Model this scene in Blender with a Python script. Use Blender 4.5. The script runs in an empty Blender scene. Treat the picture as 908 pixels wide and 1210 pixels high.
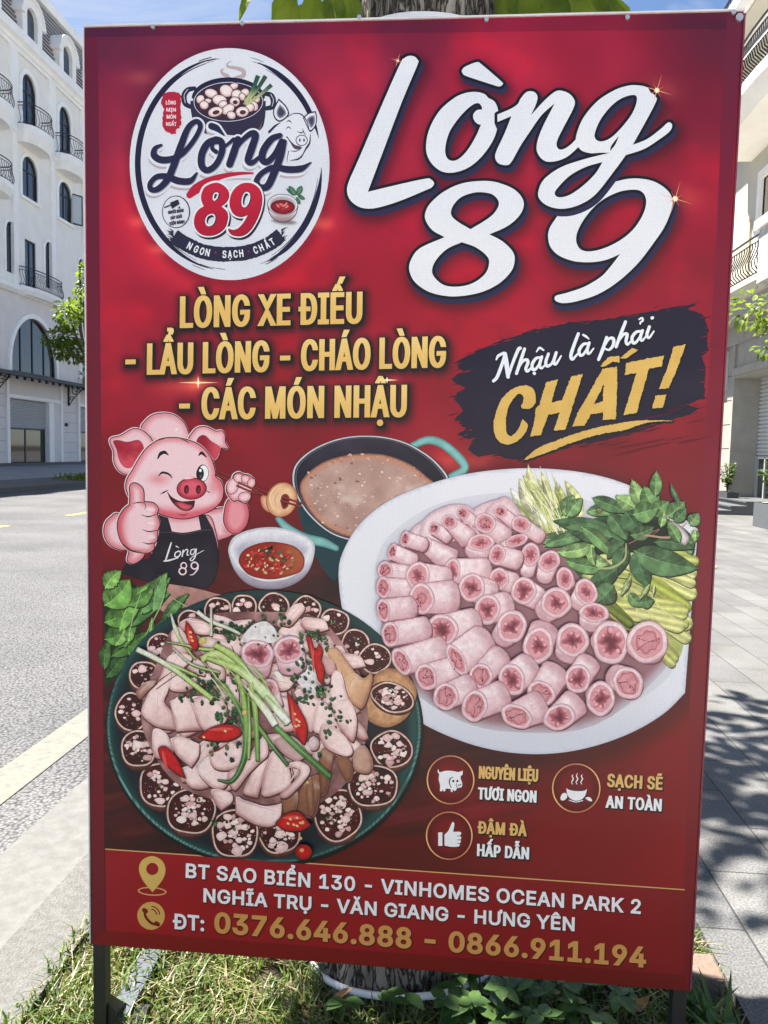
import bpy, math, random
import numpy as np
from mathutils import Vector, Matrix
from mathutils.geometry import delaunay_2d_cdt

# ------------------------------------------------------------------ camera
scene = bpy.context.scene
COL = scene.collection
R = math.radians
BW, BH, LEG = 1.20, 1.81, 0.25          # board width, height, leg height (metres)
PXC = [(100, 33), (879, 14), (810, 1170), (104, 1115)]   # board corners in the photograph (TL TR BR BL)
FPX, CX, CY = 909.0, 454.0, 605.0


def homog(src, dst):
    A = []
    for (x, y), (u, v) in zip(src, dst):
        A.append([x, y, 1, 0, 0, 0, -u * x, -u * y, -u])
        A.append([0, 0, 0, x, y, 1, -v * x, -v * y, -v])
    return np.linalg.svd(np.array(A, float))[2][-1].reshape(3, 3)


_h = homog([(0, 0), (BW, 0), (BW, BH), (0, BH)], [(x - CX, y - CY) for x, y in PXC])
_K = np.diag([1 / FPX, 1 / FPX, 1.0])
_a, _b, _c = (_K @ _h[:, 0], _K @ _h[:, 1], _K @ _h[:, 2])
_s = np.sign(_c[2]) / np.linalg.norm(_a)
_a, _b, _c = _a * _s, _b * _s, _c * _s
_b = _b - (_a @ _b) * _a
_b /= np.linalg.norm(_b)
_n = np.cross(_a, _b)
ZTOP = LEG + BH
CAM = np.array([-BW / 2 - _c @ _a, -_c @ _n, ZTOP + _c @ _b])
_right = np.array([_a[0], _n[0], -_b[0]])
_down = np.array([_a[1], _n[1], -_b[1]])
_fwd = np.array([_a[2], _n[2], -_b[2]])
cam_data = bpy.data.cameras.new('camera')
cam = bpy.data.objects.new('camera', cam_data)
COL.objects.link(cam)
_m = Matrix.Identity(4)
for i in range(3):
    _m[i][0], _m[i][1], _m[i][2], _m[i][3] = _right[i], -_down[i], -_fwd[i], CAM[i]
cam.matrix_world = _m
cam_data.sensor_width = 36.0
cam_data.lens = 36.0 * FPX / 1210.0
cam_data.clip_start = 0.05
cam_data.clip_end = 2000.0
scene.camera = cam


def ray(px, py):
    return _right * (px - CX) + _down * (py - CY) + _fwd * FPX


def on_ground(px, py, z=0.0):
    d = ray(px, py)
    return CAM + d * ((z - CAM[2]) / d[2])


def on_x(px, py, x):
    d = ray(px, py)
    return CAM + d * ((x - CAM[0]) / d[0])


def on_y(px, py, y):
    d = ray(px, py)
    return CAM + d * ((y - CAM[1]) / d[1])


# ------------------------------------------------------------------ world, sun, exposure
SUN_EL, SUN_AZ = R(67), R(-74)          # azimuth measured from +Y towards +X
sun_dir = Vector((math.sin(SUN_AZ) * math.cos(SUN_EL), math.cos(SUN_AZ) * math.cos(SUN_EL), math.sin(SUN_EL)))
world = bpy.data.worlds.new("World")
scene.world = world
world.use_nodes = True
nt = world.node_tree
nt.nodes.clear()
wo = nt.nodes.new('ShaderNodeOutputWorld')
bg = nt.nodes.new('ShaderNodeBackground')
bg.inputs['Strength'].default_value = 0.055
sky = nt.nodes.new('ShaderNodeTexSky')
sky.sky_type = 'NISHITA'
sky.sun_disc = False
sky.sun_elevation = SUN_EL
sky.sun_rotation = SUN_AZ
sky.dust_density = 0.1
sky.air_density = 0.8
sky.ozone_density = 3.0
tc = nt.nodes.new('ShaderNodeTexCoord')
mp = nt.nodes.new('ShaderNodeMapping')
mp.inputs['Scale'].default_value = (1.0, 1.6, 3.2)
mp.inputs['Rotation'].default_value = (0.3, 0.2, 0.5)
nz = nt.nodes.new('ShaderNodeTexNoise')
nz.inputs['Scale'].default_value = 2.6
nz.inputs['Detail'].default_value = 9
nz.inputs['Roughness'].default_value = 0.62
nz.inputs['Distortion'].default_value = 0.6
rp = nt.nodes.new('ShaderNodeValToRGB')
rp.color_ramp.elements[0].position = 0.49
rp.color_ramp.elements[0].color = (0, 0, 0, 1)
rp.color_ramp.elements[1].position = 0.80
rp.color_ramp.elements[1].color = (0.9, 0.9, 0.9, 1)
mx = nt.nodes.new('ShaderNodeMixRGB')
mx.inputs['Color2'].default_value = (4.4, 4.5, 4.7, 1)
nt.links.new(tc.outputs['Generated'], mp.inputs['Vector'])
nt.links.new(mp.outputs[0], nz.inputs['Vector'])
nt.links.new(nz.outputs['Fac'], rp.inputs['Fac'])
nt.links.new(rp.outputs['Color'], mx.inputs['Fac'])
nt.links.new(sky.outputs['Color'], mx.inputs['Color1'])
nt.links.new(mx.outputs['Color'], bg.inputs['Color'])
nt.links.new(bg.outputs[0], wo.inputs['Surface'])

sun_data = bpy.data.lights.new('sun', 'SUN')
sun_data.energy = 5.0
sun_data.angle = R(0.53)
sun_data.color = (1.0, 0.95, 0.87)
sun = bpy.data.objects.new('sun', sun_data)
sun.rotation_euler = (-sun_dir).to_track_quat('-Z', 'Y').to_euler()
COL.objects.link(sun)

scene.view_settings.view_transform = 'Standard'
scene.view_settings.look = 'None'
scene.view_settings.exposure = 1.95
scene.view_settings.gamma = 1.0
scene.render.engine = 'CYCLES'
scene.cycles.max_bounces = 6
scene.cycles.use_denoising = True

rng = random.Random(7)
nrng = np.random.default_rng(11)


# ------------------------------------------------------------------ materials
def new_mat(name):
    m = bpy.data.materials.new(name)
    m.use_nodes = True
    return m, m.node_tree, m.node_tree.nodes['Principled BSDF']


def mat(name, col, rough=0.6, spec=0.4, var=0.0, scale=8.0, bump=0.0, bscale=60.0, metal=0.0, col2=None, trans=0.0, detail=6):
    """procedural material: base colour, optional second colour mixed by noise, optional bump"""
    m, t, p = new_mat(name)
    p.inputs['Roughness'].default_value = rough
    p.inputs['Specular IOR Level'].default_value = spec
    p.inputs['Metallic'].default_value = metal
    p.inputs['Base Color'].default_value = (*col, 1)
    tcn = t.nodes.new('ShaderNodeTexCoord')
    if var or col2:
        n = t.nodes.new('ShaderNodeTexNoise')
        n.inputs['Scale'].default_value = scale
        n.inputs['Detail'].default_value = detail
        n.inputs['Roughness'].default_value = 0.65
        r = t.nodes.new('ShaderNodeValToRGB')
        c2 = col2 or tuple(c * (1 - var) for c in col)
        c1 = col if col2 else tuple(min(1, c * (1 + var)) for c in col)
        r.color_ramp.elements[0].position = 0.32
        r.color_ramp.elements[1].position = 0.68
        r.color_ramp.elements[0].color = (*c2, 1)
        r.color_ramp.elements[1].color = (*c1, 1)
        t.links.new(tcn.outputs['Object'], n.inputs['Vector'])
        t.links.new(n.outputs['Fac'], r.inputs['Fac'])
        t.links.new(r.outputs['Color'], p.inputs['Base Color'])
    if bump:
        n2 = t.nodes.new('ShaderNodeTexNoise')
        n2.inputs['Scale'].default_value = bscale
        n2.inputs['Detail'].default_value = 8
        b = t.nodes.new('ShaderNodeBump')
        b.inputs['Strength'].default_value = bump
        b.inputs['Distance'].default_value = 0.02
        t.links.new(tcn.outputs['Object'], n2.inputs['Vector'])
        t.links.new(n2.outputs['Fac'], b.inputs['Height'])
        t.links.new(b.outputs[0], p.inputs['Normal'])
    if trans:
        p.inputs['Transmission Weight'].default_value = trans
    return m


def leaf_mat(name, c1, c2, scale=2.0, trans=0.35):
    m, t, p = new_mat(name)
    tcn = t.nodes.new('ShaderNodeTexCoord')
    n = t.nodes.new('ShaderNodeTexNoise')
    n.inputs['Scale'].default_value = scale
    n.inputs['Detail'].default_value = 4
    r = t.nodes.new('ShaderNodeValToRGB')
    r.color_ramp.elements[0].position = 0.35
    r.color_ramp.elements[1].position = 0.65
    r.color_ramp.elements[0].color = (*c1, 1)
    r.color_ramp.elements[1].color = (*c2, 1)
    tr = t.nodes.new('ShaderNodeBsdfTranslucent')
    mixs = t.nodes.new('ShaderNodeMixShader')
    mixs.inputs[0].default_value = trans
    out = t.nodes['Material Output']
    t.links.new(tcn.outputs['Object'], n.inputs['Vector'])
    t.links.new(n.outputs['Fac'], r.inputs['Fac'])
    t.links.new(r.outputs['Color'], p.inputs['Base Color'])
    gm = t.nodes.new('ShaderNodeMixRGB')
    gm.blend_type = 'MULTIPLY'
    gm.inputs['Fac'].default_value = 1
    gm.inputs['Color2'].default_value = (1.6, 1.7, 0.6, 1)
    t.links.new(r.outputs['Color'], gm.inputs['Color1'])
    t.links.new(gm.outputs['Color'], tr.inputs['Color'])
    t.links.new(p.outputs[0], mixs.inputs[1])
    t.links.new(tr.outputs[0], mixs.inputs[2])
    t.links.new(mixs.outputs[0], out.inputs['Surface'])
    p.inputs['Roughness'].default_value = 0.4
    p.inputs['Specular IOR Level'].default_value = 0.35
    return m


# ------------------------------------------------------------------ objects
def tag(o, label=None, cat=None, group=None, kind=None):
    if label: o['label'] = label
    if cat: o['category'] = cat
    if group: o['group'] = group
    if kind: o['kind'] = kind
    return o


def empty(name, loc=(0, 0, 0), label=None, cat=None, group=None, rz=0.0):
    o = bpy.data.objects.new(name, None)
    o.empty_display_size = 0.1
    o.location = loc
    o.rotation_euler.z = rz
    COL.objects.link(o)
    return tag(o, label, cat, group)


def link_mesh(name, verts, faces, material, parent=None, smooth=False, loc=None):
    me = bpy.data.meshes.new(name)
    me.from_pydata([tuple(map(float, v)) for v in verts], [], faces)
    me.update()
    if material: me.materials.append(material)
    if smooth:
        me.polygons.foreach_set('use_smooth', [True] * len(me.polygons))
    o = bpy.data.objects.new(name, me)
    COL.objects.link(o)
    if parent: o.parent = parent
    if loc: o.location = loc
    return o


class MB:
    """collects shapes and links them as ONE mesh object"""
    def __init__(s): s.v, s.f = [], []

    def add(s, v, f):
        k = len(s.v)
        s.v += [tuple(map(float, q)) for q in v]
        s.f += [tuple(i + k for i in q) for q in f]
        return s

    def box(s, x0, x1, y0, y1, z0, z1):
        v = [(x0, y0, z0), (x1, y0, z0), (x1, y1, z0), (x0, y1, z0), (x0, y0, z1), (x1, y0, z1), (x1, y1, z1), (x0, y1, z1)]
        return s.add(v, [(0, 3, 2, 1), (4, 5, 6, 7), (0, 1, 5, 4), (1, 2, 6, 5), (2, 3, 7, 6), (3, 0, 4, 7)])

    def prism(s, pts, axis, a, b):
        """closed polygon pts (2D) extruded along axis from a to b; axis x: pts=(y,z), y: (x,z), z: (x,y)"""
        def P(q, t):
            return {'x': (t, q[0], q[1]), 'y': (q[0], t, q[1]), 'z': (q[0], q[1], t)}[axis]
        n = len(pts)
        v = [P(q, a) for q in pts] + [P(q, b) for q in pts]
        f = [tuple(range(n - 1, -1, -1)), tuple(range(n, 2 * n))]
        f += [(i, (i + 1) % n, n + (i + 1) % n, n + i) for i in range(n)]
        return s.add(v, f)

    def tube(s, pts, rad, seg=8, cap=True, closed=False):
        pts = [Vector(p) for p in pts]
        n = len(pts)
        rad = rad if hasattr(rad, '__len__') else [rad] * n
        v, f = [], []
        up = Vector((0.13, 0.27, 0.95)).normalized()
        for i, p in enumerate(pts):
            if closed: d = pts[(i + 1) % n] - pts[i - 1]
            else: d = pts[min(i + 1, n - 1)] - pts[max(i - 1, 0)]
            d.normalize()
            x = d.cross(up)
            if x.length < 1e-3: x = d.cross(Vector((1, 0, 0)))
            x.normalize()
            y = x.cross(d)
            for k in range(seg):
                t = 2 * math.pi * k / seg
                v.append(p + (x * math.cos(t) + y * math.sin(t)) * rad[i])
        m = n if closed else n - 1
        for i in range(m):
            for k in range(seg):
                j = (i + 1) % n
                f.append((i * seg + k, i * seg + (k + 1) % seg, j * seg + (k + 1) % seg, j * seg + k))
        if cap and not closed:
            f += [tuple(range(seg - 1, -1, -1)), tuple(range((n - 1) * seg, n * seg))]
        return s.add(v, f)

    def build(s, name, material, parent=None, smooth=False, loc=None):
        return link_mesh(name, s.v, s.f, material, parent, smooth, loc)


# ------------------------------------------------------------------ 2D polygon helpers
def smooth_loop(pts, n=5):
    """closed Catmull-Rom loop; a point given as (x, y, 1) is a sharp corner"""
    P = [np.array(p[:2], float) for p in pts]
    cr = [len(p) > 2 for p in pts]
    N = len(P)
    out = []
    for i in range(N):
        p1, p2 = P[i], P[(i + 1) % N]
        p0 = p1 - (p2 - p1) * .5 if cr[i] else P[i - 1]
        p3 = p2 + (p2 - p1) * .5 if cr[(i + 1) % N] else P[(i + 2) % N]
        for k in range(n):
            t = k / n
            out.append(.5 * (2 * p1 + (p2 - p0) * t + (2 * p0 - 5 * p1 + 4 * p2 - p3) * t * t + (3 * p1 - p0 - 3 * p2 + p3) * t ** 3))
    return np.array(out)


def smooth_line(pts, n=6):
    P = [np.array(p, float) for p in pts]
    if len(P) == 2: return np.array([P[0] + (P[1] - P[0]) * k / n for k in range(n + 1)])
    out = []
    for i in range(len(P) - 1):
        p1, p2 = P[i], P[i + 1]
        p0 = P[i - 1] if i else 2 * p1 - p2
        p3 = P[i + 2] if i + 2 < len(P) else 2 * p2 - p1
        for k in range(n):
            t = k / n
            out.append(.5 * (2 * p1 + (p2 - p0) * t + (2 * p0 - 5 * p1 + 4 * p2 - p3) * t * t + (3 * p1 - p0 - 3 * p2 + p3) * t ** 3))
    out.append(P[-1])
    return np.array(out)


def ellipse(cx, cy, rx, ry, rot=0, n=40, a0=0, a1=2 * math.pi):
    full = abs(a1 - a0 - 2 * math.pi) < 1e-6
    t = np.linspace(a0, a1, n, endpoint=not full)
    x, y = rx * np.cos(t), ry * np.sin(t)
    c, s = math.cos(rot), math.sin(rot)
    return np.stack([cx + x * c - y * s, cy + x * s + y * c], 1)


def winding(P, loops):
    w = np.zeros(len(P), int)
    for L in loops:
        a = np.asarray(L, float)
        b = np.roll(a, -1, 0)
        for (x0, y0), (x1, y1) in zip(a, b):
            side = (x1 - x0) * (P[:, 1] - y0) - (P[:, 0] - x0) * (y1 - y0)
            w += ((y0 <= P[:, 1]) & (y1 > P[:, 1]) & (side > 0)).astype(int)
            w -= ((y0 > P[:, 1]) & (y1 <= P[:, 1]) & (side < 0)).astype(int)
    return w


def seg_dist(P, loops, chunk=4000):
    A, B = [], []
    for L in loops:
        a = np.asarray(L, float)
        A.append(a); B.append(np.roll(a, -1, 0))
    A, B = np.concatenate(A), np.concatenate(B)
    D = B - A
    LL = np.maximum((D ** 2).sum(1), 1e-12)
    out = np.empty(len(P))
    for i in range(0, len(P), chunk):
        q = P[i:i + chunk, None, :] - A[None]
        t = np.clip((q * D[None]).sum(2) / LL[None], 0, 1)
        out[i:i + chunk] = np.sqrt((((q - t[..., None] * D[None]) ** 2).sum(2)).min(1))
    return out


def cdt(loops, keep, extra=None):
    vs, es = [], []
    for L in loops:
        k = len(vs)
        n = len(L)
        vs += [Vector((float(p[0]), float(p[1]))) for p in L]
        es += [(k + i, k + (i + 1) % n) for i in range(n)]
    if extra is not None and len(extra):
        vs += [Vector((float(p[0]), float(p[1]))) for p in extra]
    V, E_, F, *_ = delaunay_2d_cdt(vs, es, [], 0, 1e-5)
    V = np.array([(v.x, v.y) for v in V])
    F = np.array([f for f in F if len(f) == 3])
    if len(F) == 0: return V, F
    C = V[F].mean(1)
    a = V[F]
    area = np.abs((a[:, 1, 0] - a[:, 0, 0]) * (a[:, 2, 1] - a[:, 0, 1]) - (a[:, 2, 0] - a[:, 0, 0]) * (a[:, 1, 1] - a[:, 0, 1]))
    e2 = np.max(((a - np.roll(a, 1, 1)) ** 2).sum(2), 1)
    m = keep(C) & (area > 1e-9) & (area / e2 > 4e-4)
    return V, F[m]


def fill(loops, extra=None, evenodd=False):
    return cdt(loops, (lambda C: winding(C, loops) % 2 != 0) if evenodd else (lambda C: winding(C, loops) != 0), extra)


# ------------------------------------------------------------------ ground, road, pavement
M = {}
def ground_mats():
    # asphalt with light aggregate grains
    m, t, p = new_mat('asphalt')
    tcn = t.nodes.new('ShaderNodeTexCoord')
    v = t.nodes.new('ShaderNodeTexVoronoi'); v.inputs['Scale'].default_value = 72
    n = t.nodes.new('ShaderNodeTexNoise'); n.inputs['Scale'].default_value = 0.7; n.inputs['Detail'].default_value = 8
    r1 = t.nodes.new('ShaderNodeValToRGB')
    r1.color_ramp.elements[0].position = .1; r1.color_ramp.elements[0].color = (.19, .19, .195, 1)
    r1.color_ramp.elements[1].position = .8; r1.color_ramp.elements[1].color = (.048, .048, .051, 1)
    r2 = t.nodes.new('ShaderNodeValToRGB')
    r2.color_ramp.elements[0].position = .3; r2.color_ramp.elements[0].color = (.72, .72, .72, 1)
    r2.color_ramp.elements[1].position = .7; r2.color_ramp.elements[1].color = (1.12, 1.1, 1.08, 1)
    mm = t.nodes.new('ShaderNodeMixRGB'); mm.blend_type = 'MULTIPLY'; mm.inputs['Fac'].default_value = 1
    b = t.nodes.new('ShaderNodeBump'); b.inputs['Strength'].default_value = .7; b.inputs['Distance'].default_value = .006
    L = t.links.new
    L(tcn.outputs['Object'], v.inputs['Vector']); L(tcn.outputs['Object'], n.inputs['Vector'])
    L(v.outputs['Distance'], r1.inputs['Fac']); L(n.outputs['Fac'], r2.inputs['Fac'])
    L(r1.outputs['Color'], mm.inputs['Color1']); L(r2.outputs['Color'], mm.inputs['Color2'])
    L(mm.outputs['Color'], p.inputs['Base Color'])
    L(v.outputs['Distance'], b.inputs['Height']); L(b.outputs[0], p.inputs['Normal'])
    p.inputs['Roughness'].default_value = .85
    p.inputs['Specular IOR Level'].default_value = .25
    M['asphalt'] = m
    # granite paving slabs
    m, t, p = new_mat('granite_paving')
    tcn = t.nodes.new('ShaderNodeTexCoord')
    mpn = t.nodes.new('ShaderNodeMapping')
    mpn.inputs['Rotation'].default_value = (0, 0, R(90))
    br = t.nodes.new('ShaderNodeTexBrick')
    br.offset = .5
    br.inputs['Scale'].default_value = 1.0
    br.inputs['Brick Width'].default_value = .60
    br.inputs['Row Height'].default_value = .235
    br.inputs['Mortar Size'].default_value = .0035
    br.inputs['Mortar Smooth'].default_value = .3
    br.inputs['Bias'].default_value = 0
    br.inputs['Color1'].default_value = (.115, .115, .118, 1)
    br.inputs['Color2'].default_value = (.155, .153, .149, 1)
    br.inputs['Mortar'].default_value = (.045, .045, .045, 1)
    n = t.nodes.new('ShaderNodeTexNoise'); n.inputs['Scale'].default_value = 160; n.inputs['Detail'].default_value = 5
    n2 = t.nodes.new('ShaderNodeTexNoise'); n2.inputs['Scale'].default_value = 2.2; n2.inputs['Detail'].default_value = 7
    r = t.nodes.new('ShaderNodeValToRGB')
    r.color_ramp.elements[0].position = .35; r.color_ramp.elements[0].color = (.62, .62, .62, 1)
    r.color_ramp.elements[1].position = .65; r.color_ramp.elements[1].color = (1.25, 1.25, 1.25, 1)
    r2 = t.nodes.new('ShaderNodeValToRGB')
    r2.color_ramp.elements[0].position = .3; r2.color_ramp.elements[0].color = (.75, .74, .72, 1)
    r2.color_ramp.elements[1].position = .7; r2.color_ramp.elements[1].color = (1.1, 1.1, 1.1, 1)
    mm = t.nodes.new('ShaderNodeMixRGB'); mm.blend_type = 'MULTIPLY'; mm.inputs['Fac'].default_value = 1
    m2 = t.nodes.new('ShaderNodeMixRGB'); m2.blend_type = 'MULTIPLY'; m2.inputs['Fac'].default_value = 1
    b = t.nodes.new('ShaderNodeBump'); b.inputs['Strength'].default_value = .35; b.inputs['Distance'].default_value = .004
    L = t.links.new
    L(tcn.outputs['Object'], mpn.inputs['Vector']); L(mpn.outputs[0], br.inputs['Vector'])
    L(tcn.outputs['Object'], n.inputs['Vector']); L(tcn.outputs['Object'], n2.inputs['Vector'])
    L(n.outputs['Fac'], r.inputs['Fac']); L(n2.outputs['Fac'], r2.inputs['Fac'])
    L(br.outputs['Color'], mm.inputs['Color1']); L(r.outputs['Color'], mm.inputs['Color2'])
    L(mm.outputs['Color'], m2.inputs['Color1']); L(r2.outputs['Color'], m2.inputs['Color2'])
    L(m2.outputs['Color'], p.inputs['Base Color'])
    L(n.outputs['Fac'], b.inputs['Height']); L(b.outputs[0], p.inputs['Normal'])
    p.inputs['Roughness'].default_value = .7
    p.inputs['Specular IOR Level'].default_value = .3
    M['paving'] = m


ground_mats()
def worn_paint(m, base):
    t = m.node_tree; p = t.nodes['Principled BSDF']
    src = p.inputs['Base Color'].links[0].from_socket
    tcn = t.nodes.new('ShaderNodeTexCoord')
    n = t.nodes.new('ShaderNodeTexNoise'); n.inputs['Scale'].default_value = 26; n.inputs['Detail'].default_value = 12; n.inputs['Roughness'].default_value = .75
    r = t.nodes.new('ShaderNodeValToRGB'); r.color_ramp.elements[0].position = .54; r.color_ramp.elements[1].position = .62
    mx_ = t.nodes.new('ShaderNodeMixRGB'); mx_.inputs['Color2'].default_value = (*base, 1)
    t.links.new(tcn.outputs['Object'], n.inputs['Vector']); t.links.new(n.outputs['Fac'], r.inputs['Fac'])
    t.links.new(r.outputs['Color'], mx_.inputs['Fac']); t.links.new(src, mx_.inputs['Color1']); t.links.new(mx_.outputs['Color'], p.inputs['Base Color'])


M['earth'] = mat('earth', (.075, .06, .04), .95, .1, col2=(.035, .03, .02), scale=14, bump=.5, bscale=50)
M['concrete'] = mat('concrete', (.165, .162, .155), .85, .2, col2=(.12, .118, .112), scale=22, bump=.25, bscale=240, detail=10)
M['kerb_stone'] = mat('kerb_stone', (.175, .17, .163), .9, .2, col2=(.11, .107, .10), scale=60, bump=.6, bscale=160, detail=10)
M['paint_white'] = mat('road_paint_white', (.185, .182, .155), .7, .3, col2=(.14, .137, .115), scale=30, bump=.3, bscale=200, detail=10)
M['paint_yellow'] = mat('road_paint_yellow', (.66, .47, .10), .7, .3, col2=(.5, .36, .09), scale=30)
M['plaza'] = mat('plaza_stone', (.30, .30, .305), .75, .3, col2=(.24, .24, .245), scale=1.2, bump=.15)
M['dark_stone'] = mat('dark_stone', (.06, .06, .065), .5, .4, var=.25, scale=40)
M['step_stone'] = mat('step_stone', (.10, .105, .11), .6, .35, var=.2, scale=60, bump=.1)


worn_paint(M['paint_white'], (.12, .12, .115))
worn_paint(M['paint_yellow'], (.25, .2, .1))


def sheet(name, x0, x1, y0, y1, z, m, z0=None):
    mb = MB()
    if z0 is None: mb.add([(x0, y0, z), (x1, y0, z), (x1, y1, z), (x0, y1, z)], [(0, 1, 2, 3)])
    else: mb.box(x0, x1, y0, y1, z0, z)
    o = mb.build(name, m)
    return tag(o, kind='structure')


ROAD_Z = -0.05
sheet('ground', -500, 500, -300, 900, -.22, M['earth'])
sheet('road', -11.75, -1.3, -60, 300, ROAD_Z, M['asphalt'])
# concrete gutter between the asphalt and the kerb, the kerb rises from it in a soft chamfer
mb = MB()
prof = [(-1.302, ROAD_Z + .002), (-1.06, ROAD_Z - .004), (-.99, ROAD_Z + .004), (-.93, -.012), (-.90, .0), (-.81, .004), (-.80, -.02), (-.80, -.15), (-1.302, -.15)]
mb.prism(prof, 'y', -60, 300)
tag(mb.build('kerb', M['concrete']), kind='structure')
# rough kerb stone strip next to the verge
mb = MB()
for k in range(-10, 24):
    mb.box(-.985, -.802, k * 1.0 + .004, k * 1.0 + .996, -.1, .006 + .002 * ((k * 7) % 3))
tag(mb.build('kerb_strip', M['kerb_stone']), kind='structure')
tag(MB().add([(-1.68, -60, ROAD_Z + .004), (-1.50, -60, ROAD_Z + .004), (-1.50, 300, ROAD_Z + .004), (-1.68, 300, ROAD_Z + .004)], [(0, 1, 2, 3)]).build('edge_line', M['paint_white']), kind='structure')
mb = MB()
for k in range(-8, 30):
    y = 8.45 + k * 4.05
    mb.add([(-7.12, y, ROAD_Z + .004), (-6.98, y, ROAD_Z + .004), (-6.98, y + 2.0, ROAD_Z + .004), (-7.12, y + 2.0, ROAD_Z + .004)], [(0, 1, 2, 3)])
tag(mb.build('centre_line', M['paint_yellow']), kind='structure')
tag(MB().add([(-11.62, -60, ROAD_Z + .004), (-11.5, -60, ROAD_Z + .004), (-11.5, 300, ROAD_Z + .004), (-11.62, 300, ROAD_Z + .004)], [(0, 1, 2, 3)]).build('edge_line', M['paint_white']), kind='structure')
# pavement around the verge on this side, slabs up to the right-hand building
PAVE_Z = 0.012
mb = MB()
for x0, x1, y0, y1 in ((.82, 40, -1.65, 300), (-.797, .817, 1.45, 300)):
    mb.box(x0, x1, y0, y1, -.12, PAVE_Z)
tag(mb.build('pavement', M['paving']), kind='structure')
sheet('verge_soil', -.797, .817, -1.647, 1.447, -.012, M['earth'], -.15)
# unseen ground behind the viewer, made pale to bounce light onto the sign
M['bounce_ground'] = mat('bounce_ground_pale', (.60, .57, .51), .85, .2, col2=(.52, .49, .44), scale=3, bump=.1, bscale=200)
sheet('bounce_ground', -.797, 40, -60, -1.653, PAVE_Z, M['bounce_ground'], -.12)
# far kerb and sidewalk, sloping plaza in front of the white building
mb = MB()
for k in range(-20, 80):
    mb.box(-12.0, -11.752, k * 1.0 + .006, k + .994, -.15, .10)
tag(mb.build('far_kerb', M['kerb_stone']), kind='structure')
XL = CAM[0] - 20.0
mb = MB()
mb.prism([(-12.003, .09), (-12.003, -.2), (-14.2, -.2), (-14.2, .12)], 'y', -40, 200)
tag(mb.build('far_sidewalk', M['concrete']), kind='structure')
mb = MB()
mb.prism([(-14.203, .12), (-14.203, -.2), (XL - 1, -.2), (XL - 1, .31)], 'y', -40, 200)
tag(mb.build('plaza', M['plaza']), kind='structure')

# ------------------------------------------------------------------ left building
M['wall_white'] = mat('white_render', (.90, .865, .81), .85, .2, col2=(.82, .785, .735), scale=1.5, bump=.05)
M['wall_grey'] = mat('pale_grey_render', (.76, .71, .675), .85, .2, col2=(.68, .635, .605), scale=1.2, bump=.05)
M['trim'] = mat('white_trim', (.92, .90, .86), .7, .25, var=.05, scale=2)
M['frame'] = mat('dark_window_frame', (.03, .032, .037), .45, .5)
M['iron'] = mat('black_iron', (.018, .018, .02), .45, .5)
M['roof_slat'] = mat('roof_slats', (.022, .02, .022), .6, .3, var=.3, scale=6)
M['shutter'] = mat('roller_shutter', (.42, .42, .42), .5, .4)
M['shutter_pale'] = mat('pale_roller_shutter', (.62, .62, .60), .5, .4)
M['canopy'] = mat('canopy_metal', (.022, .022, .025), .5, .4)


def glass_mat(name, c, c2, scale, rough=.04):
    m = mat(name, c, rough, .9, col2=c2, scale=scale)
    return m


M['glass'] = glass_mat('window_glass', (.035, .05, .075), (.012, .017, .026), 1.1)
M['glass_dark'] = glass_mat('shop_glass', (.02, .024, .028), (.006, .007, .009), 1.3)


def facade_wall(name, x, out, loops_outer, holes, depth, m, parent):
    """wall sheet in the plane X=x with holes, reveals running back from it; out=+1/-1 is the outward side"""
    loops = [np.array(loops_outer, float)] + [np.array(h, float) for h in holes]
    V, F = fill(loops, evenodd=True)
    mb = MB()
    mb.add([(x, a, b) for a, b in V], [tuple(f) for f in F])
    for h in loops[1:]:
        n = len(h)
        v = [(x, a, b) for a, b in h] + [(x - out * depth, a, b) for a, b in h]
        mb.add(v, [(i, (i + 1) % n, n + (i + 1) % n, n + i) for i in range(n)])
    return mb.build(name, m, parent)


def arch_loop(y0, y1, z0, zs, zt, n=14):
    """opening from sill z0, springing zs, top zt"""
    c, r = (y0 + y1) / 2, (y1 - y0) / 2
    pts = [(y0, z0), (y1, z0)]
    for k in range(n + 1):
        t = math.pi * k / n
        pts.append((c + r * math.cos(t), zs + (zt - zs) * math.sin(t)))
    return pts


def grow_loop(lp, g, zmin=None):
    lp = np.array(lp, float)
    c = (lp.min(0) + lp.max(0)) / 2
    h = (lp.max(0) - lp.min(0)) / 2
    return [tuple(p) for p in c + (lp - c) * (1 + g / h)]


def ring(mb, lp, g, x0, x1, cut=True):
    """raised surround round an opening: ring of width g extruded from x0 to x1, open at the sill"""
    a = [tuple(p) for p in lp]
    b = grow_loop(lp, g)
    idx = list(range(1, len(a))) + [0] if cut else list(range(len(a))) + [0]
    for i, j in zip(idx[:-1], idx[1:]):
        q = [a[i], a[j], b[j], b[i]]
        if cut: q = [(p[0], max(p[1], a[0][1])) for p in q]
        mb.prism(q, 'x', min(x0, x1), max(x0, x1))


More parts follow.
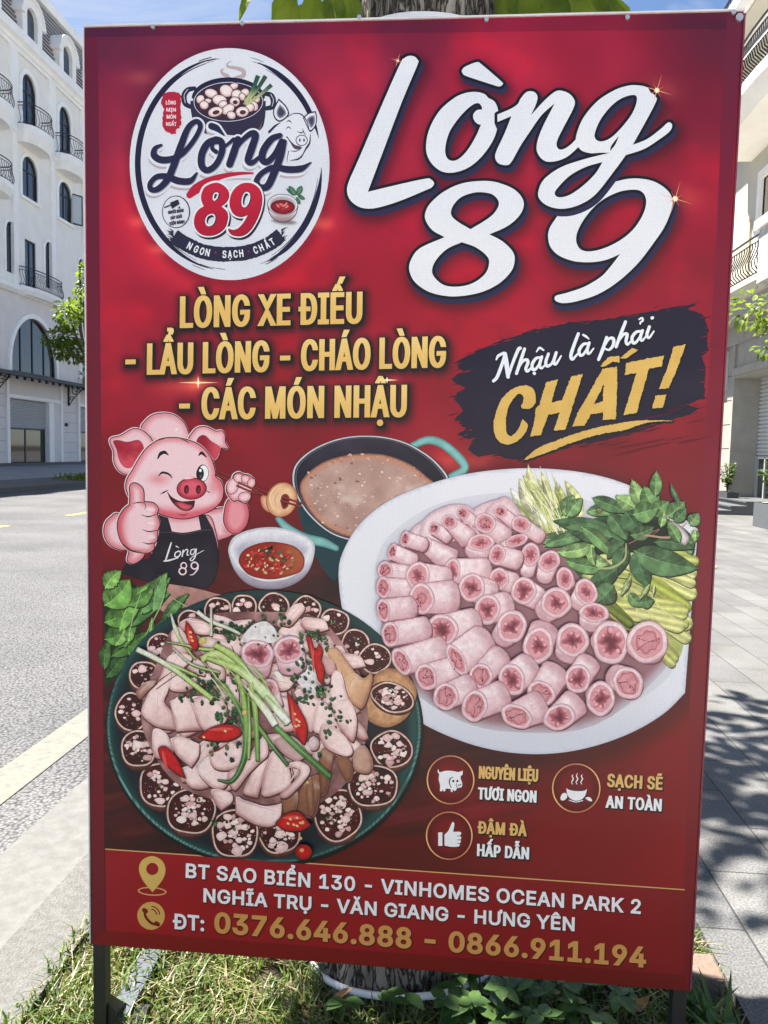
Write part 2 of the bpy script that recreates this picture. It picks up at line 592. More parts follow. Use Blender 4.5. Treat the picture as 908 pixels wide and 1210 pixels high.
P_W, Y_W = 3.35, 34.12          # window spacing along the facade
lb = empty('apartment_building', (0, 0, 0), 'white five storey neoclassical townhouse row with arched windows, across the road', 'building')
YA, YB = 11.6, 61.0
wins4, wins3, wins2, doors2, arches, shops = [], [], [], [], [], []
for k in range(-5, 8):
    c = Y_W + k * P_W
    wins4.append(arch_loop(c - .58, c + .60, 15.75, 17.75, 18.36))
    wins3.append(arch_loop(c - .66, c + .66, 12.72, 14.05, 14.66))
    if k % 2 == 0: doors2.append([(c - .45, 8.52), (c + .5, 8.52), (c + .5, 10.85), (c - .45, 10.85)])
    wins2.append(arch_loop(c - 2.05, c - 1.25, 9.0, 10.8, 11.25))
for j in range(-3, 4):
    c = 34.32 + j * 2 * P_W
    arches.append(arch_loop(c - 2.0, c + 2.0, 4.62, 5.0, 7.25, 22))
    shops.append([(c - 2.18, .34), (c + 1.95, .34), (c + 1.95, 3.38), (c - 2.18, 3.38)])
Z2 = 8.15
facade_wall('upper_wall', XL, 1, [(YA, Z2), (YB, Z2), (YB, 19.3), (YA, 19.3)], wins4 + wins3 + wins2 + doors2, .3, M['wall_white'], lb)
facade_wall('lower_wall', XL - .02, 1, [(YA, .2), (YB, .2), (YB, Z2), (YA, Z2)], arches + shops, .35, M['wall_grey'], lb)
MB().box(XL - 9, XL - .4, YA, YB, .2, 19.25).build('core_wall', M['wall_grey'], lb)
MB().box(XL - 9, XL - .001, YA - .2, YA, .2, 19.3).build('side_wall', M['wall_white'], lb)
MB().box(XL - .015, XL + .12, YA, YB, .15, .42).build('plinth', M['dark_stone'], lb)
# cornice: stepped moulding
mb = MB()
mb.prism([(XL, 19.0), (XL + .1, 18.95), (XL + .1, 19.1), (XL + .2, 19.14), (XL + .22, 19.3), (XL + .4, 19.38), (XL + .4, 19.78), (XL + .34, 19.84), (XL - .3, 19.9), (XL - .3, 19.0)], 'y', YA - .3, YB)
mb.build('cornice', M['trim'], lb)
mb = MB()
mb.prism([(XL - .3, Z2), (XL + .12, Z2), (XL + .28, 8.3), (XL + .28, 8.46), (XL + .05, 8.52), (XL - .3, 8.52)], 'y', YA - .2, YB)
mb.build('string_course', M['trim'], lb)
mb = MB()
mb.prism([(XL - .1, 15.2), (XL + .1, 15.2), (XL + .2, 15.32), (XL + .2, 15.45), (XL - .1, 15.5)], 'y', YA - .2, YB)
mb.build('string_course', M['trim'], lb)
# pilasters between the windows
for k in range(-6, 8):
    c = Y_W + (k + .5) * P_W + .35
    MB().box(XL - .05, XL + .13, c - .32, c + .32, 15.5, 19.0).build('pilaster', M['trim'], lb)
    MB().box(XL - .05, XL + .11, c - .2, c + .2, 8.52, 15.2).build('pilaster', M['trim'], lb)
# surrounds, each a part of its own
for lp in wins4: q = MB(); ring(q, lp, .2, XL - .05, XL + .07); q.build('window_surround', M['trim'], lb)
for lp in wins3:
    q = MB(); ring(q, lp, .16, XL - .05, XL + .06); q.build('window_surround', M['trim'], lb)
    a = np.array(lp)
    MB().box(XL - .05, XL + .14, a[:, 0].min() - .2, a[:, 0].max() + .2, a[:, 1].min() - .14, a[:, 1].min() - .002).build('window_sill', M['trim'], lb)
for lp in wins2: q = MB(); ring(q, lp, .14, XL - .05, XL + .06); q.build('window_surround', M['trim'], lb)
for lp in arches: q = MB(); ring(q, lp, .22, XL - .05, XL + .1); q.build('arch_surround', M['trim'], lb)
for lp in shops:
    a = np.array(lp)
    y0, y1 = a[:, 0].min(), a[:, 0].max()
    MB().box(XL - .05, XL + .07, y0 - .22, y0 - .002, .42, 4.3).build('door_post', M['trim'], lb)
    MB().box(XL - .05, XL + .07, y1 + .5, y1 + .7, .42, 4.3).build('door_post', M['trim'], lb)
    MB().box(XL - .05, XL + .05, y0, y1 + .5, 3.4, 3.56).build('door_lintel', M['trim'], lb)
# rustication joints on the ground floor piers
for j in range(-3, 4):
    c = 34.32 + j * 2 * P_W
    for z in np.arange(.9, 4.2, .52):
        MB().box(XL - .04, XL - .004, c + 2.68, c + 4.28, z, z + .025).build('pier_joint', M['shutter'], lb)


def left_window(lp, mull, name='window', pane=None, depth=.10):
    a = np.array(lp)
    y0, y1, z0, z1 = a[:, 0].min(), a[:, 0].max(), a[:, 1].min(), a[:, 1].max()
    x = XL - depth
    V, F = fill([a])
    mb = MB()
    inner = grow_loop(lp, -.07)
    n = len(lp)
    for i in range(n):
        j = (i + 1) % n
        mb.prism([lp[i], lp[j], inner[j], inner[i]], 'x', x, x + .06)
    for f in mull[0]: mb.box(x + .002, x + .055, y0 + (y1 - y0) * f - .03, y0 + (y1 - y0) * f + .03, z0 + .05, z1 - .08 if .3 < f < .7 else z0 + (z1 - z0) * .8)
    for f in mull[1]: mb.box(x + .004, x + .05, y0 + .05, y1 - .05, z0 + (z1 - z0) * f - .03, z0 + (z1 - z0) * f + .03)
    w = mb.build(name, M['frame'], lb)
    MB().add([(x + .015, p[0], p[1]) for p in V], [tuple(f) for f in F]).build('pane', pane or M['glass'], w)
    return w


for lp in wins4: left_window(lp, ((.5,), (.7,)))
for k, lp in enumerate(wins3): left_window(lp, ((.5,), (.66,)))
for lp in wins2: left_window(lp, ((), (.7,)))
for lp in doors2: left_window(lp, ((.5,), ()))
for lp in arches: left_window(lp, ((.24, .5, .76), ()), 'arched_window', M['glass_dark'])
# the casement that stands open on the third floor
cz = Y_W + P_W
lf = empty('casement_leaf', (XL + .02, cz + .66, 0)); lf.parent = lb
lf.rotation_euler.z = R(-35)
MB().box(-.02, .02, 0, .06, 12.8, 14.35).box(-.02, .02, .56, .62, 12.8, 14.35).box(-.019, .019, .06, .56, 12.8, 12.87).box(-.019, .019, .06, .56, 14.28, 14.35).build('leaf_frame', M['frame'], lf)
MB().box(-.006, .006, .06, .56, 12.87, 14.28).build('pane', mat('pale_glass', (.5, .52, .52), .05, .6, var=.05), lf)


# shops: roller shutter half down, glass door below
for lp in shops:
    a = np.array(lp)
    y0, y1 = a[:, 0].min(), a[:, 0].max()
    mb = MB()
    z = 2.05
    while z < 3.36:
        mb.prism([(XL - .24, z), (XL - .2, z + .03), (XL - .2, z + .07), (XL - .24, z + .1)], 'y', y0, y1 - .5)
        z += .1
    mb.build('roller_shutter', M['shutter'], lb)
    MB().box(XL - .37, XL - .03, y1 - .5, y1 - .001, .34, 3.38).build('door_reveal', M['trim'], lb)
    d = MB().box(XL - .3, XL - .26, y0, y0 + .08, .34, 2.05).box(XL - .3, XL - .26, y1 - .6, y1 - .502, .34, 2.05).box(XL - .3, XL - .25, (y0 + y1) / 2 - .3, (y0 + y1) / 2 - .2, .34, 2.05).box(XL - .3, XL - .26, y0 + .08, y1 - .6, 1.97, 2.05).build('shop_door', M['frame'], lb)
    MB().box(XL - .29, XL - .275, y0 + .08, y1 - .6, .34, 1.97).build('pane', M['glass_dark'], d)
# canopy over the shops with scroll brackets
mb = MB()
mb.prism([(XL - .02, 4.42), (XL + 1.05, 4.26), (XL + 1.1, 4.28), (XL + 1.1, 4.42), (XL + 1.0, 4.46), (XL - .02, 4.62)], 'y', YA, YB)
for y in np.arange(YA + .3, YB, .62): mb.box(XL + .95, XL + 1.06, y, y + .09, 4.14, 4.27)
cn = mb.build('canopy', M['canopy'], lb)
for j in range(-3, 4):
    c = 34.32 + j * 2 * P_W + 3.35
    mb = MB()
    mb.box(XL - .02, XL + .06, c - .05, c + .05, 3.35, 4.42)
    for r0, cx_, cz_ in ((.26, XL + .38, 4.08), (.17, XL + .62, 4.16), (.14, XL + .2, 3.72)):
        pts = [(cx_ + r0 * (1 - t / 9.5) * math.cos(t), c, cz_ + r0 * (1 - t / 9.5) * math.sin(t)) for t in np.linspace(0, 8, 26)]
        mb.tube(pts, .022, 5)
    mb.tube([(XL + .05, c, 3.4), (XL + .3, c, 3.75), (XL + .8, c, 4.25)], .025, 5)
    mb.build('bracket', M['iron'], cn)
# small round wall lamp on the pier
for j in range(-3, 4):
    c = 34.32 + j * 2 * P_W + 3.05
    MB().prism([(c + .09 * math.cos(t), 2.35 + .09 * math.sin(t)) for t in np.linspace(0, 2 * math.pi, 14, endpoint=False)], 'x', XL - .02, XL + .1).build('wall_vent', M['frame'], lb)


def bowed_outline(y0, y1, x0, dep, bow, out, n=12, endf=.45):
    """plan outline (x, y) of a bow-fronted balcony"""
    pts = [(x0, y0)]
    for k in range(n + 1):
        t = k / n
        y = y0 + (y1 - y0) * t
        e = (math.sin(math.pi * t)) ** .5 if 0 < t < 1 else 0
        pts.append((x0 + out * (dep * endf + dep * (1 - endf) * e), y))
    pts.append((x0, y1))
    return pts


def balcony(parent, y0, y1, x0, dep, out, ztop, thick, rail_h, slab_m, nb=26, belly=.1, dz=.0, bar=.011, endf=.45):
    o = bowed_outline(y0, y1, x0, dep, 0, out, 12, endf)
    mb = MB()
    mb.prism(o, 'z', ztop - thick * .45, ztop)
    c = np.array(o).mean(0)
    o2 = [(x0 + (p[0] - x0) * .8, c[1] + (p[1] - c[1]) * .93) for p in o]
    n = len(o)
    v = [(*p, ztop - thick * .451) for p in o] + [(*p, ztop - thick) for p in o2]
    mb.add(v, [(i, (i + 1) % n, n + (i + 1) % n, n + i) for i in range(n)] + [tuple(range(n, 2 * n))])
    s = mb.build('balcony', slab_m, parent)
    mb = MB()
    edge = np.array(o)
    edge = np.stack([x0 + (edge[:, 0] - x0) * .93, c[1] + (edge[:, 1] - c[1]) * .97], 1)
    for z, r in ((ztop + rail_h, .026), (ztop + rail_h - .13, .016), (ztop + .06, .016)):
        mb.tube([(p[0], p[1], z) for p in edge], r, 6)
    d = np.r_[0, np.cumsum(np.hypot(*np.diff(edge, axis=0).T))]
    for t in np.linspace(0, d[-1], nb):
        x, y = np.interp(t, d, edge[:, 0]), np.interp(t, d, edge[:, 1])
        prof = [(0, 0.02), (belly * .8, .15), (belly, .3), (belly * .45, .5), (0, .72), (0, .86)]
        mb.tube([(x + out * b, y, ztop + .03 + (rail_h - .03) * h / 1.0) for b, h in prof], bar, 5, cap=False)
    mb.build('railing', M['iron'], s)
    return s


for k in range(-5, 8):
    c = Y_W + k * P_W
    balcony(lb, c - 1.15, c + 1.15, XL, .95, 1, 15.72, .75, .95, M['trim'], 20)
    if k % 2 == 1: balcony(lb, c - 1.1, c + 1.1, XL, .9, 1, 12.5, .5, .9, M['trim'], 20) if k < 0 else None
    if k % 2 == 0: balcony(lb, c - 1.2, c + 2.6, XL, .55, 1, 8.56, .35, .85, M['trim'], 34)
# mansard roof: slats between white rails
mb = MB()
mb.prism([(XL - .05, 19.85), (XL - .75, 23.0), (XL - 8.5, 23.0), (XL - 8.5, 19.85)], 'y', YA, YB)
rf = mb.build('roof', M['roof_slat'], lb)
mb = MB()
for k in range(14):
    z = 19.95 + k * .215
    x = XL - .05 - (z - 19.85) * .7 / 3.15
    mb.box(x - .02, x + .06, YA, YB, z, z + .07)
mb.build('roof_battens', M['trim'] if False else mat('slat_edge', (.42, .40, .40), .6, .3), rf)
MB().prism([(XL - .7, 22.9), (XL - .55, 22.9), (XL - .5, 23.3), (XL - .8, 23.4), (XL - 8.5, 23.4), (XL - 8.5, 23.001), (XL - .8, 23.001)], 'y', YA - .2, YB).build('roof_coping', M['trim'], rf)
for k in range(-5, 8):
    c = Y_W + k * P_W + .25
    mb = MB()
    lp = arch_loop(c - .45, c + .45, 20.0, 21.0, 21.42)
    out = arch_loop(c - .85, c + .85, 19.9, 20.95, 21.75)
    V, F = fill([np.array(out), np.array(lp)], evenodd=True)
    x = XL + .12
    mb.add([(x, *p) for p in V], [tuple(f) for f in F])
    n = len(out)
    mb.add([(x, *p) for p in out] + [(x - 1.1, *p) for p in out], [(i, (i + 1) % n, n + (i + 1) % n, n + i) for i in range(n)])
    n = len(lp)
    mb.add([(x, *p) for p in lp] + [(x - .2, *p) for p in lp], [(i, (i + 1) % n, n + (i + 1) % n, n + i) for i in range(n)])
    o2 = grow_loop(out, .14)
    for i in range(2, len(out) - 1):
        mb.prism([out[i], out[i + 1], o2[i + 1], o2[i]], 'x', x - .9, x + .12)
    for sgn in (-1, 1): mb.box(x - .9, x + .1, c + sgn * .9 - .16, c + sgn * .9 + .16, 20.85, 21.05)
    dm = mb.build('dormer', M['trim'], rf)
    V, F = fill([np.array(lp)])
    MB().add([(x - .18, *p) for p in V], [tuple(f) for f in F]).build('pane', M['glass'], dm)

# ------------------------------------------------------------------ right building
XR = 7.3
M['cream'] = mat('cream_render', (.62, .585, .50), .85, .2, col2=(.57, .535, .455), scale=1.4, bump=.05)
M['stone_cream'] = mat('beige_stone', (.40, .375, .33), .8, .25, col2=(.33, .31, .27), scale=3, bump=.08)
M['marble'] = mat('veined_white_panel', (.68, .67, .63), .6, .3, col2=(.42, .40, .36), scale=5, detail=12)
rb = empty('town_house', (0, 0, 0), 'cream town house with bowed iron balconies beside the pavement', 'building')
RA, RB_ = 10.0, 34.0
op = [(14.6, .33), (19.1, .33), (19.1, 3.36), (14.6, 3.36)]
op2 = [(21.6, .33), (26.0, .33), (26.0, 3.36), (21.6, 3.36)]
pan = [(14.6, 3.62), (18.95, 3.62), (18.95, 4.15), (14.6, 4.15)]
w_a = [(15.2, 5.3), (18.15, 5.3), (18.15, 8.0), (15.2, 8.0)]
w_b = [(15.2, 9.35), (18.3, 9.35), (18.3, 11.0), (15.2, 11.0)]
w_c = [(21.9, 5.3), (24.9, 5.3), (24.9, 8.0), (21.9, 8.0)]
w_d = [(21.9, 9.35), (24.9, 9.35), (24.9, 11.0), (21.9, 11.0)]
facade_wall('ground_wall', XR, -1, [(RA, 0), (RB_, 0), (RB_, 4.66), (RA, 4.66)], [op, op2], .72, M['stone_cream'], rb)
facade_wall('upper_wall', XR + .1, -1, [(RA, 4.66), (RB_, 4.66), (RB_, 11.35), (RA, 11.35)], [w_a, w_b, w_c, w_d], .4, M['cream'], rb)
MB().box(XR + .73, XR + 8, RA, RB_, 0, 11.3).build('core_wall', M['cream'], rb)
MB().box(XR + .001, XR + 8, RA - .2, RA, 0, 11.35).build('side_wall', M['cream'], rb)
mb = MB()
for z in np.arange(.95, 3.6, .62):
    mb.box(XR - .004, XR + .02, 19.2, 21.5, z, z + .018)
mb.build('pillar_joints', M['dark_stone'], rb)
mb = MB()
mb.box(XR - .06, XR + .1, 14.4, 18.95, 3.42, 3.6).box(XR - .06, XR + .1, 18.98, 19.1, 3.4, 4.3).box(XR - .08, XR + .12, RA, RB_, 4.2, 4.66)
mb.build('lintel', M['stone_cream'], rb)
MB().box(XR - .55, XR + .12, RA, RB_, 4.662, 4.95).build('floor_beam', mat('grey_beam', (.40, .385, .36), .8, .2, var=.06, scale=2), rb)
for o in (op, op2):
    a = np.array(o)
    y0, y1 = a[:, 0].min(), a[:, 0].max()
    mb = MB()
    z = 1.4
    while z < 3.34:
        mb.prism([(XR + .70, z), (XR + .655, z + .025), (XR + .655, z + .075), (XR + .70, z + .1)], 'y', y0 + .01, y1 - .01)
        z += .1
    mb.build('roller_shutter', M['shutter_pale'], rb)
    d = MB().box(XR + .62, XR + .7, y1 - .14, y1 - .01, .33, 1.4).box(XR + .64, XR + .7, y1 - .62, y1 - .56, .33, 1.36).box(XR + .64, XR + .7, y0 + .1, y1 - .14, 1.33, 1.4).build('shop_door', M['shutter'], rb)
    MB().box(XR + .68, XR + .695, y0, y1 - .14, .33, 1.33).build('pane', M['glass_dark'], d)
for o in (w_a, w_b, w_c, w_d):
    a = np.array(o)
    y0, y1, z0, z1 = a[:, 0].min(), a[:, 0].max(), a[:, 1].min(), a[:, 1].max()
    mb = MB()
    x0, x1 = XR + .02, XR + .14
    mb.box(x0, x1, y0 - .2, y0, z0, z1 + .2).box(x0, x1, y1, y1 + .2, z0, z1 + .2).box(x0, x1, y0, y1, z1, z1 + .2)
    w = mb.build('window', M['trim'], rb)
    mb = MB().box(XR + .42, XR + .47, y0, y0 + .08, z0, z1).box(XR + .42, XR + .47, y1 - .08, y1, z0, z1).box(XR + .42, XR + .46, y0 + .08, y1 - .08, z1 - .08, z1)
    for f in (.33, .66): mb.box(XR + .42, XR + .47, y0 + (y1 - y0) * f - .04, y0 + (y1 - y0) * f + .04, z0, z1 - .08)
    mb.build('frame', M['frame'], w)
    MB().box(XR + .44, XR + .45, y0 + .08, y1 - .08, z0, z1 - .08).build('pane', M['glass_dark'], w)
# raised rendered panel beside the window
MB().box(XR + .04, XR + .12, 18.75, 19.3, 5.2, 7.25).build('wall_panel', mat('yellow_render', (.56, .50, .36), .85, .2, var=.06, scale=2), rb)
balcony(rb, 12.4, 19.3, XR + .1, 1.35, -1, 9.22, .5, 1.0, M['trim'], 84, .2, bar=.016)
s = balcony(rb, 15.5, 23.0, XR + .1, 1.0, -1, 5.22, .27, .85, M['cream'], 64, .13, bar=.014, endf=.93)
MB().box(XR - .92, XR - .35, 14.75, 15.49, 4.955, 6.05).build('balcony_pier', M['marble'], rb)
MB().box(XR - 1.0, XR - .27, 14.65, 15.6, 6.052, 6.24).build('pier_cap', M['trim'], rb)
MB().prism([(XR + 8, 11.2), (XR - 1.0, 11.2), (XR - 1.15, 11.3), (XR - 1.15, 11.55), (XR + 8, 11.7)], 'y', RA - .4, RB_ + .3).build('eave', M['trim'], rb)
MB().box(XR - .9, XR - .5, RA, RB_, 11.14, 11.199).box(XR - .3, XR + .1, RA, RB_, 11.0, 11.199).build('eave_moulding', M['cream'], rb)
mb = MB()
mb.tube([(XR - 1.1, RA, 11.75), (XR - 1.1, RB_, 11.75)], .03, 6).tube([(XR - 1.1, RA, 11.62), (XR - 1.1, RB_, 11.62)], .018, 6)
for y in np.arange(RA, RB_, .16): mb.box(XR - 1.108, XR - 1.092, y, y + .016, 11.5, 11.74)
mb.build('roof_railing', M['iron'], rb)
# steps up to the door
mb = MB()
for k, (x, z) in enumerate(((6.3, .115), (6.64, .225), (6.98, .335))):
    mb.box(x, XR + .72, 16.9, 21.0, PAVE_Z if k == 0 else z - .11, z - .03)
    mb.box(x - .03, XR + .72, 16.9, 21.0, z - .03, z)
mb.build('steps', M['step_stone'], rb)
# small hanging sign box on the pillar, blank as seen edge-on
MB().box(XR - .13, XR - .002, 19.55, 20.2, 3.1, 4.1).build('wall_box', M['shutter_pale'], rb)


# ------------------------------------------------------------------ trees and plants
M['bark'] = None
def bark_mat():
    m, t, p = new_mat('bark')
    tcn = t.nodes.new('ShaderNodeTexCoord')
    mpn = t.nodes.new('ShaderNodeMapping')
    mpn.inputs['Scale'].default_value = (1, 1, .22)
    v = t.nodes.new('ShaderNodeTexVoronoi'); v.inputs['Scale'].default_value = 42
    v.feature = 'DISTANCE_TO_EDGE'
    n = t.nodes.new('ShaderNodeTexNoise'); n.inputs['Scale'].default_value = 30; n.inputs['Detail'].default_value = 10
    dv = t.nodes.new('ShaderNodeMixRGB'); dv.inputs['Fac'].default_value = .12
    r = t.nodes.new('ShaderNodeValToRGB')
    r.color_ramp.elements[0].position = .02; r.color_ramp.elements[0].color = (.035, .028, .022, 1)
    r.color_ramp.elements[1].position = .16; r.color_ramp.elements[1].color = (.27, .24, .20, 1)
    r2 = t.nodes.new('ShaderNodeValToRGB')
    r2.color_ramp.elements[0].position = .3; r2.color_ramp.elements[0].color = (.45, .42, .38, 1)
    r2.color_ramp.elements[1].position = .7; r2.color_ramp.elements[1].color = (1.2, 1.2, 1.2, 1)
    mm = t.nodes.new('ShaderNodeMixRGB'); mm.blend_type = 'MULTIPLY'; mm.inputs['Fac'].default_value = 1
    b = t.nodes.new('ShaderNodeBump'); b.inputs['Strength'].default_value = .9; b.inputs['Distance'].default_value = .02
    L = t.links.new
    L(tcn.outputs['Object'], mpn.inputs['Vector'])
    L(mpn.outputs[0], n.inputs['Vector'])
    L(mpn.outputs[0], dv.inputs['Color1']); L(n.outputs['Color'], dv.inputs['Color2'])
    L(dv.outputs['Color'], v.inputs['Vector'])
    L(v.outputs['Distance'], r.inputs['Fac']); L(n.outputs['Fac'], r2.inputs['Fac'])
    L(r.outputs['Color'], mm.inputs['Color1']); L(r2.outputs['Color'], mm.inputs['Color2'])
    L(mm.outputs['Color'], p.inputs['Base Color'])
    L(r.outputs['Color'], b.inputs['Height']); L(b.outputs[0], p.inputs['Normal'])
    p.inputs['Roughness'].default_value = .9
    p.inputs['Specular IOR Level'].default_value = .15
    return m


M['bark'] = bark_mat()
M['leaf'] = leaf_mat('leaf_green', (.09, .14, .014), (.21, .26, .035), 9.0, .65)
M['leaf_far'] = leaf_mat('leaf_yellow_green', (.07, .115, .02), (.19, .25, .05), 2.5, .45)
M['leaf_dark'] = leaf_mat('leaf_dark', (.04, .09, .025), (.09, .16, .04), 20, .3)
M['leaf_bush'] = leaf_mat('leaf_bush', (.05, .10, .025), (.13, .19, .06), 9, .3)


def leaf(mb, pos, d, up, L, W, bend=.25, fold=.25):
    """one pointed leaf: midrib along d, folded along it and drooping"""
    d = Vector(d).normalized(); up = Vector(up)
    s = d.cross(up)
    if s.length < 1e-4: s = d.orthogonal()
    s.normalize()
    n = s.cross(d).normalized()
    pos = Vector(pos)
    v = []
    prof = ((0, .04), (.2, .36), (.45, .5), (.72, .34), (1, .0))
    for t, w in prof:
        c = pos + d * (L * t) - n * (bend * L * t * t)
        if w == 0: v.append(c)
        else:
            v += [c + s * (W * w) + n * (fold * W * w), c, c - s * (W * w) + n * (fold * W * w)]
    f = []
    for k in range(3):
        a = 3 * k
        f += [(a, a + 1, a + 4, a + 3), (a + 1, a + 2, a + 5, a + 4)]
    f += [(9, 10, 12), (10, 11, 12)]
    mb.add(v, f)


def rvec():
    while True:
        v = Vector((rng.uniform(-1, 1), rng.uniform(-1, 1), rng.uniform(-1, 1)))
        if .05 < v.length < 1: return v


def bark_tube(path, rad, seg=28, amp=.08):
    mb = MB()
    pts = smooth_line(path, 8)
    rr = np.interp(np.linspace(0, 1, len(pts)), np.linspace(0, 1, len(rad)), rad)
    mb.tube(pts, list(rr), seg)
    v = np.array(mb.v)
    for i in range(len(pts)):
        for k in range(seg):
            j = i * seg + k
            c = pts[i]
            w = 1 + amp * (math.sin(k * 2.4 + i * .35) * .5 + math.sin(k * 5.1 + 1.3 - i * .2) * .3 + rng.uniform(-.3, .3))
            v[j] = c + (v[j] - c) * w
    mb.v = [tuple(q) for q in v]
    return mb


def crown_leaves(mb, clumps, n, L, W, droop=.6):
    """leaves on the outsides of clumps (x, y, z, r): gaps stay between the clumps"""
    tot = sum(c[3] ** 2 for c in clumps)
    for (x, y, z, r) in clumps:
        for _ in range(int(n * r * r / tot)):
            v = rvec().normalized() * r * (rng.random() ** .4)
            p = Vector((x, y, z)) + Vector((v.x, v.y, v.z * .75))
            d = (v.normalized() + rvec() * .7 + Vector((0, 0, -droop))).normalized()
            s = rng.uniform(.65, 1.2)
            leaf(mb, p, d, Vector((rng.uniform(-.5, .5), rng.uniform(-.5, .5), 1)), L * s, W * s, rng.uniform(.1, .4))


def limb_set(mb, base, targets, r):
    for t in targets:
        b = Vector(base); e = Vector(t)
        m_ = b.lerp(e, .5) + Vector((rng.uniform(-.15, .15), rng.uniform(-.15, .15), .12)) * (e - b).length * .5
        mb.tube(smooth_line([tuple(b), tuple(m_), tuple(e)], 4), list(np.linspace(r, r * .3, 9)), 8)


# the street tree right behind the signboard
TX, TY = .02, .40
tr = empty('street_tree', (TX, TY, 0), 'grey barked street tree with broad leaves standing right behind the red signboard', 'tree')
mb = bark_tube([(-.03, 0, -.05), (-.02, 0, .12), (-.01, 0, .5), (.0, 0, 1.3), (.01, 0, 2.3), (.02, .02, 3.2), (.03, .05, 4.4)], [.215, .178, .166, .158, .158, .145, .11], 40, .06)
mb.build('trunk', M['bark'], tr, True)
clumps = []
for k in range(40):
    v = rvec()
    if v.x < -.3 and v.y < .1: continue
    clumps.append((-.05 + v.x * 1.55, 1.15 + v.y * 2.0, 6.0 + v.z * 1.2, rng.uniform(.3, .55)))
for k in range(9):
    clumps.append((rng.uniform(-1.55, -1.15), rng.uniform(.1, .8), rng.uniform(3.5, 4.0), rng.uniform(.22, .32)))  # low clumps out of view, placed to shade the weeds
mb = MB()
limb_set(mb, (.03, .05, 4.3), [c[:3] for c in clumps[:14]], .06)
limb_set(mb, (0, .0, 2.9), [c[:3] for c in clumps[-5:]], .04)
twigs = [((-.25, -.05, 2.95), (-.33, -.2, 2.42)), ((-.12, .0, 3.0), (-.17, -.18, 2.45)), ((.22, .1, 3.0), (.32, -.05, 2.42)), ((.4, .15, 3.05), (.46, -.02, 2.43)), ((-.4, .05, 3.0), (-.47, -.3, 2.38))]
for a, b in twigs: mb.tube(smooth_line([(0, .05, 3.1), a, b], 5), list(np.linspace(.02, .004, 11)), 6)
mb.build('branch', M['bark'], tr, True)
mb = MB()
crown_leaves(mb, clumps, 2700, .16, .08)


def at_px(px, py, y):
    p = on_y(px, py, y)
    return Vector((p[0] - TX, p[1] - TY, p[2]))


# leaves hanging into the top of the view on the low twigs
for (x, y, yd, dx, L, W) in ((350, -8, .22, -.5, .17, .075), (362, 4, .3, -.35, .15, .07), (385, -2, .2, .1, .16, .075), (372, -14, .25, -.1, .16, .08), (400, -6, .3, -.3, .17, .085), (410, -12, .22, .3, .15, .08),
                             (416, 2, .35, .1, .13, .06), (342, -16, .3, -.2, .17, .08), (392, -18, .2, .2, .17, .08), (300, -14, .2, -.55, .1, .035),
                             (604, -6, .3, -.1, .17, .085), (622, -12, .22, .2, .17, .09), (612, -20, .3, .1, .18, .09), (598, -16, .35, -.3, .15, .08), (650, -10, .25, .2, .17, .085),
                             (665, -8, .3, -.2, .18, .09), (682, -6, .22, .35, .17, .085), (700, -10, .3, .6, .16, .085), (716, -4, .25, .9, .13, .06), (690, -16, .28, .3, .17, .09), (655, -20, .3, 0, .18, .09), (672, -22, .3, .1, .18, .09), (705, -18, .3, .4, .16, .08), (640, -14, .3, -.3, .15, .07), (725, -2, .3, 1.2, .1, .05)):
    leaf(mb, at_px(x, y, yd), (dx * .6, rng.uniform(-.5, .1), -.8), (rng.uniform(-.4, .4), -1, rng.uniform(-.1, .5)), L * .8, W * .62, .25, .25)
for a, b in twigs:
    for _ in range(16):
        t = rng.uniform(.25, .85)
        p = Vector(a).lerp(Vector(b), t)
        p.z = max(p.z, 2.55)
        leaf(mb, p, (rng.uniform(-.7, .7), rng.uniform(-.6, .6), -.7), (0, -.6, 1), .15, .075, .2)
mb.build('crown', M['leaf'], tr)
# white plastic hose rings tied round the trunk
M['hose'] = mat('white_hose', (.72, .73, .72), .4, .4, var=.06, scale=12)
def hose(name, z, r, tilt, label, cx=0, cy=0, rad=.012):
    mb = MB()
    mb.tube([(TX + cx + r * math.cos(t), TY + cy + r * .9 * math.sin(t), z + tilt * math.cos(t + .5) + .005 * math.sin(3 * t)) for t in np.linspace(0, 2 * math.pi, 40, endpoint=False)], rad, 8, closed=True)
    o = mb.build(name, M['hose'], None, True)
    return tag(o, label, 'hose')
hose('plastic_hose', 0.035, .235, .018, 'white plastic hose lying in a ring on the grass round the tree base', 0.01, -.0, .0085)
mb = MB()
ang = np.linspace(0, 2 * math.pi, 44, endpoint=False)
for k in range(44):
    a0, a1 = ang[k], ang[(k + 1) % 44]
    for r0 in (.172,):
        q = [(TX + .01 + r0 * math.cos(a) , TY + r0 * math.sin(a)) for a in (a0, a1)]
        q2 = [(TX + .01 + (r0 + .02) * math.cos(a), TY + (r0 + .02) * math.sin(a)) for a in (a0, a1)]
        zz = [2.156 + .004 * math.sin(2 * a + .6) for a in (a0, a1)]
        v = [(*q[0], zz[0]), (*q[1], zz[1]), (*q2[1], zz[1]), (*q2[0], zz[0])]
        v += [(x, y, z + .035) for x, y, z in v]
        mb.add(v, [(0, 3, 2, 1), (4, 5, 6, 7), (0, 1, 5, 4), (2, 3, 7, 6)])
tag(mb.build('trunk_collar', M['hose']), 'white plastic collar strapped round the trunk above the signboard', 'collar')


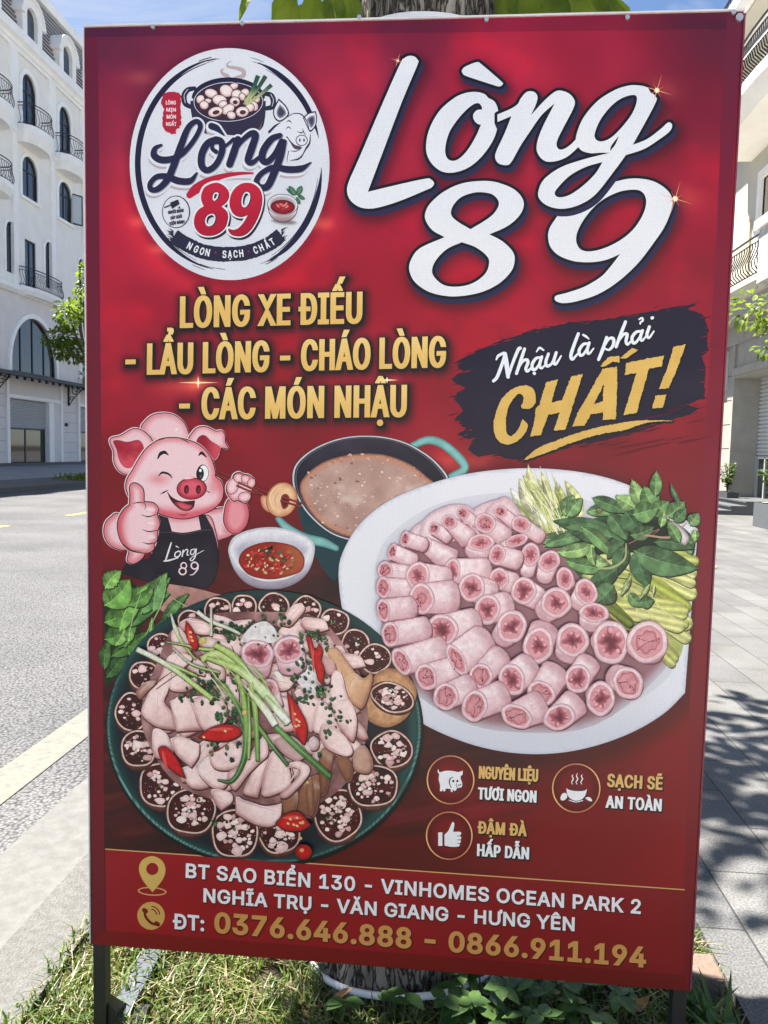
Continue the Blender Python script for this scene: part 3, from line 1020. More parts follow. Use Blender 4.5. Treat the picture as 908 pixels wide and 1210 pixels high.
def small_tree(name, x, y, z0, h, crown_r, label, n=900, L=.16, W=.09, trunk_r=.09, seedc=0, group=None, low=.42, zr=1.0):
    rng.seed(seedc)
    t = empty(name, (x, y, z0), label, 'tree', group)
    mb = bark_tube([(0, 0, -.03), (.02, 0, h * .2), (-.02, .02, h * .42), (.02, -.02, h * .62)], [trunk_r * 1.2, trunk_r, trunk_r * .85, trunk_r * .6], 14, .06)
    cl = []
    for k in range(24):
        v = rvec()
        cl.append((v.x * crown_r, v.y * crown_r, h * (low + 1) / 2 + v.z * h * (1 - low) / 2 * zr, rng.uniform(.24, .42) * crown_r))
    limb_set(mb, (0, 0, h * .5), [c[:3] for c in cl[:12]], trunk_r * .4)
    mb.build('trunk', M['bark'], t, True)
    mb = MB()
    crown_leaves(mb, cl, n, L, W, .2)
    mb.build('crown', M['leaf_far'], t)
    return t


small_tree('sidewalk_tree', -12.5, 24.9, .09, 7.6, 1.25, 'slender tree with yellow green leaves on the far sidewalk in front of the white townhouses', 2600, .17, .11, .16, 5, low=.42)
small_tree('pavement_tree', 5.75, 11.3, .01, 5.2, 1.05, 'leafy tree on the pavement in front of the cream town house', 1500, .13, .075, .08, 9, low=.5)
# tuft at the foot of the far tree
rng.seed(3)
mb = MB()
for _ in range(260):
    x, y = -12.55 + rng.gauss(0, .35), 24.6 + rng.gauss(0, .7)
    a = rng.uniform(0, 6.28)
    leaf(mb, (x, y, .09), (math.cos(a) * .5, math.sin(a) * .5, 1), (0, 0, 1), rng.uniform(.15, .4), .05, .3)
tag(mb.build('grass_tuft', M['leaf_far']), 'green grass tuft growing at the foot of the far sidewalk tree', 'grass', kind='stuff')


def bush(name, x, y, z, r, h, label, n=160, L=.13, W=.07):
    t = empty(name, (x, y, z), label, 'plant')
    mb = MB()
    st = MB()
    for k in range(9):
        a = rng.uniform(0, 6.28); rr = r * rng.uniform(.2, .9)
        e = (rr * math.cos(a), rr * math.sin(a), h * rng.uniform(.45, 1))
        st.tube(smooth_line([(0, 0, -.02), (e[0] * .3, e[1] * .3, e[2] * .6), e], 4), .008, 5)
        for _ in range(n // 9):
            tt = rng.uniform(.25, 1.05)
            p = (e[0] * tt, e[1] * tt, e[2] * tt ** .8)
            leaf(mb, p, (rng.uniform(-1, 1), rng.uniform(-1, 1), rng.uniform(-.2, .7)), (0, 0, 1), L * rng.uniform(.7, 1.2), W, .35)
    mb.build('foliage', M['leaf_bush'], t)
    st.build('stem', M['bark'], t)
    return t


def planter(x0, x1, y0, y1, h, m, label, z=None):
    t = empty('planter_box', ((x0 + x1) / 2, (y0 + y1) / 2, PAVE_Z if z is None else z), label, 'planter')
    w, d = (x1 - x0) / 2, (y1 - y0) / 2
    mb = MB()
    e = .04
    mb.box(-w, w, -d, -d + e, 0, h).box(-w, w, d - e, d, 0, h).box(-w, -w + e, -d + e, d - e, 0, h).box(w - e, w, -d + e, d - e, 0, h)
    mb.build('box', m, t)
    MB().box(-w + e, w - e, -d + e, d - e, .02, h - .05).build('soil', M['earth'], t)
    return t


planter(6.0, 6.7, 12.7, 13.95, .46, mat('grey_planter', (.10, .108, .115), .5, .4, var=.15, scale=30), 'grey stone planter box with a leafy bush in front of the roller shutter')
bush('leafy_bush', 6.32, 13.5, .42, .42, .8, 'bright green bush growing in the grey planter box', 300)
planter(6.99, 7.27, 18.25, 19.05, .15, M['dark_stone'], 'black planter box on the top stone step against the pillar', .337)
bush('small_bush', 7.13, 18.65, .44, .3, .75, 'bushy plant in the black planter on the top step', 220, .12, .06)

# ------------------------------------------------------------------ verge: grass, weeds, edging
rng.seed(21)
M['grass_green'] = leaf_mat('grass_green', (.07, .12, .03), (.15, .20, .055), 12, .35)
M['grass_dry'] = leaf_mat('grass_dry', (.20, .165, .085), (.36, .31, .18), 20, .2)


def blades(n, region, mat_, name, hmin, hmax, w, lean=.7, mask=None):
    mb = MB()
    for _ in range(n):
        x, y = rng.uniform(*region[0]), rng.uniform(*region[1])
        if mask and not mask(x, y): continue
        a = rng.uniform(0, 6.28)
        h = rng.uniform(hmin, hmax)
        ln = rng.uniform(.15, lean) * h
        dx, dy = math.cos(a), math.sin(a)
        ww = w * rng.uniform(.6, 1.3)
        sx, sy = -dy * ww, dx * ww
        p0 = (x, y, -.012); p1 = (x + dx * ln * .4, y + dy * ln * .4, h * .62); p2 = (x + dx * ln * 1.2, y + dy * ln * 1.2, h * rng.uniform(.75, 1))
        mb.add([(p0[0] - sx, p0[1] - sy, p0[2]), (p0[0] + sx, p0[1] + sy, p0[2]), (p1[0] + sx * .8, p1[1] + sy * .8, p1[2]), (p1[0] - sx * .8, p1[1] - sy * .8, p1[2]), p2], [(0, 1, 2, 3), (3, 2, 4)])
    o = mb.build(name, mat_)
    return tag(o, kind='stuff')


def not_trunk(x, y): return (x - TX + .02) ** 2 + (y - TY) ** 2 > .20 ** 2
def edge_soft(x, y):
    if not not_trunk(x, y): return False
    if x < -.76 and rng.random() < .4: return False
    return math.sin(x * 9 + 1.2 * math.sin(y * 7)) * math.sin(y * 8 + x * 3) > -.93
tag(blades(19000, ((-.83, .80), (-.25, 1.3)), M['grass_green'], 'grass', .015, .062, .0024, 1.3, edge_soft), 'mixed green grass growing on the verge round the tree', 'grass')
tag(blades(10500, ((-.82, .80), (-.25, 1.3)), M['grass_dry'], 'dry_grass', .008, .042, .0021, 2.2, edge_soft), 'dry straw coloured grass lying between the green blades', 'grass')
tag(blades(3000, ((-.78, .78), (-1.6, -.25)), M['grass_green'], 'grass', .02, .07, .003, .9, None), 'grass on the part of the verge towards the viewer', 'grass')
# broad leaved weeds in the shade under the sign
mb = MB()
for _ in range(95):
    x = rng.gauss(.22, .16); y = rng.uniform(.08, .36)
    if not not_trunk(x, y) or x > .75 or (x < .15 and y > .12): continue
    h = rng.uniform(.05, .14)
    top = (x + rng.uniform(-.03, .03), y + rng.uniform(-.03, .03), h)
    mb.tube([(x, y, -.01), top], .0018, 4)
    for k in range(rng.choice((3, 3, 4, 5))):
        a = rng.uniform(0, 6.28)
        leaf(mb, top, (math.cos(a), math.sin(a), rng.uniform(-.1, .3)), (0, 0, 1), rng.uniform(.03, .055), rng.uniform(.022, .034), .25, .1)
tag(mb.build('weeds', M['leaf_dark']), 'low broad leaved weeds in the shade under the sign by the trunk', 'weeds', kind='stuff')
# spiky tuft by the right leg
mb = MB()
for _ in range(46):
    a = rng.uniform(0, 6.28); sp = rng.uniform(.1, .8)
    leaf(mb, (.70 + rng.gauss(0, .045), .22 + rng.gauss(0, .05), -.01), (math.cos(a) * sp, math.sin(a) * sp, 1), (0, 0, 1), rng.uniform(.08, .17), .014, .35, .3)
tag(mb.build('leafy_tuft', M['leaf_dark']), 'dark green spiky tuft growing beside the right leg of the sign', 'plant')
# grey plastic edging strip and a brick edge
mb = MB()
for k in range(24):
    y0, y1 = .02 + k * .05, .02 + (k + 1) * .05
    w = lambda y: .01 * math.sin(y * 9)
    mb.add([(-.625 + w(y0), y0, .02), (-.575 + w(y0), y0, .026), (-.575 + w(y1), y1, .026), (-.625 + w(y1), y1, .02), (-.625 + w(y0), y0, -.02), (-.575 + w(y0), y0, -.02), (-.575 + w(y1), y1, -.02), (-.625 + w(y1), y1, -.02)],
           [(0, 1, 2, 3), (0, 4, 5, 1), (1, 5, 6, 2), (3, 2, 6, 7), (0, 3, 7, 4)])
tag(mb.build('edging_strip', mat('grey_plastic', (.085, .095, .115), .6, .25, var=.08, scale=6)), 'grey plastic edging strip half buried in the grass by the left leg', 'edging')
mb = MB()
mb.box(.36, .80, .345, .44, -.03, .045)
o = mb.build('brick_edge', mat('weathered_brick', (.20, .125, .09), .9, .15, col2=(.15, .135, .12), scale=16, bump=.5, bscale=60))
bv = o.modifiers.new('bevel', 'BEVEL'); bv.width = .008; bv.segments = 2
tag(o, 'weathered reddish brick kerb lying in the grass behind the right leg', 'brick')
# fallen leaves
M['dead_leaf'] = mat('dead_leaf', (.30, .17, .07), .7, .2, var=.3, scale=40)
for k, (x, y, L_) in enumerate(((-.33, .30, .06), (-.12, .16, .055), (.55, .2, .05))):
    mb = MB()
    leaf(mb, (0, 0, 0), (.7, .3 * (k - 1), .25), (0, 0, 1), L_, L_ * .55, -.3, .35)
    tag(mb.build('fallen_leaf', M['dead_leaf'], None, loc=(x, y, .05)), ['curled brown leaf on the grass left of the trunk', 'brown fallen leaf beside the white hose ring', 'brown fallen leaf among the weeds near the right leg'][k], 'leaf', 'fallen leaves')
mb = MB()
leaf(mb, (0, 0, 0), (1, .3, .1), (0, 0, 1), .12, .07, -.2, .2)
tag(mb.build('fallen_leaf', M['dead_leaf'], None, loc=(3.15, 7.7, .02)), 'single orange brown leaf lying on the sunlit paving slabs', 'leaf', 'fallen leaves')


# ------------------------------------------------------------------ the signboard
HI = np.linalg.inv(_h)


def px2b(P):
    """photograph pixel -> position on the board face (x, z) in the sign's own frame"""
    P = np.asarray(P, float)
    q = np.c_[P - (CX, CY), np.ones(len(P))] @ HI.T
    q = q[:, :2] / q[:, 2:]
    return np.c_[q[:, 0] - BW / 2, ZTOP - q[:, 1]]


def b2px(P):
    P = np.asarray(P, float)
    q = np.c_[P[:, 0] + BW / 2, ZTOP - P[:, 1], np.ones(len(P))] @ _h.T
    return q[:, :2] / q[:, 2:] + (CX, CY)


GAIN, HAZE = np.array((1.06, 1.0, .93)), 0.014


def K(c):
    c = np.asarray(c, float) / 255.0
    l = np.where(c < .04045, c / 12.92, ((c + .055) / 1.055) ** 2.4)
    return np.maximum((l - HAZE) * GAIN, .004)


def mixc(a, b, t):
    a, b = np.asarray(a, float), np.asarray(b, float)
    t = np.clip(np.asarray(t, float), 0, 1)[..., None]
    return a * (1 - t) + b * t


def sstep(x, a, b):
    t = np.clip((np.asarray(x, float) - a) / (b - a), 0, 1)
    return t * t * (3 - 2 * t)


_lat = nrng.random((64, 64))


def vnoise(P, s, seed=0):
    P = np.asarray(P, float) / s + seed * 7.31
    i = np.floor(P).astype(int)
    f = P - i
    f = f * f * (3 - 2 * f)
    g = lambda a, b: _lat[(i[:, 0] + a) % 64, (i[:, 1] + b) % 64]
    return (g(0, 0) * (1 - f[:, 0]) + g(1, 0) * f[:, 0]) * (1 - f[:, 1]) + (g(0, 1) * (1 - f[:, 0]) + g(1, 1) * f[:, 0]) * f[:, 1]


def fbm(P, s, seed=0):
    return vnoise(P, s, seed) * .55 + vnoise(P, s / 2.1, seed + 1) * .28 + vnoise(P, s / 4.3, seed + 2) * .17


def Z(x0, y0, s):
    def f(pts):
        return [(x0 + p[0] / s, y0 + p[1] / s) + tuple(p[2:]) for p in pts]
    return f


DZ = 6e-6


class Art:
    """flat printed artwork: every shape is a thin layer of coloured faces on the board face"""
    def __init__(s, base=0, tex=0.0):
        s.tex = tex
        s.V, s.C, s.F, s.k, s.n = [], [], [], base, 0

    def _push(s, V, F, C):
        if len(F) == 0: return
        b = px2b(V)
        y = -(0.0006 + s.k * DZ)
        s.k += 1
        s.V.append(np.c_[b[:, 0], np.full(len(b), y), b[:, 1]])
        s.C.append(np.broadcast_to(C, (len(b), 3)))
        s.F.append(np.asarray(F) + s.n)
        s.n += len(b)

    def flat(s, loops, c, evenodd=False):
        if not isinstance(loops, list) or not hasattr(loops[0][0], '__len__'): loops = [loops]
        loops = [np.array([p[:2] for p in L], float) for L in loops]
        V, F = fill(loops, evenodd=evenodd)
        s._push(V, F, K(c))

    def smooth(s, loops, c, n=5):
        s.flat([smooth_loop(L, n) for L in loops], c)

    def shaded(s, loops, fn, sp=3.0, evenodd=False):
        if not isinstance(loops, list) or not hasattr(loops[0][0], '__len__'): loops = [loops]
        loops = [np.array([p[:2] for p in L], float) for L in loops]
        den = []
        for L in loops:
            o = []
            for a, b in zip(L, np.roll(L, -1, 0)):
                m = max(1, int(np.hypot(*(b - a)) / sp))
                o += [a + (b - a) * k / m for k in range(m)]
            den.append(np.array(o))
        allp = np.concatenate(den)
        x0, y0 = allp.min(0); x1, y1 = allp.max(0)
        gx, gy = np.meshgrid(np.arange(x0 + sp / 2, x1, sp), np.arange(y0 + sp / 2, y1, sp * .87))
        gx[1::2] += sp / 2
        G = np.c_[gx.ravel(), gy.ravel()]
        if len(G):
            ins = (winding(G, den) % 2 != 0) if evenodd else (winding(G, den) != 0)
            G = G[ins]
            if len(G): G = G[seg_dist(G, den) > sp * .35]
        V, F = fill(den, G, evenodd)
        if len(F) == 0: return
        d = seg_dist(V, den)
        c = fn(V, d)
        if s.tex: c = c * (1 + s.tex * (vnoise(V, 3.1, 5) * .6 + vnoise(V, 1.4, 8) * .4 - .5))[:, None]
        s._push(V, F, K(np.clip(c, 0, 255)))

    def stroke(s, pts, w, c, n=6, cap=True, fn=None, sp=3.0):
        s.strokes([(pts, w)], c, n, cap, fn, sp)

    def strokes(s, items, c, n=6, cap=True, fn=None, sp=3.0, grow=0.0, shift=(0, 0)):
        loops = [stroke_loop(p, w, n, cap, grow) + np.array(shift) for p, w in items]
        if fn: s.shaded(loops, fn, sp)
        else: s.flat(loops, c)

    def build(s, name, parent):
        V = np.concatenate(s.V); C = np.concatenate(s.C); F = np.concatenate(s.F)
        me = bpy.data.meshes.new(name)
        me.vertices.add(len(V)); me.vertices.foreach_set('co', V.ravel())
        a = V[F]
        nrm = np.cross(a[:, 1] - a[:, 0], a[:, 2] - a[:, 0])[:, 1]
        F = np.where((nrm > 0)[:, None], F[:, ::-1], F)
        me.loops.add(F.size); me.loops.foreach_set('vertex_index', F.ravel().astype(np.int32))
        me.polygons.add(len(F)); me.polygons.foreach_set('loop_start', (np.arange(len(F)) * 3).astype(np.int32))
        me.update(calc_edges=True)
        at = me.color_attributes.new('print_colour', 'FLOAT_COLOR', 'POINT')
        at.data.foreach_set('color', np.c_[C, np.ones(len(C))].ravel().astype(np.float32))
        me.materials.append(M['print'])
        o = bpy.data.objects.new(name, me)
        COL.objects.link(o)
        o.parent = parent
        return o


def stroke_loop(pts, w, n=6, cap=True, grow=0.0):
    P = smooth_line([p[:2] for p in pts], n)
    w = np.asarray(w, float) if hasattr(w, '__len__') else np.array([w, w], float)
    W = np.interp(np.linspace(0, 1, len(P)), np.linspace(0, 1, len(w)), w) / 2 + grow
    T = np.gradient(P, axis=0)
    T /= np.maximum(np.hypot(T[:, 0], T[:, 1]), 1e-9)[:, None]
    N = np.c_[-T[:, 1], T[:, 0]]
    A, B = P + N * W[:, None], P - N * W[:, None]
    def arc(c, a, r):
        return [c + r * np.array((math.cos(a + math.pi * k / 6), math.sin(a + math.pi * k / 6))) for k in range(1, 6)]
    L = list(A)
    if cap and W[-1] > .15:
        a = math.atan2(N[-1][1], N[-1][0]); L += arc(P[-1], a - math.pi, W[-1])[::-1]
    L += list(B[::-1])
    if cap and W[0] > .15:
        a = math.atan2(-N[0][1], -N[0][0]); L += arc(P[0], a - math.pi, W[0])[::-1]
    return np.array(L)


def print_mat():
    m, t, p = new_mat('printed_canvas')
    at = t.nodes.new('ShaderNodeAttribute'); at.attribute_name = 'print_colour'
    tcn = t.nodes.new('ShaderNodeTexCoord')
    def weave(axis):
        w = t.nodes.new('ShaderNodeTexWave'); w.bands_direction = axis
        w.inputs['Scale'].default_value = 95; w.inputs['Distortion'].default_value = .6
        w.inputs['Detail'].default_value = 2; w.inputs['Detail Scale'].default_value = 6
        t.links.new(tcn.outputs['Object'], w.inputs['Vector'])
        return w
    a, b = weave('X'), weave('Z')
    ad = t.nodes.new('ShaderNodeMath'); ad.operation = 'ADD'
    t.links.new(a.outputs['Fac'], ad.inputs[0]); t.links.new(b.outputs['Fac'], ad.inputs[1])
    mr = t.nodes.new('ShaderNodeMapRange')
    mr.inputs['From Max'].default_value = 2
    mr.inputs['To Min'].default_value = .91; mr.inputs['To Max'].default_value = 1.07
    t.links.new(ad.outputs[0], mr.inputs['Value'])
    n = t.nodes.new('ShaderNodeTexNoise'); n.inputs['Scale'].default_value = 420; n.inputs['Detail'].default_value = 3
    t.links.new(tcn.outputs['Object'], n.inputs['Vector'])
    mr2 = t.nodes.new('ShaderNodeMapRange')
    mr2.inputs['From Min'].default_value = .25; mr2.inputs['From Max'].default_value = .75
    mr2.inputs['To Min'].default_value = .93; mr2.inputs['To Max'].default_value = 1.06
    t.links.new(n.outputs['Fac'], mr2.inputs['Value'])
    mu = t.nodes.new('ShaderNodeMath'); mu.operation = 'MULTIPLY'
    t.links.new(mr.outputs[0], mu.inputs[0]); t.links.new(mr2.outputs[0], mu.inputs[1])
    mm = t.nodes.new('ShaderNodeMixRGB'); mm.blend_type = 'MULTIPLY'; mm.inputs['Fac'].default_value = 1
    t.links.new(at.outputs['Color'], mm.inputs['Color1']); t.links.new(mu.outputs[0], mm.inputs['Color2'])
    t.links.new(mm.outputs['Color'], p.inputs['Base Color'])
    # slack waves of the stretched banner
    n3 = t.nodes.new('ShaderNodeTexNoise'); n3.inputs['Scale'].default_value = 3.2; n3.inputs['Detail'].default_value = 2
    t.links.new(tcn.outputs['Object'], n3.inputs['Vector'])
    bp = t.nodes.new('ShaderNodeBump'); bp.inputs['Strength'].default_value = .4; bp.inputs['Distance'].default_value = .02
    t.links.new(n3.outputs['Fac'], bp.inputs['Height']); t.links.new(bp.outputs[0], p.inputs['Normal'])
    p.inputs['Roughness'].default_value = .42
    p.inputs['Specular IOR Level'].default_value = .32
    return m


M['print'] = print_mat()
sign = empty('signboard', (0, 0, 0), 'tall red restaurant signboard printed with food pictures, on short black legs', 'signboard')

# ------------- outlines traced from the headline
zA, zB, zC, zD = Z(400, 50, 4.54), Z(560, 70, 3.632), Z(470, 200, 5.044), Z(630, 200, 5.044)
HEAD = [
    [zA([(330, 118), (352, 88), (378, 74), (408, 78), (426, 98), (422, 126), (340, 320), (240, 580), (155, 803, 1), (300, 768), (460, 733), (492, 735), (510, 755), (500, 776), (470, 792), (330, 850), (230, 882), (165, 893), (110, 884), (65, 852), (45, 808), (52, 752), (110, 620), (220, 365)])],
    [zA([(662, 152), (680, 132), (740, 108), (768, 120), (870, 208), (880, 226), (862, 238), (830, 230), (690, 184), (668, 170)])],
    [zA([(735, 267), (780, 277), (803, 299, 1), (835, 318), (853, 355), (856, 400), (848, 470), (820, 540), (760, 620), (690, 675), (610, 700), (545, 690), (490, 640), (468, 570), (485, 470), (540, 370), (620, 300), (680, 273)]),
     zA([(748, 327), (767, 345), (768, 362, 1), (742, 365), (722, 388), (726, 418), (745, 438), (763, 442, 1), (738, 500), (690, 580), (640, 628), (600, 635), (575, 610), (572, 560), (595, 480), (650, 400), (710, 342)])[::-1]],
    [zB([(200, 170), (225, 142), (255, 140), (272, 160), (265, 195), (243, 242, 1), (295, 185), (340, 145), (370, 135), (410, 150), (432, 182), (422, 220), (385, 290), (355, 352), (358, 382), (378, 388), (410, 370), (442, 338, 1), (455, 370, 1), (400, 418), (350, 438), (305, 438), (275, 410), (268, 370), (290, 300), (346, 190, 1), (290, 240), (240, 310), (200, 370), (160, 440), (140, 455), (105, 448), (90, 425), (95, 395), (130, 320), (160, 245, 1), (100, 270, 1), (100, 238, 1), (160, 212), (188, 192)])],
    [zB([(690, 112), (740, 120), (756, 142, 1), (778, 160), (775, 195), (680, 368, 1), (742, 343), (800, 300), (832, 272), (849, 282), (840, 308), (800, 340), (730, 385), (650, 412, 1), (600, 480), (520, 580), (450, 625), (380, 642), (320, 632), (280, 602), (275, 565), (300, 515), (370, 465), (470, 430), (582, 402, 1), (540, 402), (500, 404), (460, 392), (438, 360), (440, 320), (470, 250), (530, 180), (600, 135), (650, 117)]),
     zB([(690, 155), (698, 180), (680, 230), (640, 285), (590, 335), (550, 353), (522, 345), (518, 315), (545, 255), (595, 195), (645, 163)])[::-1],
     zB([(550, 442, 1), (480, 462), (410, 500), (355, 555), (345, 580), (365, 593), (410, 582), (470, 540), (520, 490)])[::-1],
     zB([(621, 328, 1), (606, 365), (583, 395, 1), (588, 372)])[::-1]],
    [zC([(510, 70), (600, 82), (690, 120), (740, 175), (745, 230), (710, 290), (640, 345), (542, 388, 1), (620, 430), (680, 490), (692, 545), (670, 610), (600, 680), (500, 730), (380, 755), (280, 755), (180, 730), (100, 675), (65, 605), (75, 540), (130, 470), (276, 405, 1), (205, 365), (165, 310), (160, 265), (190, 205), (270, 135), (380, 85)]),
     zC([(490, 137), (560, 150), (597, 190), (590, 235), (540, 290), (430, 358, 1), (350, 310), (315, 270), (325, 220), (370, 170), (430, 145)])[::-1],
     zC([(378, 435, 1), (460, 465), (525, 515), (540, 560), (515, 625), (440, 680), (350, 700), (270, 690), (215, 645), (200, 600), (225, 540), (290, 475)])[::-1]],
    [zD([(480, 76, 1), (560, 58), (640, 57), (720, 75), (790, 120), (825, 175), (820, 240), (780, 340), (720, 430), (620, 560), (500, 670), (380, 745), (260, 785), (180, 798), (135, 788), (122, 770), (135, 752), (200, 735), (300, 700), (400, 640), (460, 575), (514, 505, 1), (430, 540), (340, 554), (240, 548), (150, 515), (100, 465), (85, 405), (95, 350), (140, 280, 1), (220, 262), (330, 205), (420, 135)]),
     zD([(590, 122), (645, 135), (670, 185), (655, 260), (600, 350), (520, 420), (420, 470), (330, 490), (275, 475), (252, 425), (265, 360), (320, 270), (400, 190), (500, 138)])[::-1]],
]
def orient(g):
    A = lambda q: .5 * np.sum(q[:, 0] * np.roll(q[:, 1], -1) - np.roll(q[:, 0], -1) * q[:, 1])
    return [(q if (A(q) > 0) == (i == 0) else q[::-1]) for i, q in enumerate(g)]


HEAD = [orient([smooth_loop(L, 6) for L in g]) for g in HEAD]


def grown(loops, r):
    """outlines grown by r: offset curves with round corners, kept where they are within r of the original"""
    out = []
    for L in loops:
        L = np.asarray(L, float)
        d = np.r_[True, np.hypot(*np.diff(L, axis=0).T) > 1e-6]
        L = L[d]
        e = np.roll(L, -1, 0) - L
        e /= np.maximum(np.hypot(e[:, 0], e[:, 1]), 1e-9)[:, None]
        area = .5 * np.sum(L[:, 0] * np.roll(L[:, 1], -1) - np.roll(L[:, 0], -1) * L[:, 1])
        out.append((L, e, 1.0))
    # orientation: the first (outer) loop decides, holes run the other way
    L0 = out[0][0]
    sg = np.sign(.5 * np.sum(L0[:, 0] * np.roll(L0[:, 1], -1) - np.roll(L0[:, 0], -1) * L0[:, 1]))
    res = []
    for L, e, _ in out:
        q = []
        nrm = np.c_[e[:, 1], -e[:, 0]] * sg
        for i in range(len(L)):
            a, b = nrm[i - 1], nrm[i]
            a0, a1 = math.atan2(a[1], a[0]), math.atan2(b[1], b[0])
            da = (a1 - a0 + math.pi) % (2 * math.pi) - math.pi
            m = max(1, int(abs(da) / .35))
            for k in range(m + 1):
                t = a0 + da * k / m
                q.append(L[i] + r * np.array((math.cos(t), math.sin(t))))
        res.append(np.array(q))
    return res


def border(art, loops, r, c, shift=(0, 0)):
    g = [q + np.array(shift) for q in grown(loops, r)]
    base = [np.asarray(q) + np.array(shift) for q in loops]
    V, F = cdt(g, lambda C: (winding(C, base) != 0) | (seg_dist(C, base) < r * .985))
    art._push(V, F, K(c))


# ------------- lettering from an outline typeface
try:
    import os
    FONT = bpy.data.fonts.load(os.path.join(bpy.utils.resource_path('LOCAL'), 'datafiles', 'fonts', 'Inter.woff2'))
except Exception:
    FONT = bpy.data.fonts.load('<builtin>')


def glyphs(s, space=1.0, res=4):
    c = bpy.data.curves.new('lettering', 'FONT')
    c.font = FONT; c.body = s; c.space_character = space
    o = bpy.data.objects.new('lettering', c)
    COL.objects.link(o)
    dg = bpy.context.evaluated_depsgraph_get()
    cu = o.evaluated_get(dg).to_curve(dg)
    loops = []
    for sp in cu.splines:
        bp = sp.bezier_points
        L = []
        for i in range(len(bp)):
            a, b = bp[i], bp[(i + 1) % len(bp)]
            p0, p1, p2, p3 = a.co, a.handle_right, b.handle_left, b.co
            straight = abs((p1 - p0).cross(p3 - p0).z) < 1e-5 and abs((p2 - p0).cross(p3 - p0).z) < 1e-5
            for k in range(1 if straight else res):
                t = k / res if not straight else 0
                q = p0 * (1 - t) ** 3 + p1 * 3 * t * (1 - t) ** 2 + p2 * 3 * t * t * (1 - t) + p3 * t ** 3
                L.append((q.x, q.y))
        if len(L) > 2: loops.append(np.array(L))
    bpy.data.objects.remove(o); bpy.data.curves.remove(c)
    return loops


_hh = np.concatenate(glyphs('H'))
CAP = _hh[:, 1].max() - _hh[:, 1].min()


def text_loops(s, p0, p1, cap, ex=0, ey=0, space=1.0, shear=0.0):
    """string with its ink running from p0 to p1 (pixels on the baseline), letters emboldened by ex, ey"""
    loops = glyphs(s, space)
    A = np.concatenate(loops)
    x0, x1 = A[:, 0].min(), A[:, 0].max()
    p0, p1 = np.array(p0, float), np.array(p1, float)
    L = np.hypot(*(p1 - p0))
    sx = (L - 2 * ex) / (x1 - x0)
    sy = (cap - 2 * ey) / CAP
    # sum of signed areas tells which way outer outlines run
    tot = sum(.5 * np.sum(q[:, 0] * np.roll(q[:, 1], -1) - np.roll(q[:, 0], -1) * q[:, 1]) for q in loops)
    sg = np.sign(tot)
    out = []
    bx = (p1 - p0) / L
    up = px2b([(p0 + p1) / 2])[0]
    u2 = b2px([up, up + (0, .05)])
    up = (u2[1] - u2[0]) / np.hypot(*(u2[1] - u2[0]))
    for q in loops:
        q = np.c_[(q[:, 0] - x0) * sx + ex, q[:, 1] * sy + ey]
        keep = np.hypot(*(q - np.roll(q, 1, 0)).T) > 1e-6
        q = q[keep]
        e = np.roll(q, -1, 0) - q
        e /= np.hypot(e[:, 0], e[:, 1])[:, None]
        n = np.c_[e[:, 1], -e[:, 0]] * sg
        nm = n + np.roll(n, 1, 0)
        l2 = np.maximum((nm ** 2).sum(1), .45)
        mit = nm * (2 / l2)[:, None]
        q = q + mit * (ex, ey)
        q[:, 0] += q[:, 1] * shear
        out.append(p0 + q[:, :1] * bx + q[:, 1:] * up)
    return out


def merged_border(art, loops, r, c, shift=(0, 0)):
    """dark edge round lettering: stroke along every outline"""
    sh = np.array(shift)
    base = [q + sh for q in loops]
    ring_ = []
    for q in base:
        for sg in (1, -1):
            e = np.roll(q, -1, 0) - q
            e /= np.maximum(np.hypot(e[:, 0], e[:, 1]), 1e-9)[:, None]
            n = np.c_[e[:, 1], -e[:, 0]]
            pts = []
            for i in range(len(q)):
                a0, a1 = math.atan2(n[i - 1][1] * sg, n[i - 1][0] * sg), math.atan2(n[i][1] * sg, n[i][0] * sg)
                da = (a1 - a0 + math.pi) % (2 * math.pi) - math.pi
                for k in range(2 + int(abs(da) > .6)):
                    t = a0 + da * k / (1 + int(abs(da) > .6))
                    pts.append(q[i] + r * np.array((math.cos(t), math.sin(t))))
            ring_.append(np.array(pts))
    V, F = cdt(ring_ + base, lambda C: (winding(C, base) != 0) | (seg_dist(C, base) < r * .97))
    art._push(V, F, K(c))


GOLD, WHITE, NAVY, INK = (226, 190, 112), (226, 230, 240), (52, 50, 76), (38, 30, 40)
MENU = [text_loops('LÒNG XE ĐIẾU', (211.3, 387.7), (427, 382), 37.5, 2.0, .9, 1.10),
        text_loops('- LẨU LÒNG - CHÁO LÒNG', (146.7, 443.5), (525.5, 434), 37, 2.0, .9, 1.10),
        text_loops('- CÁC MÓN NHẬU', (210, 496), (479, 492.5), 38, 2.0, .9, 1.10)]
EMB_C, EMB_R = np.array((271.0, 194.0)), np.array((118.0, 137.0))


def emb(t, k=1.0, k2=None):
    return (EMB_C[0] + EMB_R[0] * k * math.cos(t), EMB_C[1] + EMB_R[1] * (k2 or k) * math.sin(t))


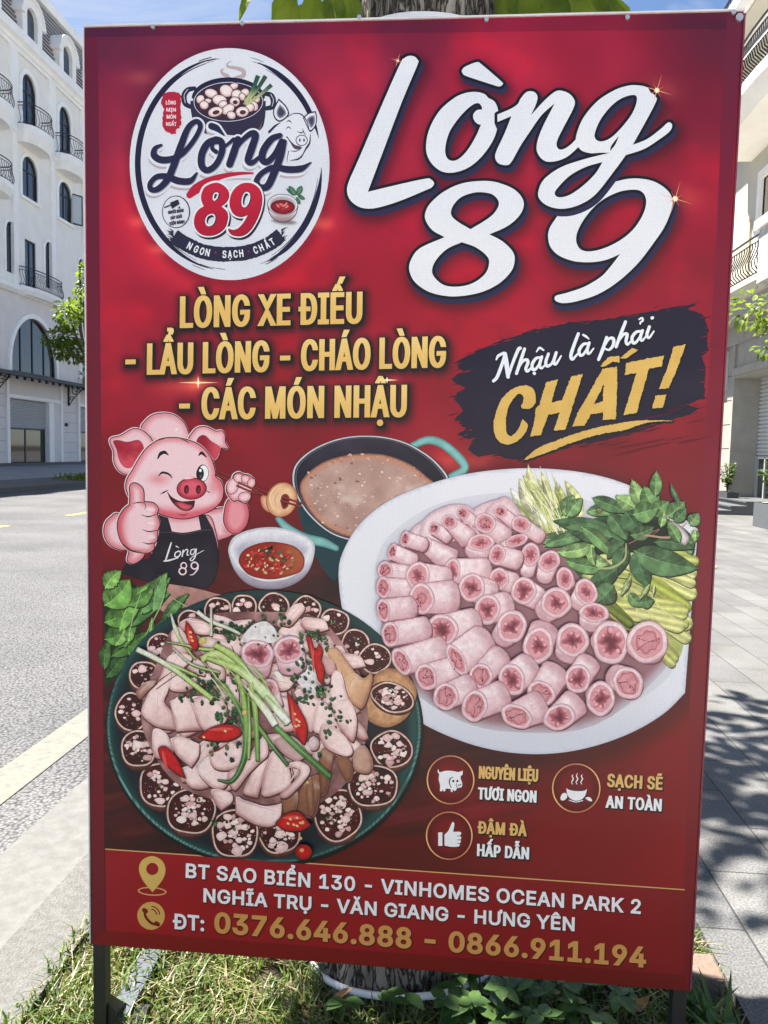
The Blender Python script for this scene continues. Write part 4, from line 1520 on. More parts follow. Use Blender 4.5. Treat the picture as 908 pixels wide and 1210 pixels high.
emblem_loop = np.array([emb(t) for t in np.linspace(0, 2 * math.pi, 90, endpoint=False)])
plate_loop = smooth_loop([(398, 680), (404, 650), (425, 617), (460, 590), (510, 570), (560, 558), (620, 553), (680, 557), (730, 569), (775, 590), (822, 625, 1), (814, 720, 1), (806, 818, 1), (780, 843), (740, 866), (690, 883), (640, 890), (590, 887), (540, 874), (490, 850), (452, 815), (425, 780), (405, 732)], 6)
zP6 = Z(520, 350, 2.7515)
patch_loop = zP6([(40, 218), (110, 180), (180, 150), (300, 110), (420, 85), (560, 72), (700, 45), (840, 20), (800, 42), (850, 58), (868, 100), (862, 150), (868, 175), (848, 200), (862, 230), (858, 280), (856, 330), (800, 352), (840, 365), (780, 392), (690, 425), (560, 462), (430, 490), (330, 512), (260, 535), (160, 515), (120, 525), (90, 500), (100, 470), (50, 450), (80, 430), (40, 400), (70, 370), (40, 330), (75, 300), (30, 270), (70, 240)])
platter_loop = ellipse(309.5, 858, 185, 161.5, .02, 110)

# ------------- background of the print: one dense sheet of colour
BGS = [(110, 40, 98, 42, 70), (300, 40, 104, 40, 68), (480, 40, 118, 40, 66), (700, 60, 148, 40, 66), (860, 40, 92, 40, 60), (130, 150, 120, 42, 68), (150, 280, 172, 40, 64), (400, 100, 150, 44, 72), (430, 200, 170, 46, 72), (480, 270, 180, 42, 68),  # purple of the top samples includes sky sheen over the printed red
       (620, 80, 168, 44, 70), (830, 130, 120, 38, 58), (840, 250, 145, 36, 56), (720, 330, 150, 34, 54), (600, 380, 172, 38, 60), (640, 150, 172, 42, 66), (130, 350, 158, 38, 56), (300, 345, 172, 38, 58), (470, 330, 168, 36, 56), (140, 470, 138, 38, 52), (330, 500, 142, 36, 50), (520, 500, 150, 38, 52),
       (840, 420, 140, 37, 54), (830, 560, 122, 36, 46), (780, 540, 130, 35, 48), (815, 640, 124, 33, 46), (115, 600, 128, 36, 48), (240, 560, 132, 36, 48), (310, 520, 140, 36, 50), (560, 540, 120, 38, 46), (180, 400, 150, 36, 54), (400, 440, 152, 36, 54),
       (125, 750, 74, 40, 44), (130, 950, 80, 38, 40), (140, 990, 72, 34, 36), (200, 1000, 58, 32, 36), (270, 690, 84, 34, 38), (390, 690, 70, 34, 40), (500, 890, 58, 32, 40), (560, 895, 64, 32, 40), (700, 905, 96, 30, 40), (800, 900, 116, 30, 42), (800, 1030, 122, 31, 43), (650, 1000, 112, 31, 43), (560, 960, 104, 31, 42), (500, 960, 74, 33, 41), (480, 1010, 78, 33, 40), (720, 960, 110, 31, 42)]
BGS = np.array(BGS, float) * (1, 1, .985, .97, .90)
BGS[:, 2] += np.where((BGS[:, 1] > 850) & (BGS[:, 0] > 440), 16, 0)


def bg_colour(P):
    w = np.zeros((len(P), len(BGS)))
    for i, s in enumerate(BGS):
        w[:, i] = 1 / (((P[:, 0] - s[0]) ** 2 + (P[:, 1] - s[1]) ** 2) + 900) ** 1.7
    c = (w @ BGS[:, 2:]) / w.sum(1)[:, None]
    # drifting smoke in the red
    n = fbm(P, 110, 3) - .5
    c = c * (1 + .34 * n[:, None] * (1 - sstep(P[:, 1], 500, 650))[:, None])
    c[:, 0] += 22 * np.maximum(fbm(P, 60, 9) - .55, 0) * 4 * (1 - sstep(P[:, 1], 450, 560))
    # glow behind the emblem
    de = np.abs(np.hypot((P[:, 0] - EMB_C[0]) / EMB_R[0], (P[:, 1] - EMB_C[1]) / EMB_R[1]) - 1.0) * 125
    g = np.exp(-(de / 26) ** 2) * sstep(P[:, 1], 90, 260)
    c += g[:, None] * np.array((38, 8, 7))
    for x, y, r, a in ((168, 262, 13, 1.2), (378, 264, 14, 1.2), (189, 294, 11, 1.3), (166, 92, 16, .5), (232, 452, 18, 1.3), (206, 451, 26, .5), (262, 452, 26, .4), (455, 449, 14, 1), (800, 235, 26, .55), (776, 108, 26, .5)):
        k = np.exp(-(((P[:, 0] - x) / r) ** 2 + ((P[:, 1] - y) / (r * .55)) ** 2)) * a
        c += k[:, None] * np.array((62, 46, 24))
    # wooden table
    tb = sstep(P[:, 1], 640, 700) * (1 - sstep(P[:, 0], 560, 680)) * (1 - sstep(P[:, 1], 985, 1010))
    gr = fbm(np.c_[P[:, 0] * .25, P[:, 1] * 2 + P[:, 0] * .35], 16, 5) - .5
    c += (tb * gr)[:, None] * np.array((58, 34, 30))
    # warm shimmer behind the brush patch and stew pot
    k = np.exp(-(((P[:, 0] - 560) / 60) ** 2 + ((P[:, 1] - 545) / 14) ** 2))
    c += (k * (fbm(P, 22, 4) - .25))[:, None] * np.array((150, 70, 50))
    # drop shadows printed under lettering and pictures
    def drop(loops, r, amt, shift):
        nonlocal c
        A = np.concatenate(loops)
        m = (P[:, 0] > A[:, 0].min() - r * 2) & (P[:, 0] < A[:, 0].max() + r * 3) & (P[:, 1] > A[:, 1].min() - r * 2) & (P[:, 1] < A[:, 1].max() + r * 3)
        Q = P[m] - np.array(shift)
        if len(Q) == 0: return
        d = seg_dist(Q, loops)
        d = np.where(winding(Q, loops) != 0, 0, d)
        k = amt * np.exp(-(d / r) ** 2)
        c[m] = c[m] * (1 - k)[:, None] + np.array((48, 22, 34)) * k[:, None]
    for g in HEAD: drop(g, 11, .55, (4, 8))
    for L in MENU: drop(L, 7, .75, (2, 3))
    drop([plate_loop], 15, .45, (0, 9))
    drop([emblem_loop], 9, .35, (2, 3))
    return c


NX, NZ = 250, 376
gx, gz = np.meshgrid(np.linspace(-BW / 2, BW / 2, NX), np.linspace(ZTOP, LEG, NZ))
GB = np.c_[gx.ravel(), gz.ravel()]
GP = b2px(GB)
GC = K(np.clip(bg_colour(GP), 0, 255))
me = bpy.data.meshes.new('printed_banner')
me.from_pydata([(a, -.0005, b) for a, b in GB], [], [(j * NX + i, (j + 1) * NX + i, (j + 1) * NX + i + 1, j * NX + i + 1) for j in range(NZ - 1) for i in range(NX - 1)])
at = me.color_attributes.new('print_colour', 'FLOAT_COLOR', 'POINT')
at.data.foreach_set('color', np.c_[GC, np.ones(len(GC))].ravel().astype(np.float32))
me.materials.append(M['print'])
banner = bpy.data.objects.new('printed_banner', me)
COL.objects.link(banner); banner.parent = sign

# board behind the banner, legs, fixings
M['board_edge'] = mat('board_edge', (.20, .03, .05), .5, .4, var=.2, scale=20)
M['sunlit_pale_edge'] = mat('sunlit_banner_edge', (.62, .58, .58), .5, .4, var=.1, scale=20)
M['black_steel'] = mat('black_painted_steel', (.012, .012, .013), .45, .5, var=.3, scale=30)
M['steel'] = mat('zinc_screw', (.55, .55, .54), .35, .5, metal=.7)
mb = MB().box(-BW / 2, BW / 2, 0, .028, LEG, ZTOP)
o = mb.build('board', M['board_edge'], sign)
# folded banner lip along the top and the left edge, a little uneven, sunlight put into its pale colour
def lip(name, pts, m):
    mb = MB()
    n = len(pts)
    for (x0, z0, w0), (x1, z1, w1) in zip(pts[:-1], pts[1:]):
        v = [(x0, -.004, z0), (x1, -.004, z1), (x1, .034, z1), (x0, .034, z0), (x0, -.004, z0 + w0), (x1, -.004, z1 + w1), (x1, .034, z1 + w1), (x0, .034, z0 + w0)]
        mb.add(v, [(0, 3, 2, 1), (4, 5, 6, 7), (0, 1, 5, 4), (2, 3, 7, 6)])
    return mb.build(name, m, sign)
lip('banner_lip', [(-BW / 2 + BW * k / 40, ZTOP + .0005, .0022 + .0022 * fbm(np.array([[k * 9.0, 5]]), 20, 2)[0]) for k in range(41)], M['sunlit_pale_edge'])
MB().box(-BW / 2 - .0025, -BW / 2 - .0002, -.003, .03, LEG + .003, ZTOP - .003).build('banner_hem', M['sunlit_pale_edge'], sign)  # left hem coloured pale for the sun on it, unlike the right
MB().box(BW / 2 + .0002, BW / 2 + .003, -.003, .032, LEG + .003, ZTOP - .003).build('banner_hem', M['board_edge'], sign)
for s_ in (-1, 1):
    x = s_ * (BW / 2 - .016)
    leg = MB().box(x - .013, x + .013, .002, .027, -.02, LEG - .0005).build('leg', M['black_steel'], sign)
    MB().prism([(.028, .012), (.028, .13), (.14, .012)], 'x', x - .003, x + .003).build('gusset', M['black_steel'], leg)
    MB().prism([(x + s_ * -.0135, .012), (x + s_ * -.0135, .115), (x + s_ * -.085, .012)], 'y', .010, .016).build('gusset', M['black_steel'], leg)
    MB().box(x - .05 if s_ > 0 else x - .03, x + .03 if s_ > 0 else x + .05, -.03, .15, -.018, .0115).build('foot_plate', M['black_steel'], leg)
for (px_, py_) in ((873, 22), (182, 33), (287, 29), (425, 22), (575, 24.5), (741, 22), (866, 16)):
    b = px2b([(px_, py_)])[0]
    mb = MB()
    r0 = .0065 if px_ == 873 else .004
    ring_ = [(b[0] + r0 * math.cos(t), b[1] + r0 * math.sin(t)) for t in np.linspace(0, 2 * math.pi, 12, endpoint=False)]
    mb.prism(ring_, 'y', -.006, -.001)
    mb.box(b[0] - .0006, b[0] + .0006, -.0068, -.006, b[1] - r0 * .8, b[1] + r0 * .8)
    mb.build('screw', M['steel'], sign)

# ------------- darker printed margin and the address band
art = Art(1)
inner = [(121, 1000), (121, 1098.5), (803, 1150)]
def darker(k, add=(0, 0, 0)):
    return lambda V, d: bg_colour(V) * k + np.array(add)
art.shaded([(101, 34), (878, 15), (876, 34), (101, 44)], darker(.88, (-6, 0, 4)), 6)
art.shaded([(876.5, 15), (860, 15.5), (853, 120), (846, 280), (836, 440), (823, 640), (812, 830), (804, 1050), (797, 1168), (809, 1169)], lambda V, d: mixc(mixc((98, 40, 58), (122, 34, 52), sstep(V[:, 1], 20, 330)), (122, 26, 42), sstep(V[:, 1], 500, 1000)), 5)
art.shaded([(101, 44), (116, 44), (120, 1000), (121, 1116), (105, 1115)], lambda V, d: mixc((112, 32, 46), (100, 36, 54), 1 - sstep(V[:, 1], 100, 700)), 6)
art.build('printed_margin', sign)
art = Art(4)
art.shaded([(121, 1003), (805, 1051), (803, 1151), (121.5, 1098.5)], lambda V, d: mixc((156, 32, 44), (132, 30, 40), sstep(V[:, 0], 200, 800)) * (.94 + .1 * fbm(V, 40, 6)[:, None]), 6)
art.shaded([(121.5, 1098.5), (803, 1151), (809, 1169.5), (104.5, 1114.5)], lambda V, d: mixc((128, 28, 38), (112, 26, 36), sstep(V[:, 0], 200, 800)), 6)
art.flat([(121, 1002), (805, 1050), (805, 1051.3), (121, 1003.3)], (214, 170, 110))
art.build('address_band', sign)

# ------------- headline
art = Art(2)
for batch in (HEAD[5:], HEAD[2:3], HEAD[0:2] + HEAD[3:5]):
    for g in batch:
        for k in range(1, 5): border(art, g, 4.0, NAVY, (.55 * k, 1.3 * k))
    for g in batch: border(art, g, 3.5, INK)
    for g in batch: art.shaded(g, lambda V, d: mixc((228, 231, 238), (206, 214, 226), .55 * fbm(V, 70, 8) + .35 * sstep(-V[:, 1], -330, -80)), 5)
# sparkles printed on the letters
for x, y, r in ((776, 107, 20), (797, 235, 22), (470, 72, 9)):
    for k in range(8):
        a = k * math.pi / 4 + .3
        rr = r * (1 if k % 2 == 0 else .5)
        q = np.array((math.cos(a), math.sin(a))); nn = np.array((-q[1], q[0]))
        art.flat([np.array((x, y)) + nn * .55, np.array((x, y)) + q * rr, np.array((x, y)) - nn * .55], (214, 120, 110) if k % 2 else (232, 160, 130))
    art.shaded(ellipse(x, y, r * .15, r * .15, 0, 20), lambda V, d: mixc((238, 196, 150), (255, 246, 215), sstep(d, 0, r * .1)), 1.0)
art.build('headline_lettering', sign)

# ------------- menu lines in gold
art = Art(2)
for L in MENU:
    merged_border(art, L, 2.6, (44, 24, 36), (1.0, 1.6))
for L in MENU:
    y0 = np.concatenate(L)[:, 1].min()
    art.shaded(L, lambda V, d: mixc((236, 206, 134), (222, 184, 104), sstep(V[:, 1] - y0, 0, 48)), 6)
for x, y, r in ((233, 452, 24), (456, 449, 13)):
    art.flat([(x - r, y), (x, y - 1.1), (x + r, y), (x, y + 1.1)], (252, 226, 160))
    art.flat([(x, y - r * .3), (x + 1.4, y), (x, y + r * .3), (x - 1.4, y)], (255, 244, 210))
art.build('menu_lettering', sign)

# ------------- black brush patch with the slogan
art = Art(2)
P_ = np.array(patch_loop)
L = []
for a, b in zip(P_, np.roll(P_, -1, 0)):
    m = max(1, int(np.hypot(*(b - a)) / 4))
    L += [a + (b - a) * k / m + nrng.normal(0, .9, 2) * (1, .6) for k in range(m)]
art.shaded(np.array(L), lambda V, d: mixc((48, 42, 56), (40, 37, 50), fbm(V, 50, 2)), 8)
rng.seed(4)
for _ in range(150):
    i = rng.randrange(len(L))
    x, y = L[i]
    ln = rng.uniform(4, 20); th = rng.uniform(.4, 1.4)
    d = np.array((1, -.2 + rng.uniform(-.06, .06)))
    c0 = np.array((x, y)) + (rng.uniform(-5, 5), rng.uniform(-3.5, 3.5))
    art.flat([c0 - d * ln * .5, c0 + (0, -th * .5), c0 + d * ln * .5, c0 + (0, th * .5)], (46, 38, 52) if rng.random() < .62 else (146, 36, 54))
for _ in range(26):
    x, y = rng.uniform(700, 830), rng.uniform(480, 530)
    ln = rng.uniform(15, 50)
    d = np.array((1, -.22)); c0 = np.array((x, y - (x - 700) * .22 + 18))
    art.flat([c0 - d * ln * .5, c0 + (0, -.5), c0 + d * ln * .5, c0 + (0, .5)], (96, 32, 44))
patch = art.build('slogan_patch', sign)
art = Art(200)
zI = Z(570, 360, 4.127)
W5 = [15, 17, 14]
SCR = [([(48, 372), (66, 352), (92, 285), (106, 238)], [15, 17, 15]), ([(62, 268), (72, 250), (98, 236)], [8, 14, 14]), ([(104, 240), (112, 290), (119, 352)], [20, 23, 18]), ([(120, 350), (140, 290), (168, 222), (178, 212)], [12, 16, 17]),
       ([(200, 216), (182, 270), (160, 336)], [15, 17, 15]), ([(166, 316), (190, 278), (210, 268), (216, 282), (206, 312), (214, 325), (232, 308)], [10, 14, 16, 15, 10]),
       ([(278, 258), (256, 262), (237, 290), (240, 316), (256, 312), (274, 285)], [12, 16, 15, 11]), ([(284, 254), (273, 292), (282, 310), (304, 290)], [14, 16, 12, 8]), ([(258, 230), (273, 211), (292, 222)], [6, 12, 9]), ([(246, 334), (248, 336)], 15),
       ([(316, 240), (303, 280), (310, 300), (334, 284), (354, 236)], [14, 16, 13, 13]), ([(354, 234), (342, 276), (352, 290), (378, 250)], [15, 16, 13, 8]),
       ([(462, 142), (438, 205), (425, 250), (434, 266), (458, 240)], [15, 17, 16, 9]),
       ([(508, 190), (486, 194), (466, 222), (470, 246), (486, 242), (504, 215)], [12, 16, 15, 11]), ([(515, 186), (505, 222), (513, 240), (536, 214)], [14, 16, 12, 8]), ([(486, 148), (500, 156), (514, 168)], [11, 12, 5]),
       ([(600, 160), (580, 220), (560, 268)], [15, 18, 15]), ([(586, 206), (610, 168), (632, 166), (632, 196), (612, 220), (590, 214)], [10, 14, 17, 13, 8]),
       ([(692, 84), (668, 145), (646, 206)], [15, 17, 15]), ([(654, 184), (680, 148), (700, 144), (694, 178), (702, 194), (720, 176)], [10, 14, 16, 14, 9]),
       ([(768, 130), (744, 134), (724, 160), (728, 186), (744, 182), (764, 155)], [12, 16, 15, 11]), ([(775, 126), (764, 160), (772, 176), (792, 154)], [14, 16, 12, 8]), ([(758, 72), (772, 65), (776, 78), (764, 88), (764, 95)], [7, 11, 9, 7]),
       ([(808, 108), (796, 146), (806, 162), (830, 130)], [15, 16, 12, 8]), ([(821, 66), (824, 64)], 15)]
items = [(zI(p), (np.array(w) / 4.127 if hasattr(w, '__len__') else w / 4.127)) for p, w in SCR]
art.strokes(items, (28, 24, 34), grow=.7, shift=(.8, 1.1))
art.strokes(items, (228, 234, 244))
zJ = Z(570, 400, 3.632)
def rough(L, a=.35):
    o = []
    L = np.array([p[:2] for p in L], float)
    for p, q in zip(L, np.roll(L, -1, 0)):
        m = max(1, int(np.hypot(*(q - p)) / 1.6))
        o += [p + (q - p) * k / m + nrng.normal(0, a, 2) for k in range(m)]
    return np.array(o)
CHAT = [[smooth_loop(zJ([(222, 272, 1), (205, 298), (165, 302, 1), (160, 288), (172, 260), (163, 240), (145, 240), (115, 275), (97, 330), (95, 395), (113, 418), (138, 402), (155, 372), (165, 345, 1), (190, 368, 1), (180, 400), (142, 440), (100, 455), (65, 442), (45, 402), (44, 350), (68, 275), (110, 225), (160, 203), (202, 207), (222, 238)]), 4)],
        [zJ([(268, 188), (318, 176), (290, 275), (336, 264), (375, 163), (425, 152), (390, 262), (350, 390), (300, 395), (326, 318), (276, 326), (245, 413), (198, 421), (218, 352), (222, 300), (238, 285)])],
        [zJ([(510, 130), (572, 121), (570, 262), (566, 345), (510, 350), (511, 315), (456, 326), (432, 373), (378, 378), (406, 310), (420, 290)]), zJ([(515, 195), (472, 281), (510, 268)])],
        [zJ([(612, 105), (772, 72), (764, 119), (708, 130), (655, 319), (598, 328), (655, 148), (604, 157)])],
        [zJ([(814, 36), (867, 25), (832, 125), (792, 213), (750, 218), (786, 130)])], [zJ([(735, 246), (783, 240), (768, 296), (722, 300)])],
        [zJ([(500, 119), (535, 79), (580, 75), (584, 104), (552, 100), (515, 121)])], [zJ([(585, 86), (635, 41), (661, 49), (612, 86)])],
        [smooth_loop(zJ([(168, 524, 1), (228, 472), (330, 430), (450, 390), (600, 360), (700, 350), (809, 353, 1), (700, 361), (595, 395, 1), (500, 410), (380, 445), (280, 485)]), 4)]]
CHAT = [[rough(L, .28) for L in g] for g in CHAT]
for g in CHAT: border(art, g, 1.2, (26, 22, 30), (.8, 1.2)) if len(g) == 1 else merged_border(art, g, 1.2, (26, 22, 30), (.8, 1.2))
for g in CHAT: art.shaded(g, lambda V, d: mixc((222, 186, 104), (206, 168, 88), fbm(V, 14, 3)), 4, evenodd=len(g) > 1)
art.build('slogan_lettering', patch)

# ------------- address lettering and icons
art = Art(8)
WL = (240, 238, 240)
for s_, p0, p1, cap, ex, ey, sp_, c in (('BT SAO BIỂN 130 - VINHOMES OCEAN PARK 2', (215.8, 1036.5), (753, 1079.4), 17.2, .75, .7, 1.06, WL), ('NGHĨA TRỤ - VĂN GIANG - HƯNG YÊN', (236.6, 1065.4), (674.8, 1099.8), 16.6, .75, .7, 1.05, WL),
                                    ('ĐT:', (200.6, 1096.9), (237.6, 1099.9), 18.4, .8, .75, 1.04, WL), ('0376.646.888 - 0866.911.194', (249.2, 1101.5), (759, 1142.8), 24.7, 1.5, 1.2, 1.05, (208, 152, 88))):
    L = text_loops(s_, p0, p1, cap, ex, ey, sp_)
    merged_border(art, L, .8, (84, 20, 30), (.6, .9))
    art.flat(L, c)
art.build('address_lettering', sign)
art = Art(8)
zX = Z(140, 1000, 2.8375)
pin = smooth_loop(zX([(103, 31), (135, 45), (148, 75), (138, 110), (104, 152, 1), (72, 112), (59, 75), (70, 45)]), 6)
art.flat([ellipse(*zX([(103, 149)])[0], 17, 5.2, .06, 40), ellipse(*zX([(103, 149)])[0], 15.2, 3.6, .06, 40)], (208, 160, 104), evenodd=True)
art.flat([pin, ellipse(*zX([(104, 74)])[0], 7.2, 7.2, 0, 30)], (216, 178, 98), evenodd=True)
pc = zX([(99, 231)])[0]
art.flat(ellipse(*pc, 16.2, 16.4, 0, 44), (210, 166, 92))
art.stroke(zX([(78, 212), (80, 232), (98, 254), (120, 262)]), [2.6, 3.2, 3.2, 2.6], (120, 34, 36))
art.stroke(zX([(76, 212), (82, 216)]), 5.2, (120, 34, 36)); art.stroke(zX([(116, 256), (122, 260)]), 5.2, (120, 34, 36))
for r in (17, 27):
    art.stroke([(pc[0] + .5 + r / 2.84 * math.cos(t), pc[1] - 1.5 + r / 2.84 * math.sin(t)) for t in np.linspace(-1.5, -.05, 7)], 1.4, (120, 34, 36))
art.build('contact_icons', sign)

# ------------- three round badges with captions
zV, zW = Z(490, 885, 5.675), Z(640, 890, 5.675)
def badge(center, rx, ry, draw, caps, name):
    art = Art(4)
    art.shaded(ellipse(*center, rx + 3, ry + 3, 0, 40), lambda V, d: bg_colour(V) * (1 - .22 * sstep(d, 0, 4))[:, None], 3)
    art.shaded(ellipse(*center, rx - 1, ry - 1, 0, 40), lambda V, d: mixc((92, 26, 36), (124, 30, 40), sstep(d, 0, 14)), 4)
    art.shaded([ellipse(*center, rx, ry, 0, 60), ellipse(*center, rx - 1.5, ry - 1.5, 0, 60)], lambda V, d: mixc((198, 116, 84), (248, 190, 130), .5 + .5 * np.cos(2 * np.arctan2(V[:, 1] - center[1], V[:, 0] - center[0]) + .6)), 3, evenodd=True)
    draw(art)
    for s_, p0, p1, cap, c in caps:
        L = text_loops(s_, p0, p1, cap, .95, .5, 1.1)
        merged_border(art, L, 1.0, (40, 18, 26), (.7, 1.0))
        art.flat(L, c)
    art.build(name, sign)
CR, WB = (226, 182, 112), (240, 240, 242)
def pig_icon(a):
    q = smooth_loop(zV([(140, 130, 1), (146, 150), (158, 152), (190, 143), (240, 145), (272, 152), (304, 142, 1), (302, 170), (290, 180), (292, 205), (300, 225), (296, 252), (262, 262), (262, 272, 1), (248, 280, 1), (236, 270), (236, 288, 1), (222, 280, 1), (222, 266), (190, 264), (188, 278, 1), (176, 282, 1), (170, 268, 1), (164, 282, 1), (150, 278, 1), (152, 240), (142, 200), (146, 168), (136, 150)]), 3)
    a.flat(q + np.array((.8, 1.2)), (50, 20, 28)); a.flat(q, WB)
    a.stroke(zV([(236, 186), (220, 196), (214, 222), (226, 258)]), [.8, 1.5, .8], (60, 26, 34))
    for x, y in ((240, 212), (268, 212)): a.flat(ellipse(*zV([(x, y)])[0], 1.3, 1.5, 0, 10), (60, 26, 34))
    for x, y in ((278, 240), (290, 236)): a.flat(ellipse(*zV([(x, y)])[0], .8, 1.1, 0, 8), (90, 40, 46))
    a.stroke(zV([(262, 228), (260, 244), (272, 254)]), .7, (60, 26, 34))
def thumb_icon(a):
    q = smooth_loop(zV([(234, 486), (246, 496), (244, 520), (238, 552, 1), (284, 552), (292, 566), (284, 578), (293, 592), (286, 604), (290, 618), (282, 628), (282, 642), (268, 652), (220, 652), (180, 644, 1), (180, 572, 1), (206, 545), (222, 510)]), 4)
    for s_, c in (((.8, 1.2), (50, 20, 28)), ((0, 0), WB)):
        a.flat(q + np.array(s_), c); a.flat(np.array(zV([(138, 556), (166, 556), (166, 646), (138, 646)])) + np.array(s_), c)
    for y in (580, 606, 630): a.stroke(zV([(290, y), (268, y)]), [.5, .9], (120, 60, 66))
def bowl_icon(a):
    for s_, c in (((.8, 1.2), (46, 18, 26)), ((0, 0), WB)):
        a.flat(smooth_loop(zW([(147, 232, 1), (215, 226), (284, 238, 1), (276, 275), (250, 305), (210, 316), (172, 300), (152, 270)]), 4) + np.array(s_), c)
        a.flat(smooth_loop(zW([(118, 270), (135, 263), (150, 272), (150, 295), (132, 312), (112, 312), (106, 296)]), 4) + np.array(s_), c)
        a.flat(smooth_loop(zW([(272, 296, 1), (295, 290), (312, 300), (320, 320, 1), (296, 316)]), 4) + np.array(s_), c)
        a.stroke(np.array(zW([(165, 312), (210, 324), (256, 314)])) + np.array(s_), 1.0, c)
        for x in (190, 220, 252): a.stroke(np.array(zW([(x - 2, 205), (x - 8, 190), (x + 3, 170), (x - 5, 150), (x + 1, 132 if x == 220 else 142)])) + np.array(s_), [.7, 1.5, .7], c)
    a.flat(ellipse(*zW([(215, 236)])[0], 11.4, 2.6, .06, 24), (96, 50, 56))
badge(zV([(222, 204)])[0], 28.2, 29, pig_icon, [('NGUYÊN LIỆU', (562.2, 919.3), (632.4, 923.2), 14.8, CR), ('TƯƠI NGON', (561, 943.8), (630.4, 948), 14.2, WB)], 'pig_badge')
badge(zV([(212, 578)])[0], 27.6, 28.6, thumb_icon, [('ĐẬM ĐÀ', (560.5, 984.2), (618.6, 987.8), 14.8, CR), ('HẤP DẪN', (559.8, 1010.8), (621.3, 1015), 14.4, WB)], 'thumb_badge')
badge(zW([(213, 231)])[0], 28.6, 29.2, bowl_icon, [('SẠCH SẼ', (713.7, 929.1), (779.2, 932.9), 15.5, CR), ('AN TOÀN', (711.9, 953.8), (778, 958.2), 14.6, WB)], 'bowl_badge')

# ------------- round emblem
zE, zF, zG, zH3 = Z(165, 135, 5.044), Z(200, 195, 7.567), Z(210, 60, 5.044), Z(140, 45, 3.492)
zS = Z(180, 220, 4.54)
EW = (214, 220, 230)
art = Art(2)
art.shaded(emblem_loop, lambda V, d: mixc((216, 222, 232), (204, 210, 222), fbm(V, 60, 2)), 6)
def arc(a0, a1, k, w0, c=(44, 42, 62), n=22):
    art.stroke([emb(R(t), k) for t in np.linspace(a0, a1, n)], [.5, w0 * .85, w0, w0, w0 * .85, .5], c, n=3)
arc(-72, -14, .92, 6.2); arc(-66, -22, .895, .9); arc(2, 66, .92, 6.6); arc(8, 62, .89, 1.2)
arc(100, 262, .92, 6.6); arc(112, 255, .895, 1.3); arc(-100, -160, .90, .7)
for k_ in range(16):
    a = rng.choice((rng.uniform(-74, -60), rng.uniform(58, 70), rng.uniform(94, 112), rng.uniform(252, 264)))
    arc(a - 4, a + 4, rng.uniform(.905, .945), .7, n=4)
emblem = art.build('round_emblem', sign)

art = Art(10)
# steam
art.stroke(zG([(325, 62), (300, 75), (300, 95), (350, 105), (390, 120), (390, 150), (345, 165), (325, 185), (340, 210)]), [.6, 2.4, 4, 5.2, 5.4, 3.5, 1.5], (176, 164, 172))
art.stroke(zG([(280, 105), (262, 118), (270, 138), (300, 155), (290, 175), (255, 190), (248, 215)]), [.6, 3, 4.6, 5, 3.4, 1.2], (176, 164, 172))
# pot
rim = ellipse(*zG([(302, 305)])[0], 42, 24.5, -.02, 50)
body = smooth_loop(zG([(75, 300, 1), (525, 300, 1), (520, 400), (495, 470), (400, 505), (260, 500), (165, 495), (100, 440), (80, 370)]), 4)
for q in ([(100, 225), (60, 235), (38, 270), (45, 315), (75, 335)], [(510, 255), (555, 265), (570, 300), (562, 335), (525, 345)]):
    art.stroke(zG(q), [5, 6.5, 6.5, 5], (48, 46, 68)); art.stroke(zG([(p[0] + .5, p[1] - 4) for p in q[1:-1]]), 1.0, (176, 182, 198))
art.shaded(body, lambda V, d: mixc((50, 48, 70), (64, 54, 72), fbm(V, 20, 1)), 4)
art.stroke(zG([(505, 420), (490, 460), (460, 485)]), [.5, 2.2, .5], (104, 80, 92))
art.stroke([p for p in ellipse(*zG([(302, 290)])[0], 42, 23, 0, 20, math.pi * 1.03, math.pi * 1.97)], [3, 5, 6, 5, 3], (44, 42, 62))
art.flat(rim, (46, 44, 66))
art.flat([ellipse(*zG([(302, 305)])[0], 41, 23.4, -.02, 50), ellipse(*zG([(302, 305)])[0], 40.2, 22.6, -.02, 50)], (196, 202, 214), evenodd=True)
art.flat(ellipse(*zG([(302, 305)])[0], 38.5, 21, -.02, 50), (66, 48, 58))
rng.seed(8)
zone = ellipse(*zG([(302, 300)])[0], 37.5, 20.5, 0, 40)
pieces = [(200, 255, 38, 26), (250, 295, 42, 30), (290, 240, 40, 34), (350, 260, 30, 26), (400, 250, 26, 22), (340, 305, 30, 28), (135, 290, 22, 26), (158, 325, 26, 24), (430, 340, 26, 24), (470, 290, 20, 20), (300, 350, 40, 26), (225, 365, 44, 28), (320, 385, 26, 22), (385, 365, 38, 30), (455, 330, 22, 30), (335, 212, 26, 18), (385, 275, 18, 22), (270, 320, 26, 20), (180, 300, 20, 14), (420, 300, 24, 18)]
for x, y, rx, ry in sorted(pieces, key=lambda p: p[1]):
    cpx = zG([(x, y)])[0]
    rot = rng.uniform(-.6, .6)
    art.flat(ellipse(*cpx, rx / 5.044 + .8, ry / 5.044 + .8, rot, 18), (70, 50, 60))
    art.shaded(ellipse(*cpx, rx / 5.044, ry / 5.044, rot, 18), lambda V, d, c=cpx: mixc((196, 160, 160), (232, 222, 222), sstep(d + (V[:, 1] < c[1]) * 1.2, 0, 3.2)), 1.8)
    if (x, y) in ((225, 365), (385, 365), (340, 305)):
        art.flat(ellipse(cpx[0] + .6, cpx[1] + .6, rx / 10, ry / 11, rot, 12), (78, 52, 58))
